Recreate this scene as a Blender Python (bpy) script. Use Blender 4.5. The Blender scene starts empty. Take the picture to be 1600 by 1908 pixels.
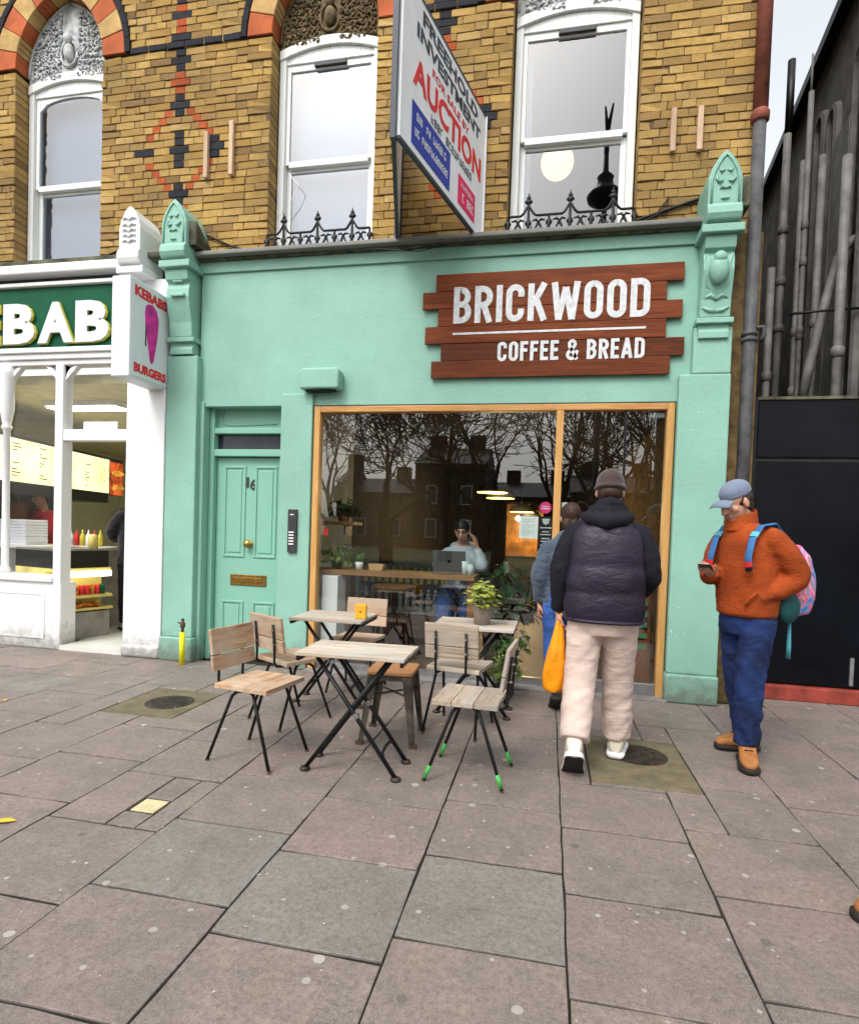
import bpy, bmesh, math, random
from mathutils import Vector, Matrix, noise as mnoise
R = math.radians
rnd = random.Random(11)
scene = bpy.context.scene
col = scene.collection

# ---------------------------------------------------------------- camera
F_PX, CY_PX, CAM_H, CAM_D = 1092.0, 1025.5, 1.34, 5.24
YAW, PITCH, ROLL = R(-11.414), R(-1.649), R(1.938)
_f = Vector((math.sin(YAW)*math.cos(PITCH), math.cos(YAW)*math.cos(PITCH), math.sin(PITCH)))
_r0 = Vector((math.cos(YAW), -math.sin(YAW), 0)); _u0 = _r0.cross(_f)
CR = _r0*math.cos(ROLL)+_u0*math.sin(ROLL); CU = _u0*math.cos(ROLL)-_r0*math.sin(ROLL); CF = _f
CAM = Vector((0, -CAM_D, CAM_H))
cam_d = bpy.data.cameras.new('camera'); cam = bpy.data.objects.new('camera', cam_d); col.objects.link(cam)
cam_d.sensor_fit = 'HORIZONTAL'; cam_d.sensor_width = 36.0; cam_d.lens = 36.0*F_PX/1600.0
cam_d.shift_y = (CY_PX-954.0)/1600.0; cam_d.clip_start = 0.05; cam_d.clip_end = 2000
cam.matrix_world = Matrix(((CR.x, CU.x, -CF.x, CAM.x), (CR.y, CU.y, -CF.y, CAM.y), (CR.z, CU.z, -CF.z, CAM.z), (0, 0, 0, 1)))
scene.camera = cam

# ---------------------------------------------------------------- world, sun, exposure (overcast winter day)
SUN_EL, SUN_AZ = R(52), R(200)          # azimuth of the sun measured from +Y towards +X
w = bpy.data.worlds.new('World'); scene.world = w; w.use_nodes = True
nt = w.node_tree; nt.nodes.clear()
sky = nt.nodes.new('ShaderNodeTexSky'); sky.sky_type = 'NISHITA'; sky.sun_disc = False
sky.sun_elevation = SUN_EL; sky.sun_rotation = SUN_AZ; sky.air_density = 1.6; sky.dust_density = 4.0; sky.ozone_density = 1.0
hs = nt.nodes.new('ShaderNodeHueSaturation'); hs.inputs['Saturation'].default_value = 0.22; hs.inputs['Value'].default_value = 1.0
bg = nt.nodes.new('ShaderNodeBackground'); bg.inputs['Strength'].default_value = 0.15
wo = nt.nodes.new('ShaderNodeOutputWorld')
nt.links.new(sky.outputs[0], hs.inputs['Color']); nt.links.new(hs.outputs[0], bg.inputs['Color']); nt.links.new(bg.outputs[0], wo.inputs[0])
sd = bpy.data.lights.new('sun', 'SUN'); sd.energy = 0.6; sd.angle = R(16); sd.color = (1.0, 0.97, 0.93)
so = bpy.data.objects.new('sun', sd); col.objects.link(so)
_sv = Vector((math.sin(SUN_AZ)*math.cos(SUN_EL), math.cos(SUN_AZ)*math.cos(SUN_EL), math.sin(SUN_EL)))
so.rotation_euler = _sv.to_track_quat('Z', 'Y').to_euler(); so.location = (0, -8, 14)
vs = scene.view_settings
vs.view_transform = 'Standard'; vs.look = 'None'; vs.gamma = 1.0; vs.use_curve_mapping = False; vs.exposure = 1.04
scene.cycles.use_denoising = True
scene.cycles.max_bounces = 8; scene.cycles.transparent_max_bounces = 12

# ---------------------------------------------------------------- pixels to places
def ray(px, py): return CR*((px-800)/F_PX)-CU*((py-CY_PX)/F_PX)+CF
def U(px, py, y=0.0):
    d = ray(px, py); p = CAM+d*((y+CAM_D)/d.y); return p.x, p.z
def UX(px, y, z):
    """X of image column px on the horizontal line (y, z)"""
    a, b = -20.0, 20.0
    for _ in range(40):
        m = (a+b)/2; q = Vector((m, y, z))-CAM
        if 800+F_PX*q.dot(CR)/q.dot(CF) < px: a = m
        else: b = m
    return a
def GR(px, py, z=0.0):
    d = ray(px, py); p = CAM+d*((z-CAM_H)/d.z); return p.x, p.y

# ---------------------------------------------------------------- mesh helpers
class MB:
    def __init__(s): s.v = []; s.f = []
    def add(s, vs_, fs):
        n = len(s.v); s.v += [tuple(p) for p in vs_]; s.f += [tuple(i+n for i in f) for f in fs]; return s
    def box(s, x0, x1, y0, y1, z0, z1):
        if x0 > x1: x0, x1 = x1, x0
        if y0 > y1: y0, y1 = y1, y0
        if z0 > z1: z0, z1 = z1, z0
        return s.add([(x0, y0, z0), (x1, y0, z0), (x1, y1, z0), (x0, y1, z0), (x0, y0, z1), (x1, y0, z1), (x1, y1, z1), (x0, y1, z1)],
                     [(0, 3, 2, 1), (4, 5, 6, 7), (0, 1, 5, 4), (1, 2, 6, 5), (2, 3, 7, 6), (3, 0, 4, 7)])
    def obox(s, c, size, M=None):
        hx, hy, hz = (q/2 for q in size); M = M or Matrix.Identity(3); c = Vector(c)
        vs_ = [c+M @ Vector((x, y, z)) for z in (-hz, hz) for x, y in ((-hx, -hy), (hx, -hy), (hx, hy), (-hx, hy))]
        return s.add(vs_, [(0, 3, 2, 1), (4, 5, 6, 7), (0, 1, 5, 4), (1, 2, 6, 5), (2, 3, 7, 6), (3, 0, 4, 7)])
    def beam(s, a, b, wx, wy, up=(0, 0, 1)):
        a, b = Vector(a), Vector(b); z = (b-a).normalized(); x = Vector(up).cross(z)
        if x.length < 1e-4: x = Vector((1, 0, 0))
        x.normalize(); y = z.cross(x)
        M = Matrix((x, y, z)).transposed()
        return s.obox((a+b)/2, (wx, wy, (b-a).length), M)
    def prism(s, poly, a, b, plane='xz'):
        """poly in the plane, extruded from a to b along the third axis"""
        if plane == 'xz': P = lambda p, t: (p[0], t, p[1])
        elif plane == 'xy': P = lambda p, t: (p[0], p[1], t)
        else: P = lambda p, t: (t, p[0], p[1])
        ar = sum(poly[i][0]*poly[(i+1) % len(poly)][1]-poly[(i+1) % len(poly)][0]*poly[i][1] for i in range(len(poly)))
        n = len(poly)
        vs_ = [P(p, a) for p in poly]+[P(p, b) for p in poly]
        fs = [tuple(range(n-1, -1, -1)), tuple(range(n, 2*n))]+[(i, (i+1) % n, n+(i+1) % n, n+i) for i in range(n)]
        flip = (ar < 0) != (b < a)
        if plane == 'xz': flip = not flip
        if flip: fs = [tuple(reversed(f)) for f in fs]
        return s.add(vs_, fs)
    def tube(s, pts, r, n=8, cap=True, dome=0, flat=None):
        pts = [Vector(p) for p in pts]; m = len(pts)
        rs = r if isinstance(r, (list, tuple)) else [r]*m
        t0 = (pts[1]-pts[0]).normalized()
        x = t0.orthogonal().normalized() if flat is None else (Vector(flat)-t0*Vector(flat).dot(t0)).normalized()
        rings = []
        for i, p in enumerate(pts):
            t = (pts[min(i+1, m-1)]-pts[max(i-1, 0)]).normalized()
            x = (x-t*x.dot(t)).normalized(); y = t.cross(x)
            ri = rs[i]; rx, ry = ri if isinstance(ri, (tuple, list)) else (ri, ri)
            rings.append((p, t, x, y, rx, ry))
        if dome:
            a = rings[0]; b = rings[-1]; pre = []; post = []
            for k in range(1, dome+1):
                c, sn = math.cos(math.pi/2*k/(dome+.35)), math.sin(math.pi/2*k/(dome+.35))
                pre.insert(0, (a[0]-a[1]*min(a[4], a[5])*sn, a[1], a[2], a[3], a[4]*c, a[5]*c))
                post.append((b[0]+b[1]*min(b[4], b[5])*sn, b[1], b[2], b[3], b[4]*c, b[5]*c))
            rings = pre+rings+post
        m = len(rings)
        vs_ = [p+x_*(math.cos(2*math.pi*k/n)*rx)+y_*(math.sin(2*math.pi*k/n)*ry) for p, t, x_, y_, rx, ry in rings for k in range(n)]
        fs = [(i*n+k, i*n+(k+1) % n, (i+1)*n+(k+1) % n, (i+1)*n+k) for i in range(m-1) for k in range(n)]
        if cap: fs += [tuple(range(n-1, -1, -1)), tuple(range((m-1)*n, m*n))]
        return s.add(vs_, fs)
    def lathe(s, prof, c=(0, 0, 0), n=20):
        m = len(prof); cx, cy, cz = c
        vs_ = [(cx+r*math.cos(2*math.pi*k/n), cy+r*math.sin(2*math.pi*k/n), cz+z) for r, z in prof for k in range(n)]
        fs = [(i*n+k, i*n+(k+1) % n, (i+1)*n+(k+1) % n, (i+1)*n+k) for i in range(m-1) for k in range(n)]
        fs += [tuple(range(n-1, -1, -1)), tuple(range((m-1)*n, m*n))]
        return s.add(vs_, fs)
    def ell(s, c, r, M=None, n=16, m=10):
        c = Vector(c); M = M or Matrix.Identity(3); rx, ry, rz = r if isinstance(r, (tuple, list)) else (r, r, r)
        vs_ = [c+M @ Vector((0, 0, -rz))]
        for i in range(1, m):
            a = math.pi*i/m-math.pi/2
            vs_ += [c+M @ Vector((rx*math.cos(a)*math.cos(2*math.pi*k/n), ry*math.cos(a)*math.sin(2*math.pi*k/n), rz*math.sin(a))) for k in range(n)]
        vs_.append(c+M @ Vector((0, 0, rz))); L = len(vs_)-1
        fs = [(0, 1+(k+1) % n, 1+k) for k in range(n)]
        fs += [(1+i*n+k, 1+i*n+(k+1) % n, 1+(i+1)*n+(k+1) % n, 1+(i+1)*n+k) for i in range(m-2) for k in range(n)]
        fs += [(1+(m-2)*n+k, 1+(m-2)*n+(k+1) % n, L) for k in range(n)]
        return s.add(vs_, fs)
    def loft(s, rings, cap=True):
        n = len(rings[0]); m = len(rings)
        fs = [(i*n+k, i*n+(k+1) % n, (i+1)*n+(k+1) % n, (i+1)*n+k) for i in range(m-1) for k in range(n)]
        if cap: fs += [tuple(range(n-1, -1, -1)), tuple(range((m-1)*n, m*n))]
        return s.add([p for r_ in rings for p in r_], fs)
    def mesh(s, name):
        me = bpy.data.meshes.new(name); me.from_pydata(s.v, [], s.f); me.update(); return me
    def build(s, name, m, parent=None, smooth=False, bevel=0.0, seg=2, remesh=0.0, sm=0, disp=None, sub=0, local=False, fix=False):
        me = s.mesh(name)
        if fix:
            bm = bmesh.new(); bm.from_mesh(me); bmesh.ops.recalc_face_normals(bm, faces=bm.faces); bm.to_mesh(me); bm.free()
        me.materials.append(M[m] if isinstance(m, str) else m)
        if smooth: me.polygons.foreach_set('use_smooth', [True]*len(me.polygons))
        o = bpy.data.objects.new(name, me); col.objects.link(o)
        if parent is not None: put(o, parent, local)
        if remesh:
            q = o.modifiers.new('remesh', 'REMESH'); q.mode = 'VOXEL'; q.voxel_size = remesh; q.use_smooth_shade = True
        if sm:
            q = o.modifiers.new('smooth', 'SMOOTH'); q.iterations = sm; q.factor = .5
        if sub:
            q = o.modifiers.new('sub', 'SUBSURF'); q.levels = sub; q.render_levels = sub
        if disp:
            t = bpy.data.textures.new(name, 'CLOUDS'); t.noise_scale = disp[0]; t.noise_depth = 2
            q = o.modifiers.new('folds', 'DISPLACE'); q.texture = t; q.strength = disp[1]; q.mid_level = .5; q.texture_coords = 'LOCAL'
        if bevel:
            q = o.modifiers.new('bevel', 'BEVEL'); q.width = bevel; q.segments = seg; q.limit_method = 'ANGLE'; q.angle_limit = R(40)
        return o
WROOT = {}
def put(o, parent, local=False):
    o.parent = parent
    if not local and parent.name in WROOT: o.matrix_parent_inverse = Matrix.Translation(-Vector(WROOT[parent.name]))
def tag(o, label=None, cat=None, group=None, kind=None):
    for k, v_ in (('label', label), ('category', cat), ('group', group), ('kind', kind)):
        if v_: o[k] = v_
    return o
def thing(name, label, cat, loc=(0, 0, 0), rz=0.0, group=None, world=False):
    o = bpy.data.objects.new(name, None); col.objects.link(o); o.location = loc; o.rotation_euler.z = rz
    o.empty_display_size = .1
    if world: WROOT[o.name] = tuple(loc)
    return tag(o, label, cat, group)
def copy_tree(o, parent=None):
    c = o.copy(); col.objects.link(c); c.parent = parent
    for ch in o.children: copy_tree(ch, c)
    return c
def struct(mb, name, m, **k): return tag(mb.build(name, m, **k), kind='structure')
def text_mb(s, bold=0.0, ext=0.002, res=3):
    cu = bpy.data.curves.new('lettering', 'FONT'); cu.body = s; cu.size = 1; cu.extrude = 0; cu.offset = bold; cu.resolution_u = res; cu.fill_mode = 'FRONT'
    ob = bpy.data.objects.new('lettering', cu); col.objects.link(ob)
    dg = bpy.context.evaluated_depsgraph_get(); me = bpy.data.meshes.new_from_object(ob.evaluated_get(dg))
    vs_ = [v.co.copy() for v in me.vertices]; fs = [tuple(p.vertices) for p in me.polygons]
    bpy.data.objects.remove(ob); bpy.data.curves.remove(cu); bpy.data.meshes.remove(me)
    return vs_, fs
def lettering(name, s, m, parent, o, ux, uz, width, height, bold=0.0, depth=0.004, local=False, slant=0.0):
    """flat letters standing proud: o lower left corner, ux right, uz up"""
    vs_, fs = text_mb(s, bold)
    x0 = min(v.x for v in vs_); x1 = max(v.x for v in vs_); y0 = min(v.y for v in vs_); y1 = max(v.y for v in vs_)
    o, ux, uz = Vector(o), Vector(ux).normalized(), Vector(uz).normalized(); nrm = ux.cross(uz)
    def T(v, d): return o+ux*((v.x-x0)/(x1-x0)*width+(v.y-y0)/(y1-y0)*slant)+uz*((v.y-y0)/(y1-y0)*height)+nrm*d
    mb = MB(); n = len(vs_)
    ec = {}
    for f in fs:
        for i in range(len(f)):
            e = (f[i], f[(i+1) % len(f)]); ec[frozenset(e)] = ec.get(frozenset(e), [])+[e]
    side = [(a, b, b+n, a+n) for k, l in ec.items() if len(l) == 1 for a, b in l]
    mb.add([T(v, depth) for v in vs_]+[T(v, 0) for v in vs_], fs+[(b, a, a2, b2) for a, b, b2, a2 in side])
    return mb.build(name, m, parent, local=local)

# ---------------------------------------------------------------- materials
M = {}
def nodes(name):
    m = bpy.data.materials.new(name); m.use_nodes = True; t = m.node_tree
    return m, t, t.nodes['Principled BSDF']
def N(t, typ, **k):
    n = t.nodes.new(typ)
    for a, b in k.items():
        if a in n.inputs: n.inputs[a].default_value = b
        else: setattr(n, a, b)
    return n
def c4(c): return (c[0], c[1], c[2], 1.0)
def mixc(t, fac, a, b, mode='MIX'):
    n = t.nodes.new('ShaderNodeMix'); n.data_type = 'RGBA'; n.blend_type = mode
    for i, x in ((0, fac), (6, a), (7, b)):
        if hasattr(x, 'is_linked'): t.links.new(x, n.inputs[i])
        else: n.inputs[i].default_value = x if not isinstance(x, (tuple, list)) else c4(x)
    return n.outputs[2]
def rng(t, x, a, b, c=0.0, d=1.0):
    n = t.nodes.new('ShaderNodeMapRange'); n.inputs[1].default_value = a; n.inputs[2].default_value = b; n.inputs[3].default_value = c; n.inputs[4].default_value = d
    t.links.new(x, n.inputs[0]); return n.outputs[0]
def math_(t, op, a, b=0.0):
    n = t.nodes.new('ShaderNodeMath'); n.operation = op
    for i, x in ((0, a), (1, b)):
        if hasattr(x, 'is_linked'): t.links.new(x, n.inputs[i])
        else: n.inputs[i].default_value = x
    return n.outputs[0]
def coords(t, sc=(1, 1, 1), world=False):
    tc = t.nodes.new('ShaderNodeNewGeometry') if world else t.nodes.new('ShaderNodeTexCoord')
    mp = t.nodes.new('ShaderNodeMapping'); mp.inputs['Scale'].default_value = sc
    t.links.new(tc.outputs['Position' if world else 'Object'], mp.inputs[0]); return mp.outputs[0]
def noise(t, vec, scale, detail=4.0, rough=.6, dist=0.0):
    n = N(t, 'ShaderNodeTexNoise', Scale=scale, Detail=detail, Roughness=rough, Distortion=dist); t.links.new(vec, n.inputs['Vector']); return n.outputs['Fac']
def bump(t, p, h, strength, dist=0.01):
    b = N(t, 'ShaderNodeBump', Strength=strength, Distance=dist); t.links.new(h, b.inputs['Height']); t.links.new(b.outputs[0], p.inputs['Normal'])
def mat(name, c, rough=.6, metal=0.0, var=.12, scale=6.0, bmp=0.0, bs=50.0, sc=(1, 1, 1), spec=.3, rand=0.0, emit=0.0, coat=0.0, c2=None, world=False, dist=.004, sheen=0.0):
    m, t, p = nodes(name); v = coords(t, sc, world)
    f = noise(t, v, scale)
    a = c2 if c2 else tuple(x*(1-var*1.6) for x in c); b = tuple(min(1, x*(1+var*.8)) for x in c)
    co = mixc(t, rng(t, f, .3, .7), a, b)
    if rand:
        oi = t.nodes.new('ShaderNodeObjectInfo'); k = rng(t, oi.outputs['Random'], 0, 1, 1-rand, 1+rand*.6)
        hv = t.nodes.new('ShaderNodeHueSaturation'); t.links.new(k, hv.inputs['Value']); t.links.new(co, hv.inputs['Color']); co = hv.outputs[0]
    t.links.new(co, p.inputs['Base Color'])
    p.inputs['Roughness'].default_value = rough; p.inputs['Metallic'].default_value = metal; p.inputs['Specular IOR Level'].default_value = spec
    if coat: p.inputs['Coat Weight'].default_value = coat; p.inputs['Coat Roughness'].default_value = .15
    if sheen: p.inputs['Sheen Weight'].default_value = sheen; p.inputs['Sheen Roughness'].default_value = .5
    if emit:
        p.inputs['Emission Strength'].default_value = emit; t.links.new(co, p.inputs['Emission Color'])
    if bmp: bump(t, p, noise(t, v, bs, 5), bmp, dist)
    M[name] = m; return m
def glass(name, ior=1.6, tint=(1, 1, 1), rough=0.0):
    m = bpy.data.materials.new(name); m.use_nodes = True; t = m.node_tree; t.nodes.clear()
    o = t.nodes.new('ShaderNodeOutputMaterial'); tr = N(t, 'ShaderNodeBsdfTransparent'); tr.inputs[0].default_value = c4(tint)
    g = N(t, 'ShaderNodeBsdfGlossy', Roughness=rough); fr = N(t, 'ShaderNodeFresnel', IOR=ior)
    ge = t.nodes.new('ShaderNodeNewGeometry'); fac = math_(t, 'MULTIPLY', fr.outputs[0], math_(t, 'SUBTRACT', 1.0, ge.outputs['Backfacing']))   # the pane's inner face adds no second mirror
    mx = t.nodes.new('ShaderNodeMixShader'); t.links.new(fac, mx.inputs[0]); t.links.new(tr.outputs[0], mx.inputs[1]); t.links.new(g.outputs[0], mx.inputs[2]); t.links.new(mx.outputs[0], o.inputs[0])
    M[name] = m; return m
def wood(name, c, c2, axis=0, sc=1.0, rough=.65, rand=.25, grey=None, fine=1.0, bm=.35):
    """planks: grain runs along the object axis given"""
    m, t, p = nodes(name); s3 = [38*sc, 38*sc, 38*sc]; s3[axis] = 2.2*sc
    tc = t.nodes.new('ShaderNodeTexCoord'); oi = t.nodes.new('ShaderNodeObjectInfo')
    ad = t.nodes.new('ShaderNodeVectorMath'); ad.operation = 'ADD'; t.links.new(tc.outputs['Object'], ad.inputs[0])
    cm = t.nodes.new('ShaderNodeCombineXYZ'); mu = math_(t, 'MULTIPLY', oi.outputs['Random'], 37.0)
    for i in range(3): t.links.new(mu, cm.inputs[i])
    t.links.new(cm.outputs[0], ad.inputs[1])
    mp = t.nodes.new('ShaderNodeMapping'); mp.inputs['Scale'].default_value = s3; t.links.new(ad.outputs[0], mp.inputs[0])
    g = noise(t, mp.outputs[0], 1.0, 6, .65, 1.2); blot = noise(t, ad.outputs[0], 5*sc, 3)
    co = mixc(t, rng(t, g, .32, .68), c2, c)
    if grey: co = mixc(t, rng(t, blot, .42, .62), co, grey)
    k = rng(t, oi.outputs['Random'], 0, 1, 1-rand, 1+rand*.5)
    hv = t.nodes.new('ShaderNodeHueSaturation'); t.links.new(k, hv.inputs['Value']); t.links.new(co, hv.inputs['Color'])
    t.links.new(hv.outputs[0], p.inputs['Base Color']); p.inputs['Roughness'].default_value = rough; p.inputs['Specular IOR Level'].default_value = .2
    bump(t, p, g, bm, .004); M[name] = m; return m

def brick_mat(name, stops, mort=0.0):
    m, t, p = nodes(name); v = coords(t, (1, 1, 1), True)
    oi = t.nodes.new('ShaderNodeObjectInfo'); ge = t.nodes.new('ShaderNodeNewGeometry')
    f = math_(t, 'FRACT', math_(t, 'ADD', oi.outputs['Random'], ge.outputs['Random Per Island']))
    cr = t.nodes.new('ShaderNodeValToRGB'); e = cr.color_ramp.elements
    e[0].position = 0; e[0].color = c4(stops[0]); e[1].position = 1; e[1].color = c4(stops[-1])
    for i, s_ in enumerate(stops[1:-1]):
        q = e.new((i+1)/(len(stops)-1)); q.color = c4(s_)
    t.links.new(f, cr.inputs[0])
    n1 = noise(t, v, 22, 5, .7); n2 = noise(t, v, 1.3, 3)
    co = mixc(t, rng(t, n1, .38, .7, 0, .55), cr.outputs[0], tuple(x*.45 for x in stops[len(stops)//2]))
    co = mixc(t, rng(t, n2, .42, .70, 0, .75), co, tuple(x*.32+.008 for x in stops[len(stops)//2]))
    co = mixc(t, rng(t, noise(t, v, 140, 3, .8), .5, .8, 0, .55), co, tuple(min(.7, x*1.35+.05) for x in stops[len(stops)//2]))
    t.links.new(co, p.inputs['Base Color']); p.inputs['Roughness'].default_value = .95; p.inputs['Specular IOR Level'].default_value = .08
    bump(t, p, noise(t, v, 70, 6, .75), .9, .005); M[name] = m
brick_mat('yellow_brick', [(.33, .195, .058), (.43, .265, .078), (.51, .33, .11), (.26, .145, .055), (.45, .28, .085), (.53, .355, .14), (.16, .09, .045), (.47, .30, .09), (.36, .22, .085), (.40, .235, .065), (.22, .12, .05)])
brick_mat('red_brick', [(.42, .09, .03), (.50, .12, .045), (.36, .075, .03)])
brick_mat('dark_brick', [(.025, .028, .035), (.04, .042, .05), (.03, .03, .035)])
mat('mortar', (.135, .09, .045), .95, bmp=.5, bs=90, var=.3)
mat('terracotta', (.46, .11, .035), .85, bmp=.3, bs=40, var=.2)
mat('buff', (.50, .32, .12), .85, bmp=.3, bs=40, var=.2)

def paint_mat(name, c, dirt=.35, rough=.45, low=False, bm=.15, chip=None):
    m, t, p = nodes(name); v = coords(t, (1, 1, 1), True)
    a = noise(t, v, 1.4, 5, .6); b = noise(t, v, 14, 4, .6)
    co = mixc(t, rng(t, a, .35, .7), c, tuple(x*(1-dirt*.35) for x in c))
    co = mixc(t, rng(t, b, .62, .8, 0, dirt), co, tuple(x*.55+.02 for x in c))
    if low:   # splash stains that creep up from the pavement
        sx = t.nodes.new('ShaderNodeSeparateXYZ'); ge = t.nodes.new('ShaderNodeNewGeometry'); t.links.new(ge.outputs['Position'], sx.inputs[0])
        h = math_(t, 'ADD', sx.outputs[2], math_(t, 'MULTIPLY', math_(t, 'SUBTRACT', noise(t, v, 9, 5, .7), .5), .5))
        co = mixc(t, rng(t, h, .02, .28, .75, 0), co, (.10, .095, .07))
    sv_ = coords(t, (26, 26, .9), True); co = mixc(t, rng(t, noise(t, sv_, 1.0, 4, .6), .60, .78, 0, dirt*.7), co, tuple(x*.6+.03 for x in c))     # rain streaks
    co = mixc(t, math_(t, 'MULTIPLY', rng(t, noise(t, v, 48, 2, .5), .71, .73), rng(t, noise(t, v, 3.1, 2), .5, .62)), co, chip or tuple(min(.85, x*1.5+.1) for x in c))   # chips
    t.links.new(co, p.inputs['Base Color']); p.inputs['Roughness'].default_value = rough; p.inputs['Specular IOR Level'].default_value = .3
    h = math_(t, 'ADD', noise(t, v, 35, 5, .6), math_(t, 'MULTIPLY', noise(t, v, 3.5, 3), 2.0)); bump(t, p, h, bm, .008); M[name] = m
paint_mat('mint', (.245, .465, .375), .5, .5, low=True, bm=.35)
paint_mat('mint_door', (.21, .445, .345), .2, .38, bm=.1)
paint_mat('white_paint', (.80, .80, .80), .18, .5, low=True, bm=.2)
paint_mat('sash_white', (.74, .76, .74), .3, .45, bm=.1)
paint_mat('grey_lead', (.22, .22, .20), .9, .6, bm=.4)
mat('moss_lead', (.11, .11, .07), .9, var=.5, scale=9, bmp=.6)
mat('black_iron', (.012, .012, .013), .45, var=.3, bmp=.2, metal=.2)
mat('black_gloss', (.004, .005, .008), .22, spec=.12, var=.4, scale=2, bmp=.05, bs=12, world=True)
mat('brass', (.55, .33, .09), .3, metal=1.0, var=.3, scale=30)
mat('brass_dull', (.26, .15, .035), .4, metal=.8, var=.3, scale=30)
mat('dark_grey', (.045, .043, .045), .5, var=.2)
mat('steel', (.45, .45, .46), .35, metal=.9, var=.2, bmp=.05)
mat('gunmetal', (.16, .14, .115), .42, metal=.85, var=.45, scale=11, bmp=.1)
wood('frame_wood', (.62, .36, .13), (.45, .23, .07), 2, 1.0, .45, .08)
wood('frame_wood_x', (.62, .36, .13), (.36, .15, .05), 0, 1.0, .45, .08)
wood('sign_wood', (.20, .045, .008), (.075, .016, .004), 0, .8, .6, .35)
wood('bleached', (.62, .53, .43), (.25, .19, .13), 0, 1.0, .75, .2, grey=(.42, .39, .35), bm=.6)
wood('chair_wood', (.58, .40, .26), (.29, .16, .085), 1, 1.0, .7, .2, grey=(.46, .36, .27), bm=.5)
wood('chair_grey', (.50, .42, .33), (.22, .16, .11), 1, 1.0, .75, .2, grey=(.34, .30, .26), bm=.5)
wood('stool_wood', (.40, .20, .09), (.24, .11, .045), 0, 1.0, .5, .1)
wood('inner_wood', (.34, .12, .045), (.16, .05, .02), 2, 1.0, .5, .3)
wood('shelf_wood', (.36, .19, .08), (.2, .09, .035), 0, 1.0, .5, .1)
wood('batten_wood', (.60, .44, .31), (.42, .27, .17), 2, 1.0, .7, .3)
glass('shop_glass', 2.35, (.92, .95, .94)); glass('upper_glass', 2.5, (.72, .78, .84)); glass('thin_glass', 1.45)
# ================================================================ GROUND
def paving_mat():
    m, t, p = nodes('paving'); v = coords(t, (1, 1, 1), True); oi = t.nodes.new('ShaderNodeObjectInfo')
    cr = t.nodes.new('ShaderNodeValToRGB'); cr.color_ramp.interpolation = 'CONSTANT'; e = cr.color_ramp.elements
    st = [(0, (.225, .165, .15)), (.22, (.205, .155, .145)), (.42, (.235, .18, .155)), (.6, (.19, .155, .14)), (.74, (.24, .175, .165)), (.86, (.20, .165, .15)), (.94, (.215, .175, .15))]
    e[0].position = 0; e[0].color = c4(st[0][1]); e[1].position = st[1][0]; e[1].color = c4(st[1][1])
    for q, c in st[2:]: e.new(q).color = c4(c)
    t.links.new(oi.outputs['Random'], cr.inputs[0])
    n1 = noise(t, v, 2.6, 6, .65, .6); n2 = noise(t, v, 42, 5, .75); n3 = noise(t, v, 7, 5, .7); n4 = noise(t, v, 170, 3, .7)
    co = mixc(t, rng(t, n1, .38, .64, 0, .85), cr.outputs[0], (.125, .118, .10))
    co = mixc(t, rng(t, n3, .42, .72, 0, .7), co, (.275, .215, .195))
    co = mixc(t, rng(t, n2, .40, .68, 0, .8), co, (.095, .075, .062))
    co = mixc(t, rng(t, n4, .50, .72, 0, .6), co, (.36, .31, .27))
    # trodden chewing gum, pale and dark
    for sc_, th, cc, seed in ((3.4, .017, (.40, .37, .33), 0), (1.9, .020, (.08, .065, .06), 5), (6.5, .010, (.42, .39, .35), 9), (2.1, .021, (.46, .44, .39), 3)):
        vo = N(t, 'ShaderNodeTexVoronoi', Scale=sc_); vo.voronoi_dimensions = '2D'; mp = t.nodes.new('ShaderNodeMapping'); mp.inputs['Location'].default_value = (seed, seed*.7, 0)
        t.links.new(v, mp.inputs[0]); wv = t.nodes.new('ShaderNodeVectorMath'); wv.operation = 'ADD'
        nn = N(t, 'ShaderNodeTexNoise', Scale=25.0); t.links.new(v, nn.inputs['Vector']); ms = t.nodes.new('ShaderNodeVectorMath'); ms.operation = 'SCALE'; ms.inputs['Scale'].default_value = .012
        t.links.new(nn.outputs['Color'], ms.inputs[0]); t.links.new(mp.outputs[0], wv.inputs[0]); t.links.new(ms.outputs[0], wv.inputs[1]); t.links.new(wv.outputs[0], vo.inputs['Vector'])
        sp = t.nodes.new('ShaderNodeSeparateColor'); t.links.new(vo.outputs['Color'], sp.inputs[0])
        r_ = math_(t, 'MULTIPLY', sp.outputs[0], th*sc_*1.0); k = math_(t, 'LESS_THAN', vo.outputs['Distance'], r_)
        k = math_(t, 'MULTIPLY', k, math_(t, 'GREATER_THAN', sp.outputs[1], .55))
        co = mixc(t, math_(t, 'MULTIPLY', k, .6), co, cc)
    t.links.new(co, p.inputs['Base Color']); t.links.new(rng(t, n1, .3, .7, .5, .75), p.inputs['Roughness']); p.inputs['Specular IOR Level'].default_value = .4
    h = math_(t, 'ADD', math_(t, 'MULTIPLY', n2, .6), math_(t, 'MULTIPLY', n1, .8)); bump(t, p, h, .55, .006); M['paving'] = m
paving_mat()
_pg = M['paving'].copy(); _pg.name = 'paving_grey'; M['paving_grey'] = _pg
_e = [n for n in _pg.node_tree.nodes if n.type == 'VALTORGB'][0].color_ramp.elements
for _x in _e: _x.color = (.20, .19, .168, 1)
for _n in _pg.node_tree.nodes:
    if _n.type == 'MIX' and not _n.inputs[7].is_linked and abs(_n.inputs[7].default_value[0]-.275) < .01: _n.inputs[7].default_value = (.215, .215, .19, 1)
mat('joint', (.022, .020, .015), .95, var=.4, scale=12, world=True, bmp=.5)
mat('concrete', (.15, .125, .075), .85, var=.25, scale=7, bmp=.5, bs=80, world=True)
mat('asphalt', (.05, .05, .052), .9, var=.3, scale=30, bmp=.6, bs=120, world=True)
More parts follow.
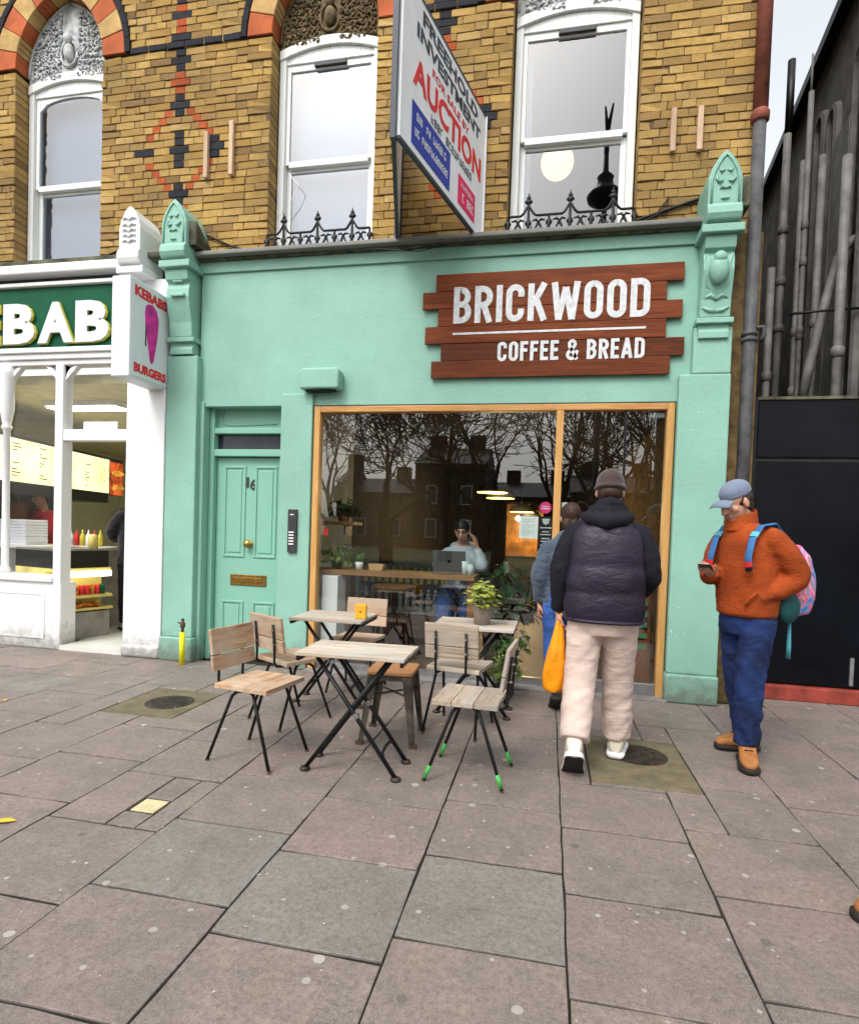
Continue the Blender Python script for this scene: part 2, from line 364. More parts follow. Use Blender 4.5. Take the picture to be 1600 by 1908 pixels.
mat('kerb_stone', (.2, .19, .18), .85, var=.25, world=True)
mat('grass', (.05, .075, .025), .95, var=.4, scale=14, world=True)
mat('cast_iron', (.06, .045, .035), .6, metal=.5, var=.4, scale=20, bmp=.3)

pave = struct(MB().box(-14, 12, -7.2, .34, -.20, -.0075), 'pavement', 'joint')
struct(MB().box(-14, 12, -7.36, -7.2, -.25, .0), 'kerb', 'kerb_stone', bevel=.015)
struct(MB().box(-160, 160, -15.0, -7.36, -.4, -.12), 'road', 'asphalt')
struct(MB().box(-160, 160, -130, -15.0, -.4, -.04), 'common_ground', 'grass')
struct(MB().box(-160, 160, .34, 130, -.4, -.14), 'ground', 'asphalt')
COLX = [-6.66, -6.10, -5.54, -4.98, -4.42, -3.86, -3.30, -2.74, -2.18, -1.62, -1.05, -.455, .11, .67, 1.25, 1.81, 2.38, 2.95, 3.5]
HOLES = [(-3.08, -2.50, -1.65, -1.0), (.28, .87, -1.92, -1.13), (-1.885, -1.735, -2.865, -2.725)]
def cut(r, h):
    x0, x1, y0, y1 = r; a, b, c, d = h
    if a >= x1 or b <= x0 or c >= y1 or d <= y0: return [r]
    o = []
    if a > x0: o.append((x0, a, y0, y1))
    if b < x1: o.append((b, x1, y0, y1))
    m0, m1 = max(x0, a), min(x1, b)
    if c > y0: o.append((m0, m1, y0, c))
    if d < y1: o.append((m0, m1, d, y1))
    return [q for q in o if q[1]-q[0] > .04 and q[3]-q[2] > .04]
def slab_mesh(x0, x1, y0, y1, g=.0036, th=.05, ch=.0018, jit=.0026):
    cx, cy = (x0+x1)/2, (y0+y1)/2; pts = []
    h = g*1.7; cor = [(x0+g, y0+h), (x1-g, y0+h), (x1-g, y1-h), (x0+g, y1-h)]
    for i in range(4):
        a, b = cor[i], cor[(i+1) % 4]
        for k in range(4):
            q = k/4; jx, jy = rnd.uniform(-jit, jit), rnd.uniform(-jit, jit)
            if k == 0: jx += (cx-a[0])*.006; jy += (cy-a[1])*.006
            pts.append((a[0]+(b[0]-a[0])*q+jx-cx, a[1]+(b[1]-a[1])*q+jy-cy))
    tx, ty = rnd.uniform(-.004, .004), rnd.uniform(-.004, .004); zz = rnd.uniform(-.0015, .0015)
    sh = lambda p: (p[0]*(1-ch/max(.05, abs(x1-x0)/2)), p[1]*(1-ch/max(.05, abs(y1-y0)/2)))
    n = len(pts); T = lambda p: zz+tx*p[0]+ty*p[1]
    vs_ = [(p[0], p[1], -th) for p in pts]+[(p[0], p[1], T(p)-ch) for p in pts]+[(*sh(p), T(p)) for p in pts]
    fs = [(i, (i+1) % n, n+(i+1) % n, n+i) for i in range(n)]+[(n+i, n+(i+1) % n, 2*n+(i+1) % n, 2*n+i) for i in range(n)]+[tuple(range(2*n, 3*n))]
    return (cx, cy), MB().add(vs_, fs)
for i in range(len(COLX)-1):
    off = -1.96 if (i-COLX.index(.11)) % 2 == 0 else -2.35
    js = [off+.518*k for k in range(-7, 6)]; js = [j for j in js if -5.9 < j < -.28]
    edge = .02 if COLX[i] < 1.3 else .33
    js.append(edge)
    for a, b in zip(js[:-1], js[1:]):
        rs = [(COLX[i], COLX[i+1], a, b)]
        for h in HOLES: rs = [q for r_ in rs for q in cut(r_, h)]
        for q in rs:
            (cx, cy), mb = slab_mesh(*q); o = mb.build('paving_slab', 'paving_grey' if any(abs(cx-a_) < .2 and abs(cy-b_) < .2 for a_, b_ in ((-1.33, -3.12), (-.75, -3.26), (-.17, -3.14), (2.1, -1.4), (-4.1, -1.1))) else 'paving', pave); o.location = (cx, cy, 0)
def manhole(h, cx, cy, label):
    t = thing('manhole', label, 'manhole cover', (cx, cy, 0), world=True)
    o = MB().box(h[0]+.006, h[1]-.006, h[2]+.006, h[3]-.006, -.06, .001).build('concrete_surround', 'concrete', t, bevel=.004)
    MB().lathe([(.175, -.02), (.175, .003), (.160, .004), (.155, .002), (.150, .002)], (cx, cy, 0), 36).build('rim', 'cast_iron', t)
    mb = MB().lathe([(.148, -.02), (.148, .0035)], (cx, cy, 0), 36)
    for a in range(-4, 5):
        for b in range(-4, 5):
            if a*a+b*b < 18: mb.box(cx+a*.031-.009, cx+a*.031+.009, cy+b*.031-.009, cy+b*.031+.009, .0035, .0065)
    mb.build('lid', 'cast_iron', t)
manhole(HOLES[0], -2.75, -1.32, 'round iron manhole cover in concrete set into paving before the door')
manhole(HOLES[1], .60, -1.42, 'round iron manhole cover in concrete by the walking man and his white trainers')
t = thing('drain_cover', 'small square yellowed utility cover sunk in the paving', 'utility cover', (-1.81, -2.795, 0), world=True)
mat('yellow_plate', (.62, .55, .34), .6, var=.2, bmp=.2)
MB().box(-1.885, -1.735, -2.865, -2.725, -.03, -.005).build('frame', 'cast_iron', t)
mb = MB().box(-1.868, -1.748, -2.853, -2.737, -.005, -.001)
for a in range(8):
    for b in range(8): mb.box(-1.862+a*.0145, -1.862+a*.0145+.009, -2.848+b*.0138, -2.848+b*.0138+.009, -.002, .0015)
mb.build('plate', 'yellow_plate', t)
mat('leaf_yellow', (.62, .42, .03), .7)
for k, (px, py, s, rz) in enumerate(((8, 1533, .05, .4), (822, 1352, .025, 1.2), (10, 1306, .03, 2.2))):
    x, y = GR(px, py); lf = thing('fallen_leaf', ['yellow leaf lying on the paving, the largest one', 'small yellow leaf on the paving beside the rear chair', 'small yellow leaf on the paving before the white shopfront'][k], 'leaf', (x, y, .004), rz)
    mb = MB(); P_ = [(-1, 0), (-.5, .32), (.1, .42), (.6, .25), (1, 0), (.6, -.25), (.1, -.42), (-.5, -.32)]
    mb.add([(a*s, b*s, .002+.25*s*abs(b)) for a, b in P_]+[(0, 0, .001)], [(i, (i+1) % 8, 8) for i in range(8)])
    mb.build('blade', 'leaf_yellow', lf, local=True); MB().tube([(-s, 0, .002), (-1.7*s, .1*s, .002)], .001, 5).build('stalk', 'leaf_yellow', lf, local=True)

# ================================================================ UPPER BRICK WALLS
WY = .12                      # brick face
CH = .0735                    # course height
Z0 = 3.90
def variants():
    out = []
    for k in range(8):
        bm = bmesh.new(); bmesh.ops.create_cube(bm, size=1.0)
        for v in bm.verts:
            v.co.x += rnd.uniform(-.012, .012); v.co.z += rnd.uniform(-.05, .05); v.co.y += rnd.uniform(-.05, .04)
        bmesh.ops.bevel(bm, geom=[e for e in bm.edges if all(v.co.y < 0 for v in e.verts) or (abs(e.verts[0].co.y-e.verts[1].co.y) > .5)], offset=.035, segments=1, affect='EDGES', clamp_overlap=True)
        bm.verts.index_update(); out.append(([v.co.copy() for v in bm.verts], [tuple(v.index for v in f.verts) for f in bm.faces])); bm.free()
    return out
VAR = variants()
class Arch:
    def __init__(s, xc, a, sill, spring, rise, ring=.27, hood=.06):
        s.xc, s.a, s.sill, s.sp, s.rise = xc, a, sill, spring, rise
        s.c = (rise*rise-a*a)/(2*a); s.R = a+s.c; s.ring, s.hood = ring, hood
    def half(s, z, ex=0.0):
        if z < s.sill: return None
        if z <= s.sp: return s.a
        r = s.R+ex; h = z-s.sp
        if h >= r: return None
        q = math.sqrt(r*r-h*h)-s.c
        return q if q > 0 else None
    def curve(s, ex, n, side):
        r = s.R+ex; amax = math.acos(min(1, s.c/r))
        return [(s.xc+side*(r*math.cos(amax*k/n)-s.c), s.sp+r*math.sin(amax*k/n)) for k in range(n+1)]
ARCH1 = Arch(-5.22, .53, 4.0, 6.14, .76); ARCH2 = Arch(-2.27, .53, 4.0, 6.12, .76); ARCH3 = Arch(.075, .55, 4.0, 6.12, .76)

# forced bricks {row: [(x0, x1, material)]}
PAT = {}
def force(row, x0, x1, m): PAT.setdefault(row, []).append((x0, x1, m))
xp, zp = U(337, 117, WY); ROW = round((zp-Z0)/CH-.5)       # the wide dark brick of the upper cross
def motif(xc, r0, up=True):
    hd, st = .052, .108
    def H(r, m): force(r, xc-hd, xc+hd, m)
    def S(r, m): force(r, xc-st, xc+st, m)
    seq = [(1, 'H', 'd'), (0, 'S', 'd'), (-1, 'H', 'd'), (-2, 'H', 'r'), (-3, 'S', 'r'), (-4, 'H', 'r'), (-5, 'H', 'd'), (-6, 'S', 'd'), (-7, 'H', 'd'),
           (-10, 'H', 'd'), (-11, 'H', 'd'), (-12, 'S', 'd'), (-13, 'H', 'd'), (-14, 'H', 'd'), (-17, 'H', 'd'), (-18, 'S', 'd'), (-19, 'H', 'd'), (-20, 'S', 'r'), (-21, 'H', 'r'),
           (2, 'H', 'r'), (3, 'S', 'd'), (4, 'H', 'r'), (5, 'H', 'r'), (6, 'S', 'd'), (7, 'H', 'r'), (8, 'H', 'd'), (9, 'S', 'd'), (10, 'H', 'd')]
    for r, k, m in seq: (H if k == 'H' else S)(r0+r, 'dark_brick' if m == 'd' else 'red_brick')
    for sgn in (-1, 1):
        for j in range(4):
            x = xc+sgn*(.125+.068*j)
            for r in (-7-j, -17+j): force(r0+r, x-.042, x+.042, 'red_brick')
        x = xc+sgn*.395
        for r, w_ in ((-11, .052), (-12, .105), (-13, .052)): force(r0+r, x-w_, x+w_, 'dark_brick')
motif(xp, ROW); motif(-1.10, ROW)
def row_bricks(x0, x1, r, obs):
    """bricks of a course as (xa, xb, material, beside an opening)"""
    out = []; forced = sorted(q for q in PAT.get(r, []) if q[0] >= x0 and q[1] <= x1 and not any(q[1] > o[0] and q[0] < o[1] for o in obs))
    cuts = sorted([(a, b, None) for a, b in obs]+[(a, b, m) for a, b, m in forced])
    x = x0; segs = []
    for a, b, m in cuts:
        if a-x > .02: segs.append((x, a))
        if m: out.append((a, b, m, False))
        x = max(x, b)
    if x1-x > .02: segs.append((x, x1))
    for a, b in segs:
        g = .005; L = b-a; xs = [a]; x = a-(rnd.choice((0, .11)) if r % 2 else .055)
        k = r
        while True:
            x += .225 if rnd.random() < .72 else .1125
            if x > b-.05: break
            if x-xs[-1] > .05: xs.append(x)
        xs.append(b)
        for p, q in zip(xs[:-1], xs[1:]):
            out.append((p+g/2, q-g/2, 'yellow_brick', any(abs(p-o[1]) < .01 or abs(q-o[0]) < .01 for o in obs)))
    return out
def brick_wall(parent, X0, X1, ztop, arches, limit, tooth=(0, 0)):
    mort = MB(); items = []
    for r in range(0, int((ztop-Z0)/CH)):
        za = Z0+r*CH; zm = za+CH/2; obs = []; x0 = X0+(tooth[0]*.11 if r % 2 else 0); x1 = X1+(tooth[1]*.11 if r % 2 else 0)
        for A in arches:
            ex = (A.ring+A.hood) if zm > A.sp else 0
            h = A.half(zm, ex)
            if h: obs.append((A.xc-h, A.xc+h))
        x = x0
        for a, b in sorted(obs)+[(x1, x1)]:
            if a > x: mort.box(x+(.004 if x > x0 else 0), a-(.004 if a < x1 else 0), WY+.007, WY+.33, za, za+CH)
            x = b
        for a, b, m, edge in row_bricks(x0, x1, r, obs): items.append((za, a, b, m, edge))
    wall = mort.build('wall', 'mortar', parent)
    meshes = {}
    def place(it):
        za, a, b, m, edge = it; d = .26 if edge else .09; k = rnd.randrange(8)
        return k, m, ((a+b)/2, WY+d/2+rnd.uniform(-.004, .003), za+CH/2+rnd.uniform(-.002, .002)), (b-a, d, CH-.0085)
    rest = {}
    for n, it in enumerate(items):
        k, m, lo, s = place(it)
        if n < limit:
            if (k, m) not in meshes:
                me = bpy.data.meshes.new('brick'); me.from_pydata(VAR[k][0], [], VAR[k][1]); me.materials.append(M[m]); meshes[(k, m)] = me
            o = bpy.data.objects.new('brick', meshes[(k, m)]); col.objects.link(o); o.parent = wall; o.location = lo; o.scale = s; o.rotation_euler.y = rnd.uniform(-.006, .006)
        else:
            rest.setdefault(m, MB()).add([(v.x*s[0]+lo[0], v.y*s[1]+lo[1], v.z*s[2]+lo[2]) for v in VAR[k][0]], VAR[k][1])
    for m, mb in rest.items(): tag(mb.build('brick', m, wall), kind='stuff')
    return wall
def arch_parts(parent, A, tymp, tone):
    n = 6
    for side in (-1, 1):
        i_, o_ = A.curve(0, n*3, side), A.curve(A.ring-.004, n*3, side)
        for k in range(n):
            a, b = k*3, k*3+3; P_ = i_[a:b+1]+list(reversed(o_[a:b+1]))
            cx = sum(p[0] for p in P_)/len(P_); cz = sum(p[1] for p in P_)/len(P_)
            P_ = [(cx+(x-cx)*.972, cz+(z-cz)*.972) for x, z in P_]
            MB().prism(P_, WY-.012-.004*(k % 2), WY+.30).build('voussoir', 'terracotta' if k % 2 == 0 else 'buff', parent, fix=True, bevel=.004, seg=1)
        h0, h1 = A.curve(A.ring, 10, side), A.curve(A.ring+A.hood, 10, side)
        for k in range(10):
            P_ = [h0[k], h0[k+1], h1[k+1], h1[k]]; cx = sum(p[0] for p in P_)/4; cz = sum(p[1] for p in P_)/4
            P_ = [(cx+(x-cx)*.96, cz+(z-cz)*.97) for x, z in P_]
            MB().prism(P_, WY-.022, WY+.10).build('hood_brick', 'dark_brick', parent, fix=True)
    # mortar bed behind the ring
    i_, o_ = A.curve(.004, 16, -1)+list(reversed(A.curve(.004, 16, 1))), A.curve(A.ring+A.hood, 16, -1)+list(reversed(A.curve(A.ring+A.hood, 16, 1)))
    mb = MB(); nn = len(i_)
    for k in range(nn-1):
        mb.prism([i_[k], i_[k+1], o_[k+1], o_[k]], WY+.004, WY+.28)
    mb.build('arch_bed', 'mortar', parent, fix=True)
def window(parent, A, tymp_m, lab, blind=None, head=5.98, y=.30, meet=4.97, curved=True, vent=True):
    """sash window in a pointed brick opening: frame, two sashes, panes, carved tympanum"""
    xc, a = A.xc, A.a-.012; x0, x1 = xc-a, xc+a
    rise = .10
    def seg(z, w, n=10, r=rise): return [(xc-w+2*w*k/n, z+r*(1-((2*k/n)-1)**2)) for k in range(n+1)]
    win = MB().box(x0, x0+.065, y-.03, y+.10, 4.02, head+.02).box(x1-.065, x1, y-.03, y+.10, 4.02, head+.02)
    top = seg(head+.06, a); bot = seg(head-.03, a)
    for k in range(10): win.prism([bot[k], bot[k+1], top[k+1], top[k]], y-.045, y+.10)
    for k in range(10): win.prism([(bot[k][0], head-.06), (bot[k+1][0], head-.06), bot[k+1], bot[k]], y-.015, y+.09)
    wo_ = win.build('window', 'sash_white', parent, fix=True, bevel=.004); wo_['label'] = lab
    i0, i1 = x0+.066, x1-.066
    if curved:
        ax = (i1-i0)/2; cur = [(xc-ax+.045+2*(ax-.045)*k/10, head-.20+.12*math.sqrt(max(0, 1-((2*k/10)-1)**2))) for k in range(11)]
        us = MB().box(i0, i0+.045, y+.0, y+.04, meet, head-.062).box(i1-.045, i1, y+.0, y+.04, meet, head-.062)
        for k in range(10): us.prism([cur[k], cur[k+1], (cur[k+1][0], head-.062), (cur[k][0], head-.062)], y+.001, y+.039)
    else:
        us = MB().box(i0, i0+.04, y, y+.04, meet, head-.062).box(i1-.04, i1, y, y+.04, meet, head-.062).box(i0+.04, i1-.04, y+.001, y+.039, head-.125, head-.062)
    us.box(i0+.04, i1-.04, y-.004, y+.042, meet-.03, meet+.03)
    us.build('upper_sash', 'sash_white', wo_, bevel=.003, fix=True)
    ls = MB().box(i0, i0+.05, y+.045, y+.085, 4.05, meet-.01).box(i1-.05, i1, y+.045, y+.085, 4.05, meet-.01).box(i0+.05, i1-.05, y+.046, y+.084, 4.05, 4.14).box(i0+.05, i1-.05, y+.046, y+.084, meet-.06, meet-.01)
    ls.build('lower_sash', 'sash_white', wo_, bevel=.003)
    MB().box(i0+.03, i1-.03, y+.018, y+.022, meet, head-.08).build('pane', 'upper_glass', wo_)
    MB().box(i0+.03, i1-.03, y+.062, y+.066, 4.1, meet-.03).build('pane', 'upper_glass', wo_)
    MB().box(xc-a-.02, xc+a+.02, WY-.05, y+.05, 3.965, 4.018).build('sill', 'sash_white', wo_, bevel=.006)
    if vent: MB().box(xc-.16, xc+.17, y-.03, y, head-.115, head-.07).build('trickle_vent', 'dark_grey', wo_, bevel=.006)
    if blind: MB().box(i0-.05, i1+.05, y+.14, y+.146, 4.02, head-.02).build('blind', blind, wo_)
    # carved tympanum
    tp = [(xc-A.a*.99, head+.05)]+[p for p in A.curve(-.012, 12, -1)]
    tp = A.curve(-.012, 12, 1)+list(reversed(A.curve(-.012, 12, -1))); tp = [(x1-.002, head+.07)]+tp+[(x0+.002, head+.07)]
    ty = MB().prism(tp, y-.03, y+.10).build('tympanum', tymp_m, parent, fix=True)
    orn = MB(); rr = random.Random(int(abs(xc)*100))
    rim0 = A.curve(-.02, 12, 1)+list(reversed(A.curve(-.02, 12, -1)))
    orn.tube([(x, y-.035, z) for x, z in rim0], .018, 6)
    orn.tube([(xc+.10*math.cos(q*math.pi/8), y-.045, A.sp+.20+.13*math.sin(q*math.pi/8)) for q in range(17)], .016, 6)
    orn.ell((xc, y-.05, A.sp+.21), (.06, .05, .09)); orn.ell((xc, y-.06, A.sp+.34), (.045, .045, .055))
    for sgn in (-1, 1):
        for j in range(7):
            x = xc+sgn*(.13+.052*j); hz = A.half(A.sp+.02, 0); zb = head+.12
            zt = None
            for q in range(60):
                if A.half(A.sp+q*.012) and A.half(A.sp+q*.012) > abs(x-xc)+.03: zt = A.sp+q*.012
            if zt is None: continue
            z = zb
            while z < zt:
                cr, sr = rr.uniform(.018, .034), rr.uniform(0, 6.28)
                orn.tube([(x+cr*math.cos(sr+q)*(1-q*.09), y-.04, z+cr*math.sin(sr+q)*(1-q*.09)) for q in [0, .8, 1.6, 2.4, 3.2, 4, 4.8]], [.013, .013, .012, .011, .010, .008, .006], 5)
                orn.ell((x+rr.uniform(-.02, .02), y-.045, z+rr.uniform(-.02, .02)), (.014, .02, .014), None, 6, 4)
                z += .058
    orn.build('ornament', tymp_m, ty, smooth=True)
    return wo_
mat('plaster_white', (.52, .54, .54), .8, var=.35, scale=12, bmp=.3)
mat('plaster_brown', (.16, .115, .06), .85, var=.4, scale=12, bmp=.3)
mat('blind_lilac', (.30, .31, .38), .8, var=.05); mat('blind_white', (.34, .36, .42), .8, var=.05)
mat('room_dark', (.10, .10, .12), .9); mat('curtain_white', (.80, .81, .84), .9, var=.05)

CB = thing('cafe_building', 'yellow brick terrace building with mint green shopfront, wooden sign and pointed-arch windows', 'building', (-1.1, .3, 0), world=True)
KB = thing('kebab_shop_building', 'yellow brick terrace building with white shopfront and green fascia sign', 'building', (-6.5, .3, 0), world=True)
BX = -3.74
BB = -4.30     # the diaper pattern on the party pier belongs to the cafe's wall
brick_wall(CB, BB, 1.63, 7.75, [ARCH2, ARCH3], 300, (1, 0))
brick_wall(KB, -7.6, BB-.002, 7.75, [ARCH1], 290, (0, 1))
arch_parts(CB, ARCH2, None, 0); arch_parts(CB, ARCH3, None, 0); arch_parts(KB, ARCH1, None, 0)
window(KB, ARCH1, 'plaster_white', 'sash window with lilac blind and white carved tympanum', 'blind_lilac', head=6.0, vent=False)
window(CB, ARCH2, 'plaster_brown', 'sash window with pale blind and brown carved tympanum above', 'blind_white', head=6.0, curved=False)
w3 = window(CB, ARCH3, 'plaster_white', 'sash window with white curtain and lit globe lamp inside', None, head=6.0, curved=False)
# dark string course of bricks at the springing, between the arches
zb = ARCH1.sp-.03
def band(parent, x0, x1):
    x = x0
    while x < x1-.06:
        e = min(x+.205, x1); MB().box(x+.004, e-.004, WY-.016, WY+.06, zb, zb+.062).build('string_brick', 'dark_brick', parent, bevel=.004, seg=1); x = e+.004
band(KB, -4.36, BX-.004); band(CB, BX, -3.13); band(CB, -1.41, -.80)
# upstairs rooms: shallow white-walled boxes behind the glass
mat('room_wall', (.45, .44, .46), .9)
for A, par in ((ARCH3, CB),):
    x0, x1 = A.xc-.9, A.xc+1.2
    MB().box(x0, x1, 2.9, 3.0, 3.8, 6.4).box(x0-.1, x0, .46, 3.0, 3.8, 6.4).box(x1, x1+.1, .46, 3.0, 3.8, 6.4).box(x0-.1, x1+.1, .46, 3.0, 6.4, 6.5).box(x0-.1, x1+.1, .46, 3.0, 3.7, 3.8).build('upstairs_room', 'room_dark', par)
cu = MB(); rings = []
pts = []
for k in range(29): pts.append((-.46+.155*k/28, .47+.022*math.sin(k*1.5)))
for (xa, ya), (xb, yb) in zip(pts[:-1], pts[1:]): cu.add([(xa, ya, 4.03), (xb, yb, 4.03), (xb, yb, 5.96), (xa, ya, 5.96), (xa, ya+.004, 4.03), (xb, yb+.004, 4.03), (xb, yb+.004, 5.96), (xa, ya+.004, 5.96)], [(0, 1, 2, 3), (7, 6, 5, 4)])
tag(cu.build('curtain', 'curtain_white', smooth=True), 'white curtain gathered at one side of the upstairs window', 'curtain')
mat('globe', (1.0, .66, .30), .5, var=.02, emit=1.05)
gx, gz = U(1038, 302, .95)
gl = thing('globe_lamp', 'round lit globe lamp hanging behind the upstairs window', 'lamp', (gx, .95, gz))
MB().ell((0, 0, 0), .165, None, 24, 16).build('globe', 'globe', gl, smooth=True, local=True); MB().tube([(0, 0, .15), (0, 0, 6.4-gz)], .006, 6).build('flex', 'black_iron', gl, local=True)
MB().lathe([(.03, .14), (.03, .20), (.01, .22)], (0, 0, 0), 10).build('cap', 'brass', gl, local=True)
# rest of the terrace: parapet, party walls and roof
for par, x0, x1 in ((CB, BX, 1.63), (KB, -7.6, BX-.002)):
    MB().box(x0, x1, WY-.06, .5, 7.72, 7.95).build('cornice', 'buff', par)
    MB().prism([(.2, 7.95), (9.0, 7.95), (4.6, 10.0)], x0, x1, 'yz').build('roof', 'dark_grey', par, fix=True)
mat('side_brick', (.13, .085, .035), .95, var=.4, scale=9, bmp=.6, bs=60, world=True)
MB().box(1.38, 1.63, .46, 9.0, 0, 7.72).build('side_wall', 'side_brick', CB)
MB().box(1.405, 1.628, .06, .46, 0, 3.9).build('corner_wall', 'side_brick', CB)
# ================================================================ GREEN SHOPFRONT
FX0, FX1 = -3.42, 1.16
WX0, WX1, WZ1 = -2.205, .995, 2.50          # shop window opening
# fascia with door and window openings below
MB().box(FX0, FX1, 0, .2, 2.512, 3.80).build('fascia', 'mint', CB, bevel=.006)
MB().box(FX0-.01, FX1+.01, -.022, .1, 3.80, 3.905).build('cornice', 'mint', CB, bevel=.006)
MB().box(FX0-.03, FX1+.03, -.125, WY+.004, 3.925, 3.968).build('ledge', 'grey_lead', CB, bevel=.01)
MB().box(FX0, FX1, -.06, WY, 3.905, 3.926).build('ledge_bed', 'moss_lead', CB)
MB().box(-2.535, WX0-.012, -.035, .2, 0, 2.62).build('pier', 'mint', CB, bevel=.01)
# left pilaster
L0, L1 = -3.725, -3.395
MB().box(L0, L1, -.085, .22, .235, 2.99).build('pilaster', 'mint', CB, bevel=.012)
MB().box(L0-.012, L1+.02, -.115, .22, 0, .235).build('plinth', 'mint', CB, bevel=.015)
MB().box(L1-.01, -3.355, -.02, .2, 0, 2.56).build('door_jamb', 'mint', CB, bevel=.01)
# right pilaster
P0, P1 = 1.005, 1.40
MB().box(P0, P1, -.075, .22, .24, 2.72).box(1.10, P1-.005, -.074, .22, 2.72, 3.1).build('pilaster', 'mint', CB, bevel=.012)
MB().box(P0-.012, P1+.008, -.10, .22, 0, .24).build('plinth', 'mint', CB, bevel=.015)
def console(x0, x1, carved):
    xc = (x0+x1)/2; w_ = x1-x0
    c = MB()
    prof = [(.2, 3.0), (-.10, 3.0), (-.10, 3.05), (-.085, 3.08), (-.085, 3.14), (-.11, 3.17), (-.12, 3.30), (-.15, 3.42), (-.175, 3.52), (-.17, 3.60), (-.15, 3.66), (-.19, 3.68), (-.205, 3.74), (-.2, 3.78), (.2, 3.78)]
    c.prism(prof, x0+.015, x1-.015, 'yz')
    c.box(x0-.01, x1+.012, -.12, .2, 3.115, 3.16)
    cn = c.build('console', 'mint', CB, fix=True, bevel=.006)
    MB().box(x0-.025, x1+.03, -.245, .14, 3.78, 3.845).build('abacus', 'mint', cn, bevel=.008)
    # pointed head with rolled foot
    hw = w_/2-.005; pts = [(xc-hw, 3.99), (xc-hw, 4.19), (xc-hw*.82, 4.27), (xc-hw*.4, 4.36), (xc, 4.41), (xc+hw*.4, 4.36), (xc+hw*.82, 4.27), (xc+hw, 4.19), (xc+hw, 3.99)]
    hd = MB().prism(pts, -.25, WY-.01)
    hd.prism([(-.25, 4.0), (-.275, 3.96), (-.28, 3.91), (-.26, 3.865), (-.22, 3.846), (.1, 3.846), (.1, 4.0)], xc-hw-.003, xc+hw+.003, 'yz')
    ho = hd.build('acroterion', 'mint', CB, fix=True, bevel=.012, seg=3)
    e = MB()
    inn = [(xc+(p[0]-xc)*.8, 4.0+(p[1]-4.0)*.9) for p in pts]
    e.tube([(x, -.252, z) for x, z in inn], .010, 6)
    for sx in (-1, 1):
        e.tube([(xc+sx*.02, -.252, 4.17), (xc+sx*.045, -.26, 4.155), (xc+sx*.07, -.256, 4.185), (xc+sx*.055, -.254, 4.20)], [.008, .014, .011, .005], 6)
        e.tube([(xc+sx*.008, -.252, 4.25), (xc+sx*.035, -.258, 4.235), (xc+sx*.05, -.254, 4.262)], [.006, .011, .004], 6)
        e.tube([(xc, -.254, 4.105), (xc+sx*.03, -.26, 4.12), (xc+sx*.04, -.252, 4.10)], [.006, .009, .003], 6)
    e.ell((xc, -.25, 4.03), (.035, .018, .012))
    e.build('relief', 'mint', ho, smooth=True)
    if carved:
        k = MB(); k.ell((xc, -.175, 3.52), (.075, .06, .12)); k.ell((xc, -.20, 3.60), (.05, .04, .05))
        for sx in (-1, 1):
            k.tube([(xc+sx*.03, -.12, 3.36), (xc+sx*.075, -.13, 3.40), (xc+sx*.09, -.15, 3.48), (xc+sx*.07, -.17, 3.56), (xc+sx*.095, -.17, 3.64)], [.012, .02, .022, .018, .008], 7)
            k.tube([(xc, -.115, 3.30), (xc+sx*.045, -.125, 3.335), (xc+sx*.085, -.12, 3.31)], [.018, .018, .006], 7)
            k.tube([(xc, -.105, 3.21), (xc+sx*.05, -.12, 3.215), (xc+sx*.10, -.118, 3.24)], [.02, .016, .008], 7)
        k.build('carving', 'mint', cn, smooth=True)
    else:
        MB().box(xc-.05, xc+.055, -.185, -.1, 3.66, 3.70).box(xc-.06, xc+.085, -.20, -.1, 3.52, 3.55).build('block', 'mint', cn, bevel=.008)
    mb = MB().prism([(-.2, 4.22), (.11, 4.03), (.11, 3.985), (-.2, 3.985)], x1-.05, x1+.07, 'yz')
    mb.build('flashing', 'moss_lead', CB, fix=True, bevel=.01)
console(-3.70, -3.43, False); console(1.115, 1.375, True)
# white twin of the acroterion on the neighbour
hw, xc = .115, -4.04
pts = [(xc-hw, 3.9), (xc-hw, 4.17), (xc-hw*.82, 4.25), (xc-hw*.4, 4.34), (xc, 4.38), (xc+hw*.4, 4.34), (xc+hw*.82, 4.25), (xc+hw, 4.17), (xc+hw, 3.9)]
aw = MB().prism(pts, -.25, WY-.01).prism([(-.25, 3.98), (-.275, 3.94), (-.28, 3.88), (-.26, 3.83), (-.22, 3.82), (.1, 3.82), (.1, 3.98)], xc-hw-.003, xc+hw+.003, 'yz').build('acroterion', 'white_paint', KB, fix=True, bevel=.012)
e = MB()
for z in (4.04, 4.09, 4.14, 4.19, 4.25):
    e.tube([(xc-.07, -.252, z), (xc-.03, -.262, z+.015), (xc, -.256, z-.008), (xc+.035, -.262, z+.015), (xc+.07, -.252, z)], .011, 6)
e.build('relief', 'white_paint', aw, smooth=True)
MB().box(-4.19, -3.90, -.24, .13, 3.75, 3.82).build('abacus', 'white_paint', KB, bevel=.008)

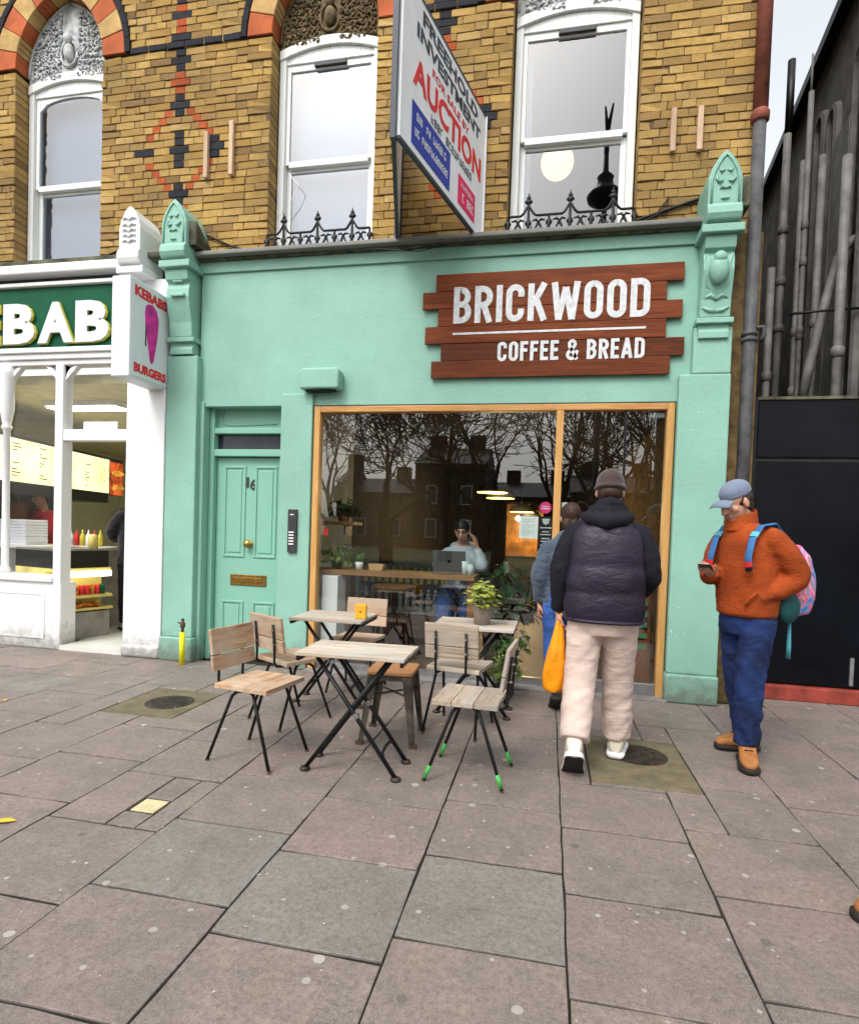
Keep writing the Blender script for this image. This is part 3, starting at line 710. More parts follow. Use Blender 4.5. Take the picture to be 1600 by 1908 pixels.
# ---- door No. 16
DY = .145; DX0, DX1, DZ = -3.352, -2.54, 2.035
MB().box(DX0, DX0+.05, DY-.06, DY+.06, 0, 2.55).box(DX1-.012, DX1, DY-.06, DY+.06, 0, 2.55).box(DX0+.05, DX1-.012, DY-.055, DY+.06, DZ+.006, DZ+.075).box(DX0+.05, DX1-.012, DY-.055, DY+.06, 2.265, 2.32).build('door_frame', 'mint_door', CB, bevel=.006)
MB().box(DX0+.05, DX1-.012, DY+.0, DY+.05, 2.32, 2.56).build('over_panel', 'mint_door', CB)
MB().tube([(DX0+.12, DY-.004, 2.50), (DX0+.10, DY-.004, 2.40), (DX0+.13, DY-.004, 2.365), (DX0+.2, DY-.004, 2.355), (DX1-.12, DY-.004, 2.365)], .008, 6).build('panel_moulding', 'mint_door', CB, smooth=True)
mat('dark_pane', (.03, .035, .045), .1, var=.2)
MB().box(DX0+.05, DX1-.012, DY+.02, DY+.03, DZ+.075, 2.265).build('transom_light', 'dark_pane', CB)
d0, d1 = DX0+.054, DX1-.016
door = MB().box(d0, d1, DY+.004, DY+.05, .03, DZ).build('door', 'mint_door', CB, bevel=.004); door['label'] = 'mint green four-panel front door numbered sixteen'
def dpanel(x0, x1, z0, z1, name='panel'):
    m_ = MB(); t_ = .022
    for a, b, c, d in ((x0, x1, z1-t_, z1), (x0, x1, z0, z0+t_), (x0, x0+t_, z0+t_, z1-t_), (x1-t_, x1, z0+t_, z1-t_)):
        m_.box(a, b, DY-.008, DY+.006, c, d)
    m_.box(x0+.045, x1-.045, DY-.004, DY+.006, z0+.045, z1-.045)
    m_.build(name, 'mint_door', door, bevel=.006)
dm = (d0+d1)/2
for a, b in ((d0+.085, dm-.05), (dm+.05, d1-.085)):
    dpanel(a, b, 1.04, 1.95); dpanel(a, b, .20, .60)
MB().box(dm-.195, dm+.195, DY-.006, DY+.006, .755, .865).build('letterbox', 'brass_dull', door, bevel=.004)
MB().box(dm-.15, dm+.15, DY-.011, DY, .785, .838).build('letterbox_flap', 'brass_dull', door, bevel=.004)
MB().tube([(dm, DY+.01, 1.175), (dm, DY-.03, 1.175)], [.016, .014], 12).ell((dm, DY-.045, 1.175), (.038, .026, .038)).tube([(dm, DY+.006, 1.175), (dm, DY-.008, 1.175)], .038, 16).build('knob', 'brass', door, smooth=True)
MB().tube([(d1-.035, DY+.006, 1.0), (d1-.035, DY-.01, 1.0)], .022, 12).build('lock', 'brass', door, smooth=True)
lettering('house_number', '1', 'dark_grey', door, (dm-.055, DY+.002, 1.74), (1, 0, 0), (0, 0, 1), .035, .10, .01, .008)
lettering('house_number', '6', 'dark_grey', door, (dm-.002, DY+.002, 1.715), (1, 0, 0), (0, 0, 1), .06, .105, .01, .008)
ic = MB().box(-2.425, -2.335, -.06, -.034, 1.115, 1.525).build('intercom', 'dark_grey', CB, bevel=.004)
mat('white_plastic', (.75, .75, .75), .4, var=.03)
for k in range(5): MB().box(-2.41, -2.36, -.066, -.058, 1.19+.028*k, 1.202+.028*k).build('call_button', 'white_plastic', ic)
MB().box(-2.40, -2.365, -.064, -.058, 1.47, 1.48).build('name_plate', 'white_plastic', ic)
MB().prism([(-2.315, 2.64), (-1.935, 2.64), (-1.93, 2.80), (-1.95, 2.835), (-2.30, 2.835), (-2.32, 2.80)], -.13, .0).build('wall_lamp_housing', 'mint', CB, fix=True, bevel=.02, seg=3)
MB().prism([(-2.125+.15*math.cos(q*math.pi/12), -.066+.05*math.sin(q*math.pi/12)) for q in range(24)], 2.625, 2.642, 'xy').build('lamp_diffuser', 'black_gloss', CB, fix=True)

# ---- shop window
WYF = .03
def fr(x0, x1, z0, z1, m, n='frame'): return MB().box(x0, x1, WYF-.05, WYF+.05, z0, z1).build(n, m, sw, bevel=.006)
sw = MB().box(WX0, WX1, WYF+.006, WYF+.05, .02, .085).build('shop_window', 'steel', CB); sw['label'] = 'large shop window and glass door in pale timber frame'
fr(WX0, WX0+.06, 0, WZ1, 'frame_wood'); fr(WX1-.06, WX1, .0, WZ1, 'frame_wood'); fr(WX0+.06, WX1-.06, WZ1-.055, WZ1, 'frame_wood_x')
fr(.03, .092, .085, WZ1-.055, 'frame_wood', 'mullion')
MB().box(WX0-.005, WX1+.005, .0, .1, WZ1+.001, 2.511).build('head_shadow_strip', 'dark_grey', sw)  # thin strip coloured dark to draw the shadow line over the window
MB().box(WX0+.06, .03, WYF-.004, WYF+.004, .085, WZ1-.055).build('pane', 'shop_glass', sw)
MB().box(.092, WX1-.06, WYF-.004, WYF+.004, .12, WZ1-.055).build('pane', 'shop_glass', sw)
MB().box(.092, WX1-.06, WYF-.03, WYF+.03, .02, .12).build('kick_rail', 'steel', sw, bevel=.004)
MB().box(.60, .62, WYF-.02, WYF+.02, .12, WZ1-.055).build('door_stile', 'black_iron', sw)
MB().box(WX0-.01, WX1+.02, -.12, .06, -.01, .02).build('step', 'kerb_stone', CB, bevel=.006)
MB().box(.8, .93, WYF+.02, WYF+.08, WZ1-.11, WZ1-.07).build('door_closer', 'steel', sw)
# notices stuck inside the glass
mat('paper', (.78, .84, .80), .7, var=.04); mat('pink_print', (.75, .05, .22), .5, var=.04); mat('black_print', (.02, .02, .022), .4); mat('pale_print', (.55, .58, .58), .5); mat('red_print', (.6, .03, .03), .5); mat('blue_print', (.08, .1, .55), .5)
def sheet(name, lab, px0, py0, px1, py1, m, y=.04, cat='notice'):
    x0, z1 = U(px0, py0, y); x1, z0 = U(px1, py1, y)
    o = thing(name, lab, cat, ((x0+x1)/2, y, z0), world=True); MB().box(x0, x1, y, y+.003, z0, z1).build('sheet', m, o); return o, x0, x1, z0, z1
o, x0, x1, z0, z1 = sheet('notice', 'white paper notice taped inside the shop window', 968, 962, 1001, 1004, 'paper')
mb = MB()
for k in range(9): mb.box(x0+.02, x1-.02-.03*(k % 3), .0375, .0395, z1-.03-k*.017, z1-.026-k*.017)
mb.build('print', 'pale_print', o)
o, x0, x1, z0, z1 = sheet('window_sticker', 'stack of black stickers with pale emblems on the window', 1003, 962, 1029, 1028, 'black_print', cat='sticker')
xm = (x0+x1)/2; mb = MB().prism([(xm-.035, z1-.02), (xm+.035, z1-.02), (xm+.025, z1-.06), (xm, z1-.075), (xm-.025, z1-.06)], .036, .0395)
for k, w_ in ((.105, .05), (.14, .03), (.165, .045), (.20, .035), (.225, .04), (.26, .045)): mb.box(xm-w_, xm+w_, .036, .0395, z1-k, z1-k+.010)
mb.build('emblem', 'pale_print', o, fix=True)
cx, cz = U(1016, 946, .038)
o = thing('round_sticker', 'round pink sticker on the shop window glass', 'sticker', (cx, .038, cz), world=True)
MB().tube([(cx, .0365, cz), (cx, .0395, cz)], .052, 28).build('disc', 'pink_print', o)
MB().box(cx-.03, cx+.03, .035, .0363, cz+.008, cz+.014).box(cx-.036, cx+.036, .035, .0363, cz-.012, cz-.004).build('print', 'paper', o)
sheet('window_sticker', 'small white square sticker on the glass beside the mullion', 1046, 936, 1056, 964, 'paper', cat='sticker')
sheet('window_sticker', 'small red sticker low at the window edge by the white wall', 603, 985, 611, 998, 'red_print', y=.045, cat='sticker')

# ---- wooden shop sign
sg = thing('shop_sign', 'brown plank sign reading BRICKWOOD COFFEE & BREAD on the green fascia', 'sign', (-.07, 0, 2.73), world=True)
ROWS = [(813, 1275, 514), (788, 1242, 550), (816, 1271, 582), (792, 1240, 613.5), (821, 1274, 645.5), (803, 1247, 676), (0, 0, 708)]
zs = [3.652, 3.499, 3.345, 3.192, 3.038, 2.885, 2.732]
for k in range(6):
    x0 = U(ROWS[k][0], (ROWS[k][2]+ROWS[k+1][2])/2, -.03)[0]; x1 = UX(ROWS[k][1], -.03, (zs[k]+zs[k+1])/2)
    dy = rnd.uniform(-.003, .003); MB().box(-(x1-x0)/2, (x1-x0)/2, -.011+dy, .011, zs[k+1]-zs[k]+.003, 0).build('plank', 'sign_wood', sg, bevel=.003).location = ((x0+x1)/2, -.030, zs[k])
for x in (-.75, .7): MB().box(x-.03, x+.03, -.019, .0, 2.80, 3.60).build('batten', 'sign_wood', sg)
mat('sign_white', (.62, .64, .65), .6, var=.16, scale=22)
lx0 = U(844, 603, -.045)[0]; lx1 = UX(1211, -.045, 3.35)
lz0, lz1 = U(844, 603, -.045)[1], U(848, 535, -.045)[1]
def arc(cx, cz, rx, rz, a0, a1, n=6): return [(cx+rx*math.cos(R(a0+(a1-a0)*k/n)), cz+rz*math.sin(R(a0+(a1-a0)*k/n))) for k in range(n+1)]
def glyph(ch, w, t):
    """centre lines of a condensed block letter, height 1, width w, stroke t"""
    l, r, b, T_ = t/2, w-t/2, t/2, 1-t/2; q = min(.24, (r-l)*.5); m = .52
    if ch == 'O': return [arc(r-q, T_-q, q, q, 90, 0)+arc(r-q, b+q, q, q, 0, -90)+arc(l+q, b+q, q, q, -90, -180)+arc(l+q, T_-q, q, q, 180, 90)+[(r-q, T_)]]
    if ch == 'C': return [[(r, .66), (r, T_-q)]+arc(r-q, T_-q, q, q, 0, 90)[1:]+arc(l+q, T_-q, q, q, 90, 180)+arc(l+q, b+q, q, q, 180, 270)+arc(r-q, b+q, q, q, 270, 360)+[(r, .34)]]
    if ch == 'D': return [[(l, 0), (l, 1)], [(l, T_), (r-q, T_)]+arc(r-q, T_-q, q, q, 90, 0)+arc(r-q, b+q, q, q, 0, -90)+[(l, b)]]
    if ch == 'B': q = .2; return [[(l, 0), (l, 1)], [(l, T_), (r-q, T_)]+arc(r-q-.02, T_-q, q, q, 90, -20)+[(r-.12, m), (l, m)], [(l, m), (r-.12, m)]+arc(r-q, m-q, q, q, 60, 0)+arc(r-q, b+q, q, q, 0, -90)+[(l, b)]]
    if ch == 'R': q = .2; return [[(l, 0), (l, 1)], [(l, T_), (r-q, T_)]+arc(r-q, T_-q, q, q, 90, 0)+arc(r-q, m-.04+q, q, q, 0, -90)+[(l, m-.04)], [(w*.48, m), (r+.01, 0)]]
    if ch == 'I': return [[(w/2, 0), (w/2, 1)]]
    if ch == 'K': return [[(l, 0), (l, 1)], [(r, 1), (l+.05, .42)], [(w*.42, .58), (r+.01, 0)]]
    if ch == 'W': return [[(l, 1), (w*.27, 0)], [(w*.27, 0), (w*.5, .86)], [(w*.5, .86), (w*.73, 0)], [(w*.73, 0), (r, 1)]]
    if ch == 'F': return [[(l, 0), (l, 1)], [(l, T_), (w, T_)], [(l, .54), (w*.9, .54)]]
    if ch == 'E': return [[(l, 0), (l, 1)], [(l, T_), (w, T_)], [(l, .52), (w*.92, .52)], [(l, b), (w, b)]]
    if ch == 'A': return [[(l-.02, 0), (w/2, 1)], [(w/2, 1), (r+.02, 0)], [(w*.22, .27), (w*.78, .27)]]
    if ch == '&': return [[(r+.04, 0), (w*.22, .68)]+arc(w*.46, .78, w*.26, .17, 200, -40)+[(l+.05, .42)]+arc(w*.42, .24, w*.36, .19, 150, 330)+[(r+.04, .46)]]
def block_letters(seq, x0, x1, z0, z1, gap, tk):
    H = z1-z0; tot = sum(a for _, a in seq)+gap*(len(seq)-1); u_ = (x1-x0)/tot; x = x0
    for ch, a in seq:
        if ch != ' ':
            mb = MB(); w = a*u_/H; t = tk
            for si, pl in enumerate(glyph(ch, w, t)):
                y = -.0445-.0012-.0003*si; L_, R_ = [], []
                for i, p in enumerate(pl):
                    d0 = V2(pl[max(0, i-1)], pl[min(len(pl)-1, i+1)]); nx, nz = -d0[1], d0[0]
                    L_.append((x+(p[0]+nx*t/2)*H, y, z0+(p[1]+nz*t/2)*H)); R_.append((x+(p[0]-nx*t/2)*H, y, z0+(p[1]-nz*t/2)*H))
                n = len(pl); mb.add(L_+R_, [(i, i+1, n+i+1, n+i) for i in range(n-1)])
            o = mb.build('letter', 'sign_white', sg); q = o.modifiers.new('thick', 'SOLIDIFY'); q.thickness = .0012; q.offset = 0
        x += (a+gap)*u_
def V2(a, b):
    dx, dz = b[0]-a[0], b[1]-a[1]; l = math.hypot(dx, dz) or 1; return dx/l, dz/l
block_letters([('B', 1), ('R', 1), ('I', .34), ('C', 1), ('K', 1.05), ('W', 1.55), ('O', 1), ('O', 1), ('D', 1)], lx0, lx1, lz0, lz1, .2, .165)
ux0, uz0 = U(843, 624, -.045); ux1 = UX(1203, -.045, uz0)
MB().box(ux0, ux1, -.0465, -.042, uz0, uz0+.018).build('rule', 'sign_white', sg)
cx0, cz0 = U(926, 673, -.045); cz1 = U(927, 637, -.045)[1]; cx1 = UX(1200, -.045, cz0)
block_letters([('C', 1), ('O', 1), ('F', .85), ('F', .85), ('E', .85), ('E', .85), (' ', .45), ('&', 1.15), (' ', .45), ('B', 1), ('R', 1), ('E', .85), ('A', 1.1), ('D', 1)], cx0, cx1, cz0, cz1, .22, .17)

# ---- timber battens, window guards, cables on the brickwork
for px, y0, y1 in ((385, 245, 331), (432, 225, 325), (1256, 202, 282), (1306, 198, 279)):
    xa, zt = U(px, y0, WY-.03); za = U(px, y1, WY-.03)[1]
    MB().box(-.022, .022, -.02, .02, 0, zt-za).build('timber_batten', 'batten_wood', CB, bevel=.003).location = (xa, WY-.026, za)
def guard(A, par):
    x0, x1 = A.xc-A.a+.01, A.xc+A.a-.01; y = WY-.03; g = MB(); z0 = 3.985; n = 6; st = (x1-x0)/n
    top = []
    for k in range(n*8+1):
        u = k/8; q = u % 2; z = z0+.20+.10*max(0, 1-abs(q-1)*2.6)**1.6; top.append((x0+u*st, y, z))
    g.tube(top, .011, 6); g.tube([(x0, y, z0+.012), (x1, y, z0+.012)], .010, 6)
    for k in range(n+1):
        xc = x0+k*st; big = k % 2 == 1; zt = z0+.20+(.10 if big else 0)
        g.tube([(xc-.05, y, z0), (xc-.02, y, z0+.05), (xc, y, z0+.10), (xc, y, zt)], [.010, .013, .016, .010], 6)
        g.tube([(xc+.05, y, z0), (xc+.02, y, z0+.05), (xc, y, z0+.10)], [.010, .013, .012], 6)
        g.ell((xc, y, z0+.135), (.030, .014, .030), None, 10, 6)
        if big: g.ell((xc, y, zt+.02), (.036, .016, .024), None, 10, 6).ell((xc, y, zt+.052), (.02, .012, .022), None, 8, 6).tube([(xc, y, zt+.06), (xc, y, zt+.10)], [.010, .002], 6)
        if k < n:
            xm = xc+st/2
            g.tube([(xm-.055, y, z0+.155), (xm-.02, y, z0+.165), (xm, y, z0+.14), (xm+.02, y, z0+.165), (xm+.055, y, z0+.155)], [.006, .012, .014, .012, .006], 6)
            g.tube([(xm, y, z0+.14), (xm-.035, y, z0+.07), (xm-.045, y, z0)], [.012, .010, .008], 6); g.tube([(xm, y, z0+.14), (xm+.035, y, z0+.07), (xm+.045, y, z0)], [.012, .010, .008], 6)
    g.build('window_guard', 'black_iron', par, smooth=True)
guard(ARCH2, CB); guard(ARCH3, CB)
def P3(px, py, y): x, z = U(px, py, y); return (x, y, z)
def cable(pts, r, m='black_iron', y=WY-.02, par=None):
    mb = MB().tube([P3(a, b, y) for a, b in pts], r, 6); return mb.build('cable', m, par or CB, smooth=True)
cable([(1165, 420), (1200, 405), (1250, 388), (1290, 374), (1318, 366)], .012); cable([(1150, 428), (1190, 416), (1240, 392), (1300, 372), (1320, 360)], .009)
cable([(1222, 400), (1232, 385), (1247, 366)], .006); cable([(1236, 395), (1240, 402), (1244, 372)], .005)
cable([(352, 424), (390, 440), (430, 458), (470, 470), (492, 472)], .010); cable([(690, 462), (760, 466), (820, 455), (900, 450)], .005, y=-.13)
cable([(600, 468), (700, 463), (780, 468), (830, 455)], .004, y=-.135); cable([(160, 496), (190, 480), (222, 466), (240, 462)], .010, par=KB); cable([(0, 520), (60, 494), (150, 498), (205, 487)], .006, y=-.05, par=KB)
cable([(515, 410), (545, 370), (556, 345), (538, 322)], .003, 'white_plastic', y=.27)

# ---- rainwater pipe at the corner
def U3(px, py, y): x, z = U(px, py, y); return Vector((x, y, z))
dp = thing('drainpipe', 'grey iron drainpipe with rusty red upper length at the building corner', 'drainpipe', (1.53, .06, 0), world=True)
mat('rust_red', (.22, .065, .04), .8, var=.35, bmp=.3); mat('grey_pipe', (.085, .085, .088), .6, var=.35, scale=8, bmp=.2, world=True)
PX_ = 1.555
MB().tube([(PX_, WY-.07, 4.82), (PX_, WY-.07, 7.7)], .058, 16).build('upper_pipe', 'rust_red', dp, smooth=True)
MB().lathe([(.058, 0), (.07, .01), (.072, .07), (.06, .09)], (PX_, WY-.07, 4.78), 16).build('collar', 'rust_red', dp, smooth=True)
MB().tube([(PX_, WY-.07, 0.1), (PX_, WY-.07, 4.80)], .050, 16).build('lower_pipe', 'grey_pipe', dp, smooth=True)
for z in (3.0, 3.05): MB().lathe([(.05, 0), (.063, .008), (.063, .03), (.05, .036)], (PX_, WY-.07, z), 16).build('joint_ring', 'grey_pipe', dp, smooth=True)
MB().tube([(PX_+.05, WY-.07, 3.12), (PX_+.10, WY-.06, 3.13), (PX_+.12, WY-.05, 3.07), (PX_+.09, WY-.05, 3.02)], .018, 8).build('branch', 'grey_pipe', dp, smooth=True)

# ================================================================ AUCTION BOARD (two leaves meeting in a V)
ab = thing('auction_board', 'white V-shaped auction board with blue and pink panels above the green ledge', 'sign board', (-1.09, -.7, 3.97), world=True)
AP = Vector((-1.085, -1.40, 0)); AW = Vector((-.705, .075, 0)); BW = Vector((-1.47, .075, 0))
mat('board_white', (.82, .84, .86), .4, var=.05); mat('board_red', (.72, .03, .03), .5); mat('board_blue', (.02, .05, .38), .5, var=.1); mat('board_pink', (.78, .03, .14), .5, var=.1); mat('board_grey', (.05, .06, .08), .5)
BZ0, BZ1 = 3.985, 5.06
ux = (AW-AP).normalized(); nn = Vector((0, 0, 1)).cross(ux); wd = (AW-AP).length
if nn.dot(CAM-AP) < 0: nn = -nn
def leaf(a, b, m):
    u = (b-a).normalized(); n_ = Vector((-u.y, u.x, 0)); mb = MB(); t_ = .012
    ps = [a-n_*t_, b-n_*t_, b+n_*t_, a+n_*t_]; mb.prism([(p.x, p.y) for p in ps], BZ0, BZ1, 'xy'); return mb.build('panel', m, ab, fix=True)
leaf(AP, AW, 'board_white'); leaf(AP+Vector((-.03, 0, 0)), BW, 'board_white')
for a, b in ((AP, AW), (AP+Vector((-.03, 0, 0)), BW)):
    MB().beam((a.x, a.y, BZ0-.012), (b.x, b.y, BZ0-.012), .03, .022).build('frame_rail', 'board_grey', ab); MB().beam((a.x, a.y, BZ1+.012), (b.x, b.y, BZ1+.012), .03, .022).build('frame_rail', 'board_grey', ab)
MB().box(AP.x-.05, AP.x-.012, AP.y-.03, AP.y+.02, BZ0-.03, BZ1+.03).build('apex_post', 'board_grey', ab)
MB().box(BW.x-.03, BW.x+.02, .05, WY, BZ0-.04, BZ1+.03).build('wall_post', 'board_grey', ab); MB().box(AW.x-.01, AW.x+.025, .075, WY, BZ0-.03, BZ1+.02).build('wall_post', 'board_white', ab)
def on(u, z): return AP+ux*u+Vector((0, 0, BZ0+z))+nn*.0125
def blet(s, u, z, w_, h, m, bold=.02): lettering('lettering', s, m, ab, on(u, z), ux, (0, 0, 1), w_, h, bold, .003)
blet('FREEHOLD', .28, .93, 1.05, .10, 'board_grey', .03); blet('INVESTMENT', .20, .795, 1.20, .10, 'board_grey', .03)
blet('FOR SALE BY', .45, .695, .70, .055, 'board_red', .01)
blet('AUCTION', .16, .46, 1.28, .20, 'board_red', .03)
def marks(u, z, w_, h, m, n, lift=0.0):
    mb = MB(); q = random.Random(int(u*100+z*1000))      # lettering too blurred to read: rows of strokes
    for k in range(n):
        if q.random() < .12: continue
        a = u+w_*k/n; g = w_/n*.72; t_ = h*.17
        bars = [(a, a+t_, z, z+h)]+([(a+g-t_, a+g, z, z+h*q.choice((1, 1, .5)))] if q.random() < .6 else [])+[(a, a+g, z+h*v, z+h*v+t_) for v in (.0, .42, .83) if q.random() < .6]
        for j, (x0_, x1_, z0_, z1_) in enumerate(bars): mb.add([v+nn*(lift+.003+.0004*j) for v in (on(x0_, z0_), on(x1_, z0_), on(x1_, z1_), on(x0_, z1_))], [(0, 1, 2, 3)])
    tag(mb.build('lettering', m, ab), kind='stuff')
marks(.45, .365, .85, .06, 'board_grey', 16)
def pan(u0, u1, z0, z1, m):
    mb = MB(); A_ = [on(u0, z0), on(u1, z0), on(u1, z1), on(u0, z1)]; mb.add([p for p in A_]+[p+nn*.004 for p in A_], [(4, 5, 6, 7), (0, 1, 5, 4), (1, 2, 6, 5), (2, 3, 7, 6), (3, 0, 4, 7)]); mb.build('print_panel', m, ab, fix=True)
pan(.16, .80, .05, .34, 'board_blue'); pan(.97, 1.33, .06, .29, 'board_pink')
marks(.22, .23, .5, .055, 'board_white', 13, .004); marks(.20, .12, .56, .055, 'board_white', 15, .004); marks(1.02, .21, .26, .035, 'board_white', 9, .004); marks(1.0, .10, .30, .07, 'board_white', 6, .004)
# ================================================================ WHITE KEBAB SHOPFRONT
KX1 = -3.735
MB().box(-4.165, KX1, -.09, .22, .12, 3.05).build('pier', 'white_paint', KB, bevel=.012)
# lumpy painted foot of the pier
ft = MB(); ft.box(-4.175, KX1-.004, -.115, .22, 0, .13); fo = ft.build('pier_foot', 'white_paint', KB, bevel=.03, seg=3)
MB().box(-4.13, KX1-.01, -.05, .2, 3.05, 3.76).build('pier_head', 'white_paint', KB, bevel=.01)
MB().box(-7.6, -4.14, -.05, .3, 3.06, 3.76).build('fascia_box', 'white_paint', KB)
MB().box(-7.6, -4.14, -.11, .1, 3.735, 3.775).build('fascia_rail', 'white_paint', KB, bevel=.008)
MB().box(-7.6, -4.14, -.10, .1, 3.06, 3.115).box(-7.6, -4.14, -.075, .1, 3.0, 3.06).box(-7.6, -4.14, -.05, .1, 2.945, 3.0).build('fascia_moulding', 'white_paint', KB, bevel=.01)
MB().box(-7.6, -3.93, -.04, .1, 3.775, 3.835).build('painted_shadow_strip', 'dark_grey', KB)  # dark-coloured strip in place of the shade beneath the cornice
MB().box(-7.6, -3.93, -.17, .1, 3.835, 3.93).build('cornice', 'white_paint', KB, bevel=.015)
MB().box(-7.6, -3.78, -.14, WY, 3.93, 3.985).build('ledge', 'moss_lead', KB, bevel=.012)
mat('sign_green', (.002, .085, .038), .5, var=.1, spec=.15); mat('letter_white', (.72, .74, .78), .4, var=.06); mat('letter_yellow', (.55, .5, .06), .5)
fs = thing('fascia_sign', 'green fascia sign with raised white KEBAB letters', 'sign', (-5.8, -.07, 3.12), world=True)
MB().box(-7.55, -4.16, -.07, -.051, 3.12, 3.73).build('board', 'sign_green', fs)
z0, z1 = U(30, 641, -.11)[1], U(30, 566, -.11)[1]
for ch, a, b in (('B', 6, 64), ('A', 70, 136), ('B', 140, 202)):
    xa, xb = U(a, 620, -.11)[0], U(b, 620, -.11)[0]
    lettering('letter_edge', ch, 'letter_yellow', fs, (xa-.006, -.078, z0-.006), (1, 0, 0), (0, 0, 1), xb-xa+.02, z1-z0+.008, .045, .022)
    lettering('letter', ch, 'letter_white', fs, (xa, -.1, z0), (1, 0, 0), (0, 0, 1), xb-xa, z1-z0, .05, .012)
wB = U(64, 620, -.11)[0]-U(6, 620, -.11)[0]; xe = U(1, 620, -.11)[0]
for ch, x_, w_ in (('E', xe-.9*wB, .86*wB), ('K', xe-2.1*wB, 1.1*wB)):
    lettering('letter_edge', ch, 'letter_yellow', fs, (x_-.006, -.078, z0-.006), (1, 0, 0), (0, 0, 1), w_+.02, z1-z0+.008, .045, .022); lettering('letter', ch, 'letter_white', fs, (x_, -.1, z0), (1, 0, 0), (0, 0, 1), w_, z1-z0, .05, .012)
# stall riser, posts and lights
MB().box(-7.6, -4.93, -.055, .15, 0, .70).build('stall_riser', 'white_paint', KB, bevel=.01)
MB().box(-7.6, -5.02, -.085, .17, .70, .765).build('sill', 'white_paint', KB, bevel=.01)
for x0, x1 in ((-7.4, -6.6), (-6.45, -5.12)):
    MB().box(x0, x1, -.063, -.05, .56, .58).box(x0, x1, -.063, -.05, .10, .12).box(x0, x0+.02, -.063, -.05, .12, .56).box(x1-.02, x1, -.063, -.05, .12, .56).build('riser_panel', 'white_paint', KB, bevel=.004)
MB().box(-5.03, -4.935, -.06, .08, 0, 2.945).build('post', 'white_paint', KB, bevel=.01)
MB().box(-4.935, -4.165, -.05, .06, 2.17, 2.285).build('transom', 'white_paint', KB, bevel=.008)
def colonnette(x):
    MB().lathe([(.05, .765), (.05, .82), (.036, .85), (.034, 2.28), (.05, 2.30), (.05, 2.32), (.038, 2.34), (.045, 2.38), (.066, 2.50), (.066, 2.70), (.085, 2.86), (.085, 2.95)], (x, -.02, 0), 14).build('colonnette', 'white_paint', KB, smooth=True)
for x in (-5.66, -6.36, -7.06): colonnette(x)
for xl, xr in ((-5.62, -5.03), (-6.32, -5.70), (-4.935, -4.165)):   # spandrels that round the head of each light
    for x, s in ((xl, 1), (xr, -1)):
        c = [(x, 2.945)]+[(x+s*.16*(1-math.cos(q*math.pi/16)), 2.945-.15*(1-math.sin(q*math.pi/16))) for q in range(9)]
        if xl > -5 and s < 0: continue
        MB().prism([(x, 2.945)]+[(x+s*(.15-.15*math.sin(q*math.pi/16)), 2.945-.15+.15*math.cos(q*math.pi/16)-.0) for q in range(9)][::-1]+[(x, 2.79)], -.03, .03).build('spandrel', 'white_paint', KB, fix=True)
MB().box(-7.6, -5.03, -.004, .002, .765, 2.945).build('pane', 'thin_glass', KB); MB().box(-4.935, -4.165, -.004, .002, 2.285, 2.945).build('pane', 'thin_glass', KB)
x0, z1 = U(157, 786, .02); x1, z0 = U(219, 812, .02)
nb = thing('notice_card', 'white printed card standing above the kebab shop door', 'notice', ((x0+x1)/2, .02, z0), world=True); MB().box(x0, x1, .012, .02, max(z0, 2.286), z1).build('card', 'paper', nb); MB().box(x0+.03, x1-.03, .0095, .0115, z1-.07, z1-.06).box(x0+.03, x1-.08, .0095, .0115, z1-.11, z1-.10).build('print', 'pale_print', nb)

# lightbox sign, edge on to the street
kl = thing('lightbox_sign', 'white projecting lightbox sign with pink kebab and red lettering', 'sign', (-3.83, -.3, 2.66), world=True)
S0, S1, SY0, SY1, SZ0, SZ1 = -3.925, -3.735, -.60, -.05, 2.66, 3.56
MB().box(S0, S1, SY0, SY1, SZ0, SZ1).build('case', 'letter_white', kl, bevel=.012)
mat('acrylic', (.72, .76, .78), .25, var=.03); mat('kebab_pink', (.70, .03, .33), .45, var=.3, scale=14)
MB().box(S1, S1+.004, SY0+.03, SY1-.02, SZ0+.025, SZ1-.02).build('face', 'acrylic', kl)
kb = [(-.02, 3.36), (.06, 3.375), (.12, 3.34), (.15, 3.25), (.14, 3.12), (.11, 2.97), (.085, 2.86), (.05, 2.825), (.03, 2.85), (-.0, 2.99), (-.04, 3.15), (-.05, 3.28)]
MB().prism([(-.36+y*.95, z+.02) for y, z in kb], S1+.0045, S1+.009, 'yz').build('kebab_picture', 'kebab_pink', kl, fix=True)
MB().box(S1+.004, S1+.007, -.40, -.385, 2.99, 3.36).build('skewer_shadow', 'dark_grey', kl)
lettering('lettering', 'KEBABS', 'board_red', kl, (S1+.0045, -.545, 3.405), (0, 1, 0), (0, 0, 1), .45, .095, .05, .003)
lettering('lettering', 'BURGERS', 'board_red', kl, (S1+.0045, -.545, 2.72), (0, 1, 0), (0, 0, 1), .45, .085, .05, .003)
MB().box(-3.80, -3.765, -.055, .0, 2.85, 3.35).build('bracket', 'black_iron', kl)

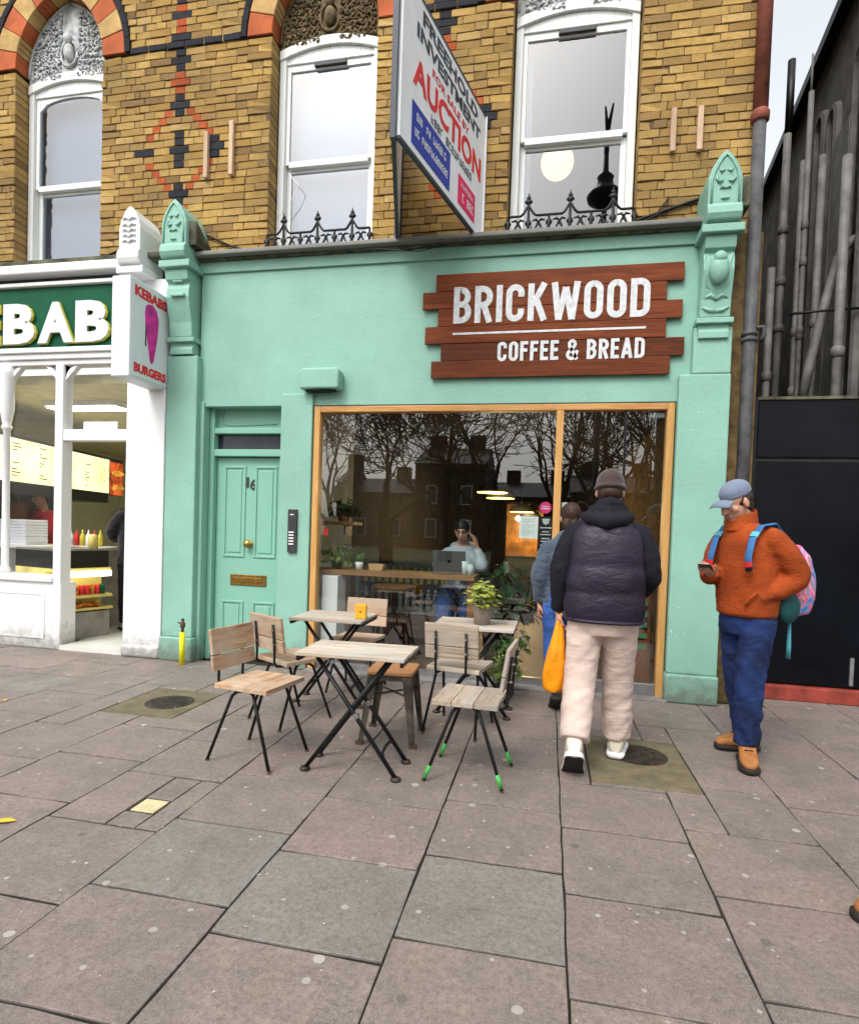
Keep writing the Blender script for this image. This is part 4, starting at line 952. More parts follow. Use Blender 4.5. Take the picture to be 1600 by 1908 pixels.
# ---- kebab shop interior
mat('cream_wall', (.62, .60, .42), .8, var=.06); mat('pale_tile', (.60, .60, .55), .35, var=.08); mat('ceiling_cream', (.62, .55, .30), .8)
struct(MB().box(-9.4, -3.95, .3, 6.2, -.02, .05).box(-4.935, -4.165, -.06, .3, -.02, .05), 'kebab_shop_floor', 'pale_tile')
struct(MB().box(-9.4, -3.95, 6.2, 6.3, 0, 2.8).box(-9.5, -9.4, .3, 6.3, 0, 2.8).box(-3.95, -3.75, .22, 6.3, 0, 2.8), 'kebab_shop_wall', 'cream_wall')
struct(MB().box(-9.5, -3.75, .16, 6.3, 2.8, 2.9), 'kebab_shop_ceiling', 'ceiling_cream')
mat('tube_light', (1, .97, .88), .5, var=.01, emit=14.0)
for k, (x, y, l) in enumerate(((-5.6, 1.0, .5), (-5.2, 4.2, .6))):
    t = thing('ceiling_light', ['lit ceiling panel just inside the kebab shop door', 'lit ceiling panel deep inside the kebab shop'][k], 'light', (x, y, 2.72), world=True)
    MB().box(x-l, x+l, y-.14, y+.14, 2.735, 2.799).build('housing', 'white_plastic', t); MB().box(x-l+.03, x+l-.03, y-.11, y+.11, 2.72, 2.734).build('diffuser', 'tube_light', t)
# menu lightboxes over the counter
mA, mB = Vector((-6.55, .75, 0)), Vector((-7.15, 3.55, 0)); md = (mB-mA).normalized(); mn = Vector((md.y, -md.x, 0)); mL = (mB-mA).length
if mn.x < 0: mn = -mn
mat('menu_lit', (1.0, .88, .42), .5, var=.25, scale=1.5, emit=.75); mat('food_red', (.45, .07, .015), .5, var=.8, scale=9, emit=.6); mat('food_bread', (.55, .24, .03), .5, var=.6, scale=14, emit=.6); mat('hood_black', (.012, .011, .010), .35, var=.3)
def mp(u, off, z): p = mA+md*u+mn*off; return (p.x, p.y, z)
mnu = thing('menu_lightbox', 'long glowing yellow menu lightbox over the kebab counter', 'menu board', (-6.85, 2.1, 1.8), world=True)
def slab(u0, u1, o0, o1, z0, z1, name, m, par): return MB().add([mp(u0, o0, z0), mp(u1, o0, z0), mp(u1, o1, z0), mp(u0, o1, z0), mp(u0, o0, z1), mp(u1, o0, z1), mp(u1, o1, z1), mp(u0, o1, z1)], [(0, 3, 2, 1), (4, 5, 6, 7), (0, 1, 5, 4), (1, 2, 6, 5), (2, 3, 7, 6), (3, 0, 4, 7)]).build(name, m, par, fix=True)
slab(-.6, mL, -.16, -.004, 1.80, 2.40, 'case', 'dark_grey', mnu)
edges = [-.6, .1, 1.15, 2.2, mL-.44]
for a, b in zip(edges[:-1], edges[1:]): slab(a+.01, b-.01, -.003, .004, 1.82, 2.36, 'lit_panel', 'menu_lit', mnu)
q = random.Random(5); mb = MB()
for a, b in zip(edges[:-1], edges[1:]):
    for c in range(2):
        for k in range(11):
            if q.random() < .25: continue
            u0 = a+.05+c*(b-a)*.5; l = q.uniform(.12, .34)*(b-a)*.5; z = 2.29-k*.04; mb.add([mp(u0, .006, z), mp(u0+l, .006, z), mp(u0+l, .006, z+.014), mp(u0, .006, z+.014)], [(0, 1, 2, 3)])
tag(mb.build('print', 'sign_wood', mnu), kind='stuff')
slab(mL-.42, mL-.02, -.003, .006, 1.80, 2.34, 'picture', 'food_red', mnu)
for z in (1.86, 2.10):
    ob = MB(); c = mp(mL-.22, .012, z+.06); ob.ell(c, (.05, .17, .05), None, 12, 8); ob.build('bun_picture', 'food_bread', mnu, smooth=True)
slab(-.72, -.61, -.003, .006, 1.82, 2.34, 'picture', 'food_red', mnu)
hd = thing('extractor_hood', 'black extractor hood under the glowing menu', 'hood', (-7.1, 2.1, 1.5), world=True)
slab(-.6, mL-.5, -.9, .02, 1.66, 1.79, 'canopy', 'hood_black', hd); slab(-.6, mL-.5, -.9, -.8, 1.0, 1.66, 'back_panel', 'hood_black', hd)
# display counter by the door
q0, q1 = Vector((*GR(125, 1195, .05), 0)), Vector((*GR(205, 1183, .05), 0)); cd = (q1-q0).normalized(); cn = Vector((-cd.y, cd.x, 0))
if cn.y < 0: cn = -cn
ct = thing('display_counter', 'lit food display counter stacked with trays and cans', 'counter', tuple(q0+Vector((0, 0, .05))), world=True)
def cp(u, o, z): p = q0+cd*u+cn*o; return (p.x, p.y, z)
cl = (q1-q0).length
def cs(u0, u1, o0, o1, z0, z1, name, m, par=None): return MB().add([cp(u0, o0, z0), cp(u1, o0, z0), cp(u1, o1, z0), cp(u0, o1, z0), cp(u0, o0, z1), cp(u1, o0, z1), cp(u1, o1, z1), cp(u0, o1, z1)], [(0, 3, 2, 1), (4, 5, 6, 7), (0, 1, 5, 4), (1, 2, 6, 5), (2, 3, 7, 6), (3, 0, 4, 7)]).build(name, m, par or ct, fix=True)
mat('yellow_metal', (.62, .52, .16), .4, var=.1); mat('lit_strip', (1, .95, .72), .5, emit=3.5, var=.01); mat('orange_food', (.6, .17, .02), .5, var=.6, scale=30); mat('steel_panel', (.28, .26, .25), .4, metal=.5, var=.2)
cs(-.12, cl, .02, .75, .05, .34, 'base', 'steel_panel'); cs(-.12, cl+.02, .2, .75, .34, .80, 'back', 'yellow_metal'); cs(-.12, cl+.03, .0, .2, .36, .385, 'shelf', 'yellow_metal'); cs(-.12, cl+.02, .0, .2, .50, .53, 'shelf', 'yellow_metal')
cs(-.12, cl, .0, .75, .80, .83, 'counter_top', 'yellow_metal'); cs(-.12, cl-.01, -.02, .02, .735, .795, 'light_strip', 'lit_strip'); cs(-.12, cl, .05, .75, .83, 1.02, 'upper_case', 'hood_black'); cs(-.12, cl, .05, .75, 1.02, 1.04, 'upper_top', 'steel_panel')
canm = [('red_print', 'red'), ('sign_green', 'green'), ('yellow_metal', 'yellow'), ('orange_food', 'orange'), ('red_print', 'red'), ('red_print', 'red'), ('orange_food', 'orange')]
n = 9
for k in range(n):
    u = -.1+(cl+.06)*k/n; m_, cname = canm[k % 7]
    mb = MB(); c = cp(u+.03, .05, .531); mb.lathe([(.024, 0), (.028, .004), (.028, .10), (.022, .108)], c, 10); o = mb.build('drink_can', m_, smooth=True); tag(o, '%s drink can in the row on the display counter shelf' % cname, 'can', 'cans on the display counter')
for k in range(5):
    u = -.05+(cl-.02)*k/5; mb = MB(); 
    for j in range(7): c = cp(u+q.uniform(-.03, .05), .06+q.uniform(0, .08), .40+q.uniform(0, .03)); mb.ell(c, (.05, .03, .018), None, 8, 5)
    tag(mb.build('fried_snack', 'orange_food', smooth=True), 'heap of orange fried food on the lower display shelf', 'food', 'fried food on the display counter')
sb = MB(); c = cp(.05, .2, 1.041); sb.lathe([(.035, 0), (.037, .10), (.03, .12), (.012, .14), (.008, .19)], c, 12); tag(sb.build('sauce_bottle', 'white_plastic', smooth=True), 'white squeezy sauce bottle on the display counter', 'bottle')
sb = MB(); c = cp(cl-.12, .15, 1.041); sb.lathe([(.05, 0), (.052, .13), (.04, .15), (.03, .16)], c, 12); tag(sb.build('sauce_tub', 'yellow_metal', smooth=True), 'yellow tub standing on the display counter by the customer', 'tub')
wc = thing('kebab_counter', 'pale service counter inside the kebab shop window', 'counter', (-6.0, .9, .05), world=True)
MB().box(-7.6, -5.25, .65, 1.2, .05, 1.0).build('cabinet', 'steel_panel', wc); MB().box(-7.6, -5.2, .6, 1.25, 1.0, 1.04).build('top', 'pale_tile', wc, bevel=.006)
bx = thing('box_stack', 'stack of white takeaway boxes on the counter in the window', 'boxes', (-5.72, .75, 1.04), world=True)
xa = U(0, 1000, .7)[0]-.2; xb = U(53, 1000, .7)[0]
for k in range(9): MB().box(xa+q.uniform(-.006, .006), xb+q.uniform(-.006, .006), .66, .98, 1.04+k*.034, 1.071+k*.034).build('takeaway_box', 'letter_white', bx, bevel=.005)
yn = thing('yellow_notice', 'yellow notice pinned to the kebab shop back wall', 'notice', (-7.3, 5.0, 1.5), world=True)
xa, za = U(148, 936, 6.19); xb, zb2 = U(171, 972, 6.19); mat('yellow_paper', (.70, .62, .03), .6, var=.04); MB().box(xa, xb, 6.185, 6.195, zb2, za).build('sheet', 'yellow_paper', yn)
MB().box(xa+.05, xb-.05, 6.18, 6.184, za-.12, za-.09).box(xa+.08, xb-.08, 6.18, 6.184, za-.18, za-.16).build('print', 'board_grey', yn)
fe = thing('fire_extinguisher', 'red fire extinguisher on the kebab shop wall', 'extinguisher', (0, 0, 0)); xa, za = U(196, 975, 5.6); fe.location = (xa, 6.09, za-.25)
MB().lathe([(.08, 0), (.09, .02), (.09, .40), (.07, .46), (.03, .49), (.03, .53)], (0, 0, 0), 14).build('cylinder', 'red_print', fe, smooth=True, local=True); MB().box(-.02, .1, -.02, .02, .53, .57).build('handle', 'black_iron', fe, local=True)

mat('juice', (.6, .5, .05), .3, var=.2)
# more of the shop: fridge, posters, bottles, splashback
t = thing('drinks_fridge', 'tall glass-fronted drinks fridge at the back of the kebab shop', 'fridge', (-4.6, 5.6, .05), world=True)
MB().box(-5.0, -4.3, 5.4, 6.1, .05, 2.0).build('cabinet', 'letter_white', t, bevel=.01); MB().box(-4.95, -4.35, 5.39, 5.399, .25, 1.75).build('door', 'dark_pane', t)
for r_ in range(4):
    for k in range(6): MB().lathe([(.035, 0), (.035, .2), (.015, .25)], (-4.9+k*.1, 5.36, .32+r_*.36), 8).build('bottle', ('red_print', 'orange_food', 'sign_green', 'juice')[(k+r_) % 4], t)
for k, (px, py, m_, lab) in enumerate(((178, 944, 'letter_white', 'white wall poster beside the yellow notice'), (205, 962, 'pale_tile', 'pale wall tile panel near the extinguisher'), (186, 988, 'letter_white', 'white price list under the wall posters'))):
    x_, z_ = U(px, py, 6.18); pt = thing('wall_poster', lab, 'poster', (x_, 6.18, z_), world=True); MB().box(x_-.09, x_+.09, 6.17, 6.195, z_-.14, z_+.14).build('sheet', m_, pt); MB().box(x_-.05, x_+.05, 6.165, 6.169, z_, z_+.08).build('print', 'board_grey', pt)
for k in range(6):
    xx = UX(132+k*11, 1.1, 1.2); tag(MB().lathe([(.03, 0), (.032, .11), (.024, .14), (.010, .16), (.006, .20)], (xx, 1.1, 1.04), 10).build('sauce_bottle', ('white_plastic', 'red_print', 'juice')[k % 3], smooth=True), '%s squeezy sauce bottle lined up on the service counter' % ('white', 'red', 'yellow')[k % 3], 'bottle', 'sauce bottles on the service counter')
t = thing('doner_spit', 'brown doner meat cone turning before the dark extractor', 'doner spit', (UX(34, 1.6, 1.3), 1.6, 1.04)); MB().lathe([(.05, .05), (.10, .12), (.14, .35), (.15, .5), (.10, .56), (.02, .57)], (0, 0, 0), 18).build('meat', 'stool_wood', t, local=True, smooth=True); MB().tube([(0, 0, 0), (0, 0, .7)], .012, 8).build('skewer', 'steel', t, local=True)
# ================================================================ CAFE INTERIOR
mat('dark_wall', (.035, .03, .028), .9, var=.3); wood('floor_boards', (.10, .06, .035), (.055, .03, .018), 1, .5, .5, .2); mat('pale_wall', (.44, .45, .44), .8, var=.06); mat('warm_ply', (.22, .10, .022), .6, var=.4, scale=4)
struct(MB().box(-2.55, 1.38, .08, 9.5, -.03, .04), 'cafe_floor', 'floor_boards')
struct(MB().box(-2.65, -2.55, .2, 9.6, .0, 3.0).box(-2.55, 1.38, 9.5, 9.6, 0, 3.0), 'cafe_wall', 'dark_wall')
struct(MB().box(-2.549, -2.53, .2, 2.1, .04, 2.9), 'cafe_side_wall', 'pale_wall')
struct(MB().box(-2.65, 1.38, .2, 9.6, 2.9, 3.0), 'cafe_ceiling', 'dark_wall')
wp = thing('wood_partition', 'warm lit wooden partition at the back of the cafe', 'partition', (-.2, 7.9, .04), world=True)
for k in range(4): MB().box(-.92+k*.2, -.726+k*.2, 7.85, 7.9, .9, 2.05).build('board', 'warm_ply', wp)
MB().box(-.95, -.10, 7.9, 7.95, .04, 2.1).build('frame', 'dark_wall', wp)
# window bar
wb = thing('window_counter', 'rough timber window bar inside the cafe glass', 'counter', (-1.45, .4, .04), world=True)
MB().box(-2.5, -.66, .20, .56, .905, .955).build('top', 'shelf_wood', wb, bevel=.006); MB().box(-.73, -.665, .24, .50, .04, .904).build('end_post', 'shelf_wood', wb, bevel=.004)
cw = thing('boxed_column', 'white boxed column just inside the cafe window', 'column', (-2.05, .2, .04), world=True)
MB().box(-2.13, -1.97, .11, .35, .04, .90).build('casing', 'white_paint', cw, bevel=.004); MB().box(-2.14, -1.96, .10, .36, .04, .14).build('skirting', 'white_paint', cw)
# chiller cabinet with bottles
ch = thing('drinks_chiller', 'low open drinks chiller with wooden base in the cafe', 'chiller', (-1.5, 2.1, .04), world=True)
C0, C1 = -2.35, -1.10; mat('chiller_dark', (.02, .024, .028), .3); mat('chiller_white', (.6, .62, .62), .4)
for k in range(9): MB().box(C0+k*(C1-C0)/9+.004, C0+(k+1)*(C1-C0)/9-.004, 1.84, 1.88, .04, .32).build('base_board', 'inner_wood', ch)
MB().box(C0, C1, 1.88, 2.4, .04, .33).box(C0, C1, 2.36, 2.40, .33, .94).build('carcass', 'chiller_dark', ch)
MB().box(C0-.02, C1+.02, 1.84, 2.4, .33, .36).build('shelf', 'chiller_white', ch); MB().box(C0, C1, 1.95, 2.36, .68, .70).build('shelf', 'chiller_dark', ch); MB().box(C0-.02, C1+.02, 1.86, 2.4, .94, .97).build('top', 'chiller_dark', ch)
for x in (C0-.02, C1): MB().box(x, x+.02, 1.86, 2.4, .36, .94).build('side', 'chiller_white', ch)
mat('bottle_glass', (.35, .38, .40), .2, var=.3); mat('bottle_dark', (.05, .06, .06), .2); mat('cap_white', (.85, .86, .86), .4)
for row, z, m_, nme in ((0, .701, 'juice', 'yellow juice bottle on the upper chiller shelf'), (1, .361, 'bottle_glass', 'clear bottle with white cap in the lower chiller row')):
    for k in range(13):
        x = C0+.06+k*(C1-C0-.1)/12.5; t = thing('bottle', nme, 'bottle', (x, 2.02, z), group='bottles in the cafe chiller')
        hh = 0 if row == 0 else .05; MB().lathe([(.030, 0), (.034, .01), (.034, .12+hh), (.026, .155+hh), (.013, .175+hh), (.013, .19+hh)], (0, 0, 0), 10).build('glass', m_, t, smooth=True, local=True); MB().lathe([(.017, .188+hh), (.017, .212+hh)], (0, 0, 0), 8).build('cap', 'cap_white' if row else 'juice', t, local=True)
# pendant lamps
mat('lamp_lit', (1.0, .60, .14), .5, var=.02, emit=2.6); mat('lamp_shade', (.10, .105, .09), .5, var=.1)
for k, (px, py, y, r) in enumerate(((917, 915, 4.4, .26), (932, 926, 5.4, .26), (972, 952, 6.9, .25), (988, 962, 7.5, .22))):
    x, z = U(px, py, y)
    t = thing('pendant_lamp', ['grey dome pendant lamp, foremost of the lit row', 'grey dome pendant lamp overlapping behind the foremost', 'dome pendant lamp before the lit wooden partition', 'hindmost dome pendant lamp behind the paper notice'][k], 'lamp', (x, y, z))
    MB().lathe([(r, -.02), (r*.98, .03), (r*.75, .09), (r*.3, .13), (.03, .15), (.03, .2)], (0, 0, 0), 24).build('shade', 'lamp_shade', t, smooth=True, local=True)
    MB().lathe([(r*.97, -.028), (r*.97, -.021)], (0, 0, 0), 24).build('diffuser', 'lamp_lit', t, local=True); MB().tube([(0, 0, .2), (0, 0, 2.9-z)], .006, 6).build('flex', 'black_iron', t, local=True)
    ld = bpy.data.lights.new('lamp_light', 'POINT'); ld.energy = 24; ld.color = (1, .70, .36); ld.shadow_soft_size = .12; lo = bpy.data.objects.new('lamp_light', ld); col.objects.link(lo); lo.parent = t; lo.location = (0, 0, -.16)
x, z = U(965, 966, 7.0); t = thing('bare_bulb', 'bright bare bulb glowing behind the paper notice', 'lamp', (x, 7.0, z)); MB().ell((0, 0, 0), .05, None, 12, 8).build('bulb', 'tube_light', t, local=True, smooth=True); MB().tube([(0, 0, .04), (0, 0, 2.9-z)], .006, 6).build('flex', 'black_iron', t, local=True)
# plants and pots
def leaf_mat(name, c): mat(name, c, .45, var=.5, scale=18, spec=.4)
leaf_mat('leaf_mid', (.05, .12, .02)); leaf_mat('leaf_dark', (.012, .05, .012)); leaf_mat('leaf_lime', (.30, .36, .05)); leaf_mat('leaf_pale', (.22, .30, .06))
def leaves(rr, n, R_, H_, size, droop=.3, z0=0.0, aspect=.45, up=.5, fil=1.0):
    mb = MB()
    for k in range(n):
        a = rr.uniform(0, 6.283); d = R_*math.sqrt(rr.uniform(.02, 1)); h = z0+H_*rr.uniform(.05, 1)*(1-.5*(d/R_)**2)
        b = Vector((d*math.cos(a), d*math.sin(a), h)); di = Vector((math.cos(a+rr.uniform(-.9, .9)), math.sin(a+rr.uniform(-.9, .9)), rr.uniform(-droop, up))).normalized()
        s = size*rr.uniform(.6, 1.2); sd_ = di.cross(Vector((0, 0, 1)));  sd_ = sd_.normalized() if sd_.length > .1 else Vector((1, 0, 0)); up_ = sd_.cross(di)
        f = lambda t_, w_, l_: b+di*(s*t_)+sd_*(s*w_*aspect)+up_*(s*l_)
        mb.add([f(0, 0, 0), f(.3, .8, .05), f(.3, 0, -.02), f(.3, -.8, .05), f(.65, .8, -.02), f(.65, 0, -.08), f(.65, -.8, -.02), f(1, 0, -.22)], [(0, 2, 1), (0, 3, 2), (1, 2, 5, 4), (2, 3, 6, 5), (4, 5, 7), (5, 6, 7)])
    return mb
def stems(rr, n, R_, H_):
    mb = MB()
    for k in range(n):
        a = rr.uniform(0, 6.283); d = R_*rr.uniform(.3, .9); mb.tube([(0, 0, 0), (d*.4*math.cos(a), d*.4*math.sin(a), H_*.5), (d*math.cos(a), d*math.sin(a), H_*rr.uniform(.6, .95))], [.006, .005, .002], 5)
    return mb
def potted(name, label, loc, pot, pm, lv, lm, soil=True):
    t = thing(name, label, 'plant', loc); rr = random.Random(len(label)*7)
    r0, r1, h = pot
    MB().lathe([(r0, 0), (r1, h), (r1, h+.004), (r1*.9, h), (r1*.86, h-.02)], (0, 0, 0), 18).build('pot', pm, t, smooth=True, local=True)
    leaves(rr, *lv[0], **lv[1]).build('foliage', lm, t, local=True); stems(rr, 10, lv[0][1], h+lv[0][2]).build('stem', lm, t, local=True); return t
mat('terracotta_pot', (.42, .13, .05), .8); mat('tan_pot', (.52, .30, .15), .7, var=.1); mat('white_pot', (.8, .8, .8), .4, var=.04); mat('taupe_pot', (.28, .23, .19), .7, var=.12)
x, z = U(640, 972, .7)
sh = thing('wall_shelf', 'timber wall shelf carrying a leafy plant in the cafe', 'shelf', (-2.3, .7, z-.03), world=True)
MB().box(-2.53, -1.98, .55, .85, z-.035, z).build('board', 'shelf_wood', sh, bevel=.003)
for xx in (-2.4, -2.1): MB().box(xx, xx+.02, .6, .8, z-.14, z-.036).build('bracket', 'black_iron', sh)
potted('shelf_plant', 'bushy green plant in terracotta pot on the wall shelf', (U(640, 960, .7)[0], .7, z), (.05, .07, .09), 'terracotta_pot', ((150, .15, .20, .075), dict(z0=.06, droop=.6)), 'leaf_mid')
CT = .955
potted('counter_plant', 'spiky green and yellow plant at the end of the window bar', (UX(628, .4, 1.0), .4, CT), (.05, .06, .07), 'black_gloss', ((110, .13, .22, .10), dict(z0=.05, aspect=.22, up=.8)), 'leaf_pale')
t = thing('potted_cactus', 'round green cactus in small white pot on the window bar', 'plant', (UX(669, .36, 1.0), .36, CT)); MB().lathe([(.032, 0), (.042, .075), (.038, .078), (.036, .07)], (0, 0, 0), 16).build('pot', 'white_pot', t, smooth=True, local=True); MB().ell((0, 0, .11), (.042, .042, .045), None, 14, 10).ell((.035, 0, .14), (.02, .02, .03)).build('cactus', 'leaf_mid', t, smooth=True, local=True)
t = thing('tan_planter', 'low tan planter box on the window bar', 'planter', (UX(702, .36, 1.0), .36, CT)); MB().prism([(-.065, 0), (.065, 0), (.08, .065), (-.08, .065)], -.05, .05).build('box', 'tan_pot', t, fix=True, local=True, bevel=.004); MB().box(-.07, .07, -.04, .04, .05, .062).build('soil', 'joint', t, local=True)
potted('trailing_plant', 'trailing plant hanging below the window bar by the white column', (-1.80, .52, .60), (.03, .04, .05), 'black_gloss', ((60, .07, -.42, .05), dict(z0=.12, droop=1.0, up=0.0)), 'leaf_mid')
potted('large_fern', 'large dark green drooping plant beside the window bar', (UX(930, .75, .9), .75, .04), (.13, .17, .5), 'dark_grey', ((330, .36, .62, .17), dict(z0=.45, droop=.9, aspect=.3, up=.4)), 'leaf_dark')
potted('foliage_plant', 'leafy plant low beside the drooping dark fern', (UX(950, .45, .5), .45, .04), (.08, .1, .2), 'dark_grey', ((90, .14, .30, .10), dict(z0=.2, droop=.7)), 'leaf_mid')
# round side table, laptop
t = thing('round_table', 'small round wooden table behind the boxed column', 'table', (-1.68, 1.15, .04)); MB().lathe([(.24, .66), (.25, .675), (.25, .70), (.24, .705)], (0, 0, 0), 28).build('top', 'shelf_wood', t, smooth=False, local=True); MB().tube([(0, 0, .02), (0, 0, .66)], .025, 10).lathe([(.18, 0), (.16, .02), (.03, .04)], (0, 0, 0), 20).build('pedestal', 'black_iron', t, smooth=True, local=True)
mat('laptop_grey', (.13, .12, .13), .4, metal=.6, var=.08); mat('screen', (.4, .45, .55), .4, emit=.4)
x, z = U(837, 1050, .36); lp = thing('laptop', 'open grey laptop on the window bar before the woman', 'laptop', (x, .36, CT))
MB().box(-.16, .16, .0, .22, 0, .014).build('base', 'laptop_grey', lp, local=True, bevel=.004)
Ml = Matrix.Rotation(R(-12), 3, 'X'); lid = MB().obox((0, -.012, .118), (.32, .008, .215), Matrix.Rotation(R(10), 3, 'X')).build('lid', 'laptop_grey', lp, local=True, bevel=.003)
MB().ell((0, -.018, .12), (.016, .003, .019), Matrix.Rotation(R(10), 3, 'X'), 12, 8).ell((.006, -.014, .147), (.006, .002, .008)).build('emblem', 'black_gloss', lp, local=True, smooth=True)
mat('water_glass', (.6, .66, .68), .1, var=.1)
for k, (px, h) in enumerate(((866, .13), (876, .10))):
    t = thing('drinking_glass', ['tall drink glass with pink drink beside the laptop', 'shorter drink glass beside the tall one by the laptop'][k], 'glass', (UX(px, .34, 1.0), .34, CT)); MB().lathe([(.026, 0), (.032, h), (.029, h), (.024, .01)], (0, 0, 0), 14).build('tumbler', 'water_glass', t, smooth=True, local=True); MB().lathe([(.0245, .012), (.028, h*.6)], (0, 0, 0), 12).build('drink', 'pink_print' if k == 0 else 'water_glass', t, local=True)
mb_ = thing('menu_board', 'tall wooden board with green bands leaning inside the glass door', 'board', (.80, .4, .04)); MB().obox((0, .06, .42), (.30, .025, .84), Matrix.Rotation(R(-8), 3, 'X')).build('panel', 'inner_wood', mb_, local=True)
mat('green_band', (.06, .22, .12), .6)
for k in range(6): MB().obox((0.02, .036+k*-.0+.014*(k*.13-.35)*10*.1, .22+k*.10), (.2, .004, .045), Matrix.Rotation(R(-8), 3, 'X')).build('band', 'green_band', mb_, local=True)
# ================================================================ PAVEMENT FURNITURE
mat('green_tape', (.06, .42, .08), .6, var=.25, scale=30); mat('rust_tip', (.09, .05, .03), .8)
def chair(label, x, y, rz, wm, tape=False):
    """school chair that faces local +X"""
    t = thing('school_chair', label, 'chair', (x, y, 0), rz, 'wood and steel chairs outside the cafe'); rr = random.Random(int(x*91+y*57))
    w_ = .37; xs = [-.175, -.045, .075, .185] if rr.random() < .5 else [-.175, .03, .185]
    for a, b in zip(xs[:-1], xs[1:]):
        mb = MB().box(-(b-a)/2+.0015, (b-a)/2-.0015, -w_/2+rr.uniform(-.004, .004), w_/2+rr.uniform(-.004, .004), -.014, .014)
        mb.build('seat_plank', wm, t, local=True, bevel=.003).location = ((a+b)/2, 0, .437+rr.uniform(-.0015, .0015))
    Mb = Matrix.Rotation(R(-8), 3, 'Y')
    for z0, z1 in ((.512, .60), (.603, .752)):
        o = MB().obox((0, 0, 0), (.020, w_, z1-z0-.002), Mb).build('back_plank', wm, t, local=True, bevel=.003)
        zc = (z0+z1)/2; o.location = (-.198-(zc-.6)*.14, rr.uniform(-.002, .002), zc)
    for s in (-1, 1):
        yy = s*.105
        MB().tube([(.14, yy, .412), (-.15, yy, .412), (-.195, yy, .418), (-.212, yy, .445), (-.212, yy, .50), (-.218, yy, .58), (-.232, yy, .70)], .0085, 8).build('back_upright', 'black_iron', t, smooth=True, local=True)
        for z in (.565, .66): MB().tube([(-.20-(z-.5)*.13, yy, z), (-.236-(z-.58)*.12, yy, z)], .008, 6).build('bolt', 'steel', t, local=True)
        for sx in (-1, 1):
            top = (sx*.055, s*.135, .405); ft = (sx*.215, s*.185, .0); mid = (sx*.075, s*.15, .385)
            lg = MB().tube([(sx*.02, s*.125, .412), top, mid, ft], [.009, .010, .010, .0095], 8).build('leg', 'black_iron', t, smooth=True, local=True)
            a, b = Vector(mid), Vector(ft)
            if tape: MB().tube([b+(a-b)*.055, b+(a-b)*.23], .0115, 8).build('tape', 'green_tape', lg, local=True, smooth=True)
            MB().tube([b, b+(a-b)*.03], .0115, 8).build('foot_tip', 'rust_tip', lg, local=True)
    MB().tube([(.05, -.14, .404), (.05, .14, .404)], .008, 8).tube([(-.05, -.14, .404), (-.05, .14, .404)], .008, 8).build('cross_bar', 'black_iron', t, smooth=True, local=True)
    return t
chair('wooden chair facing the front table, its seat of orange-edged planks, tubular black legs', -1.62, -2.09, R(-10), 'chair_wood')
chair('wooden chair with green-taped leg ends at the front table', -.385, -2.0, R(176), 'chair_grey', tape=True)
chair('wooden chair turned to the door-side rear table, its backrest before the green door', -1.74, -1.40, R(60), 'chair_wood')
chair('wooden chair behind the table that carries the yellow box', -1.55, -.50, R(-93), 'chair_wood')
chair('wooden chair with knotty backrest pushed to the table with the plant pot', -.56, -1.25, R(80), 'chair_grey')
def table(label, x, y, rz, ww, dd, top=.675):
    t = thing('folding_table', label, 'table', (x, y, 0), rz, 'folding tables outside the cafe'); rr = random.Random(int(x*77))
    n = 5; st = dd/n
    for k in range(n):
        MB().box(-ww/2+rr.uniform(-.003, .003), ww/2+rr.uniform(-.003, .003), -st/2+.0018, st/2-.0018, -.009, .009).build('top_plank', 'bleached', t, local=True, bevel=.002).location = (0, -dd/2+st*(k+.5), top-.009+rr.uniform(-.0022, .0012))
    for sx in (-1, 1): MB().box(sx*(ww/2-.012)-.008, sx*(ww/2-.012)+.008, -dd/2+.01, dd/2-.01, top-.045, top-.019).build('top_batten', 'black_iron', t, local=True)
    zt = top-.03
    for sy in (-1, 1):
        for sx in (-1, 1):
            yy = sy*(.128 if sx > 0 else .106)
            a, b = Vector((sx*.262, yy, .012)), Vector((-sx*.20, yy, zt)); lg = MB().tube([a, b], .0125, 8).build('leg', 'black_iron', t, smooth=True, local=True)
            MB().lathe([(.026, 0), (.030, .006), (.026, .018), (.015, .022)], (a.x, a.y, 0), 12).build('foot', 'cast_iron', lg, local=True, smooth=True)
    for sx, w_ in ((1, .128), (-1, .106)):
        MB().tube([(sx*.262-sx*.072, -w_, .11), (sx*.262-sx*.085, -w_*.75, .135), (sx*.262-sx*.09, 0, .142), (sx*.262-sx*.085, w_*.75, .135), (sx*.262-sx*.072, w_, .11)], .009, 8).build('brace', 'black_iron', t, smooth=True, local=True)
        MB().tube([(-sx*.20, -w_, zt), (-sx*.20, w_, zt)], .009, 8).build('top_bar', 'black_iron', t, smooth=True, local=True)
    for k in (-.128, .128): MB().tube([(.03, k-.012, .335), (.03, k+.012, .335)], .016, 10).build('pivot', 'steel', t, local=True)
    return t
table('slatted wooden folding table with crossed black legs, empty, between two chairs and stool', -1.02, -2.09, R(1.5), .60, .41)
table('slatted folding table carrying the yellow box, before the boxed column', -1.61, -.90, R(2), .56, .50)
table('slatted folding table carrying the potted plant', -.51, -.84, R(0), .60, .52)
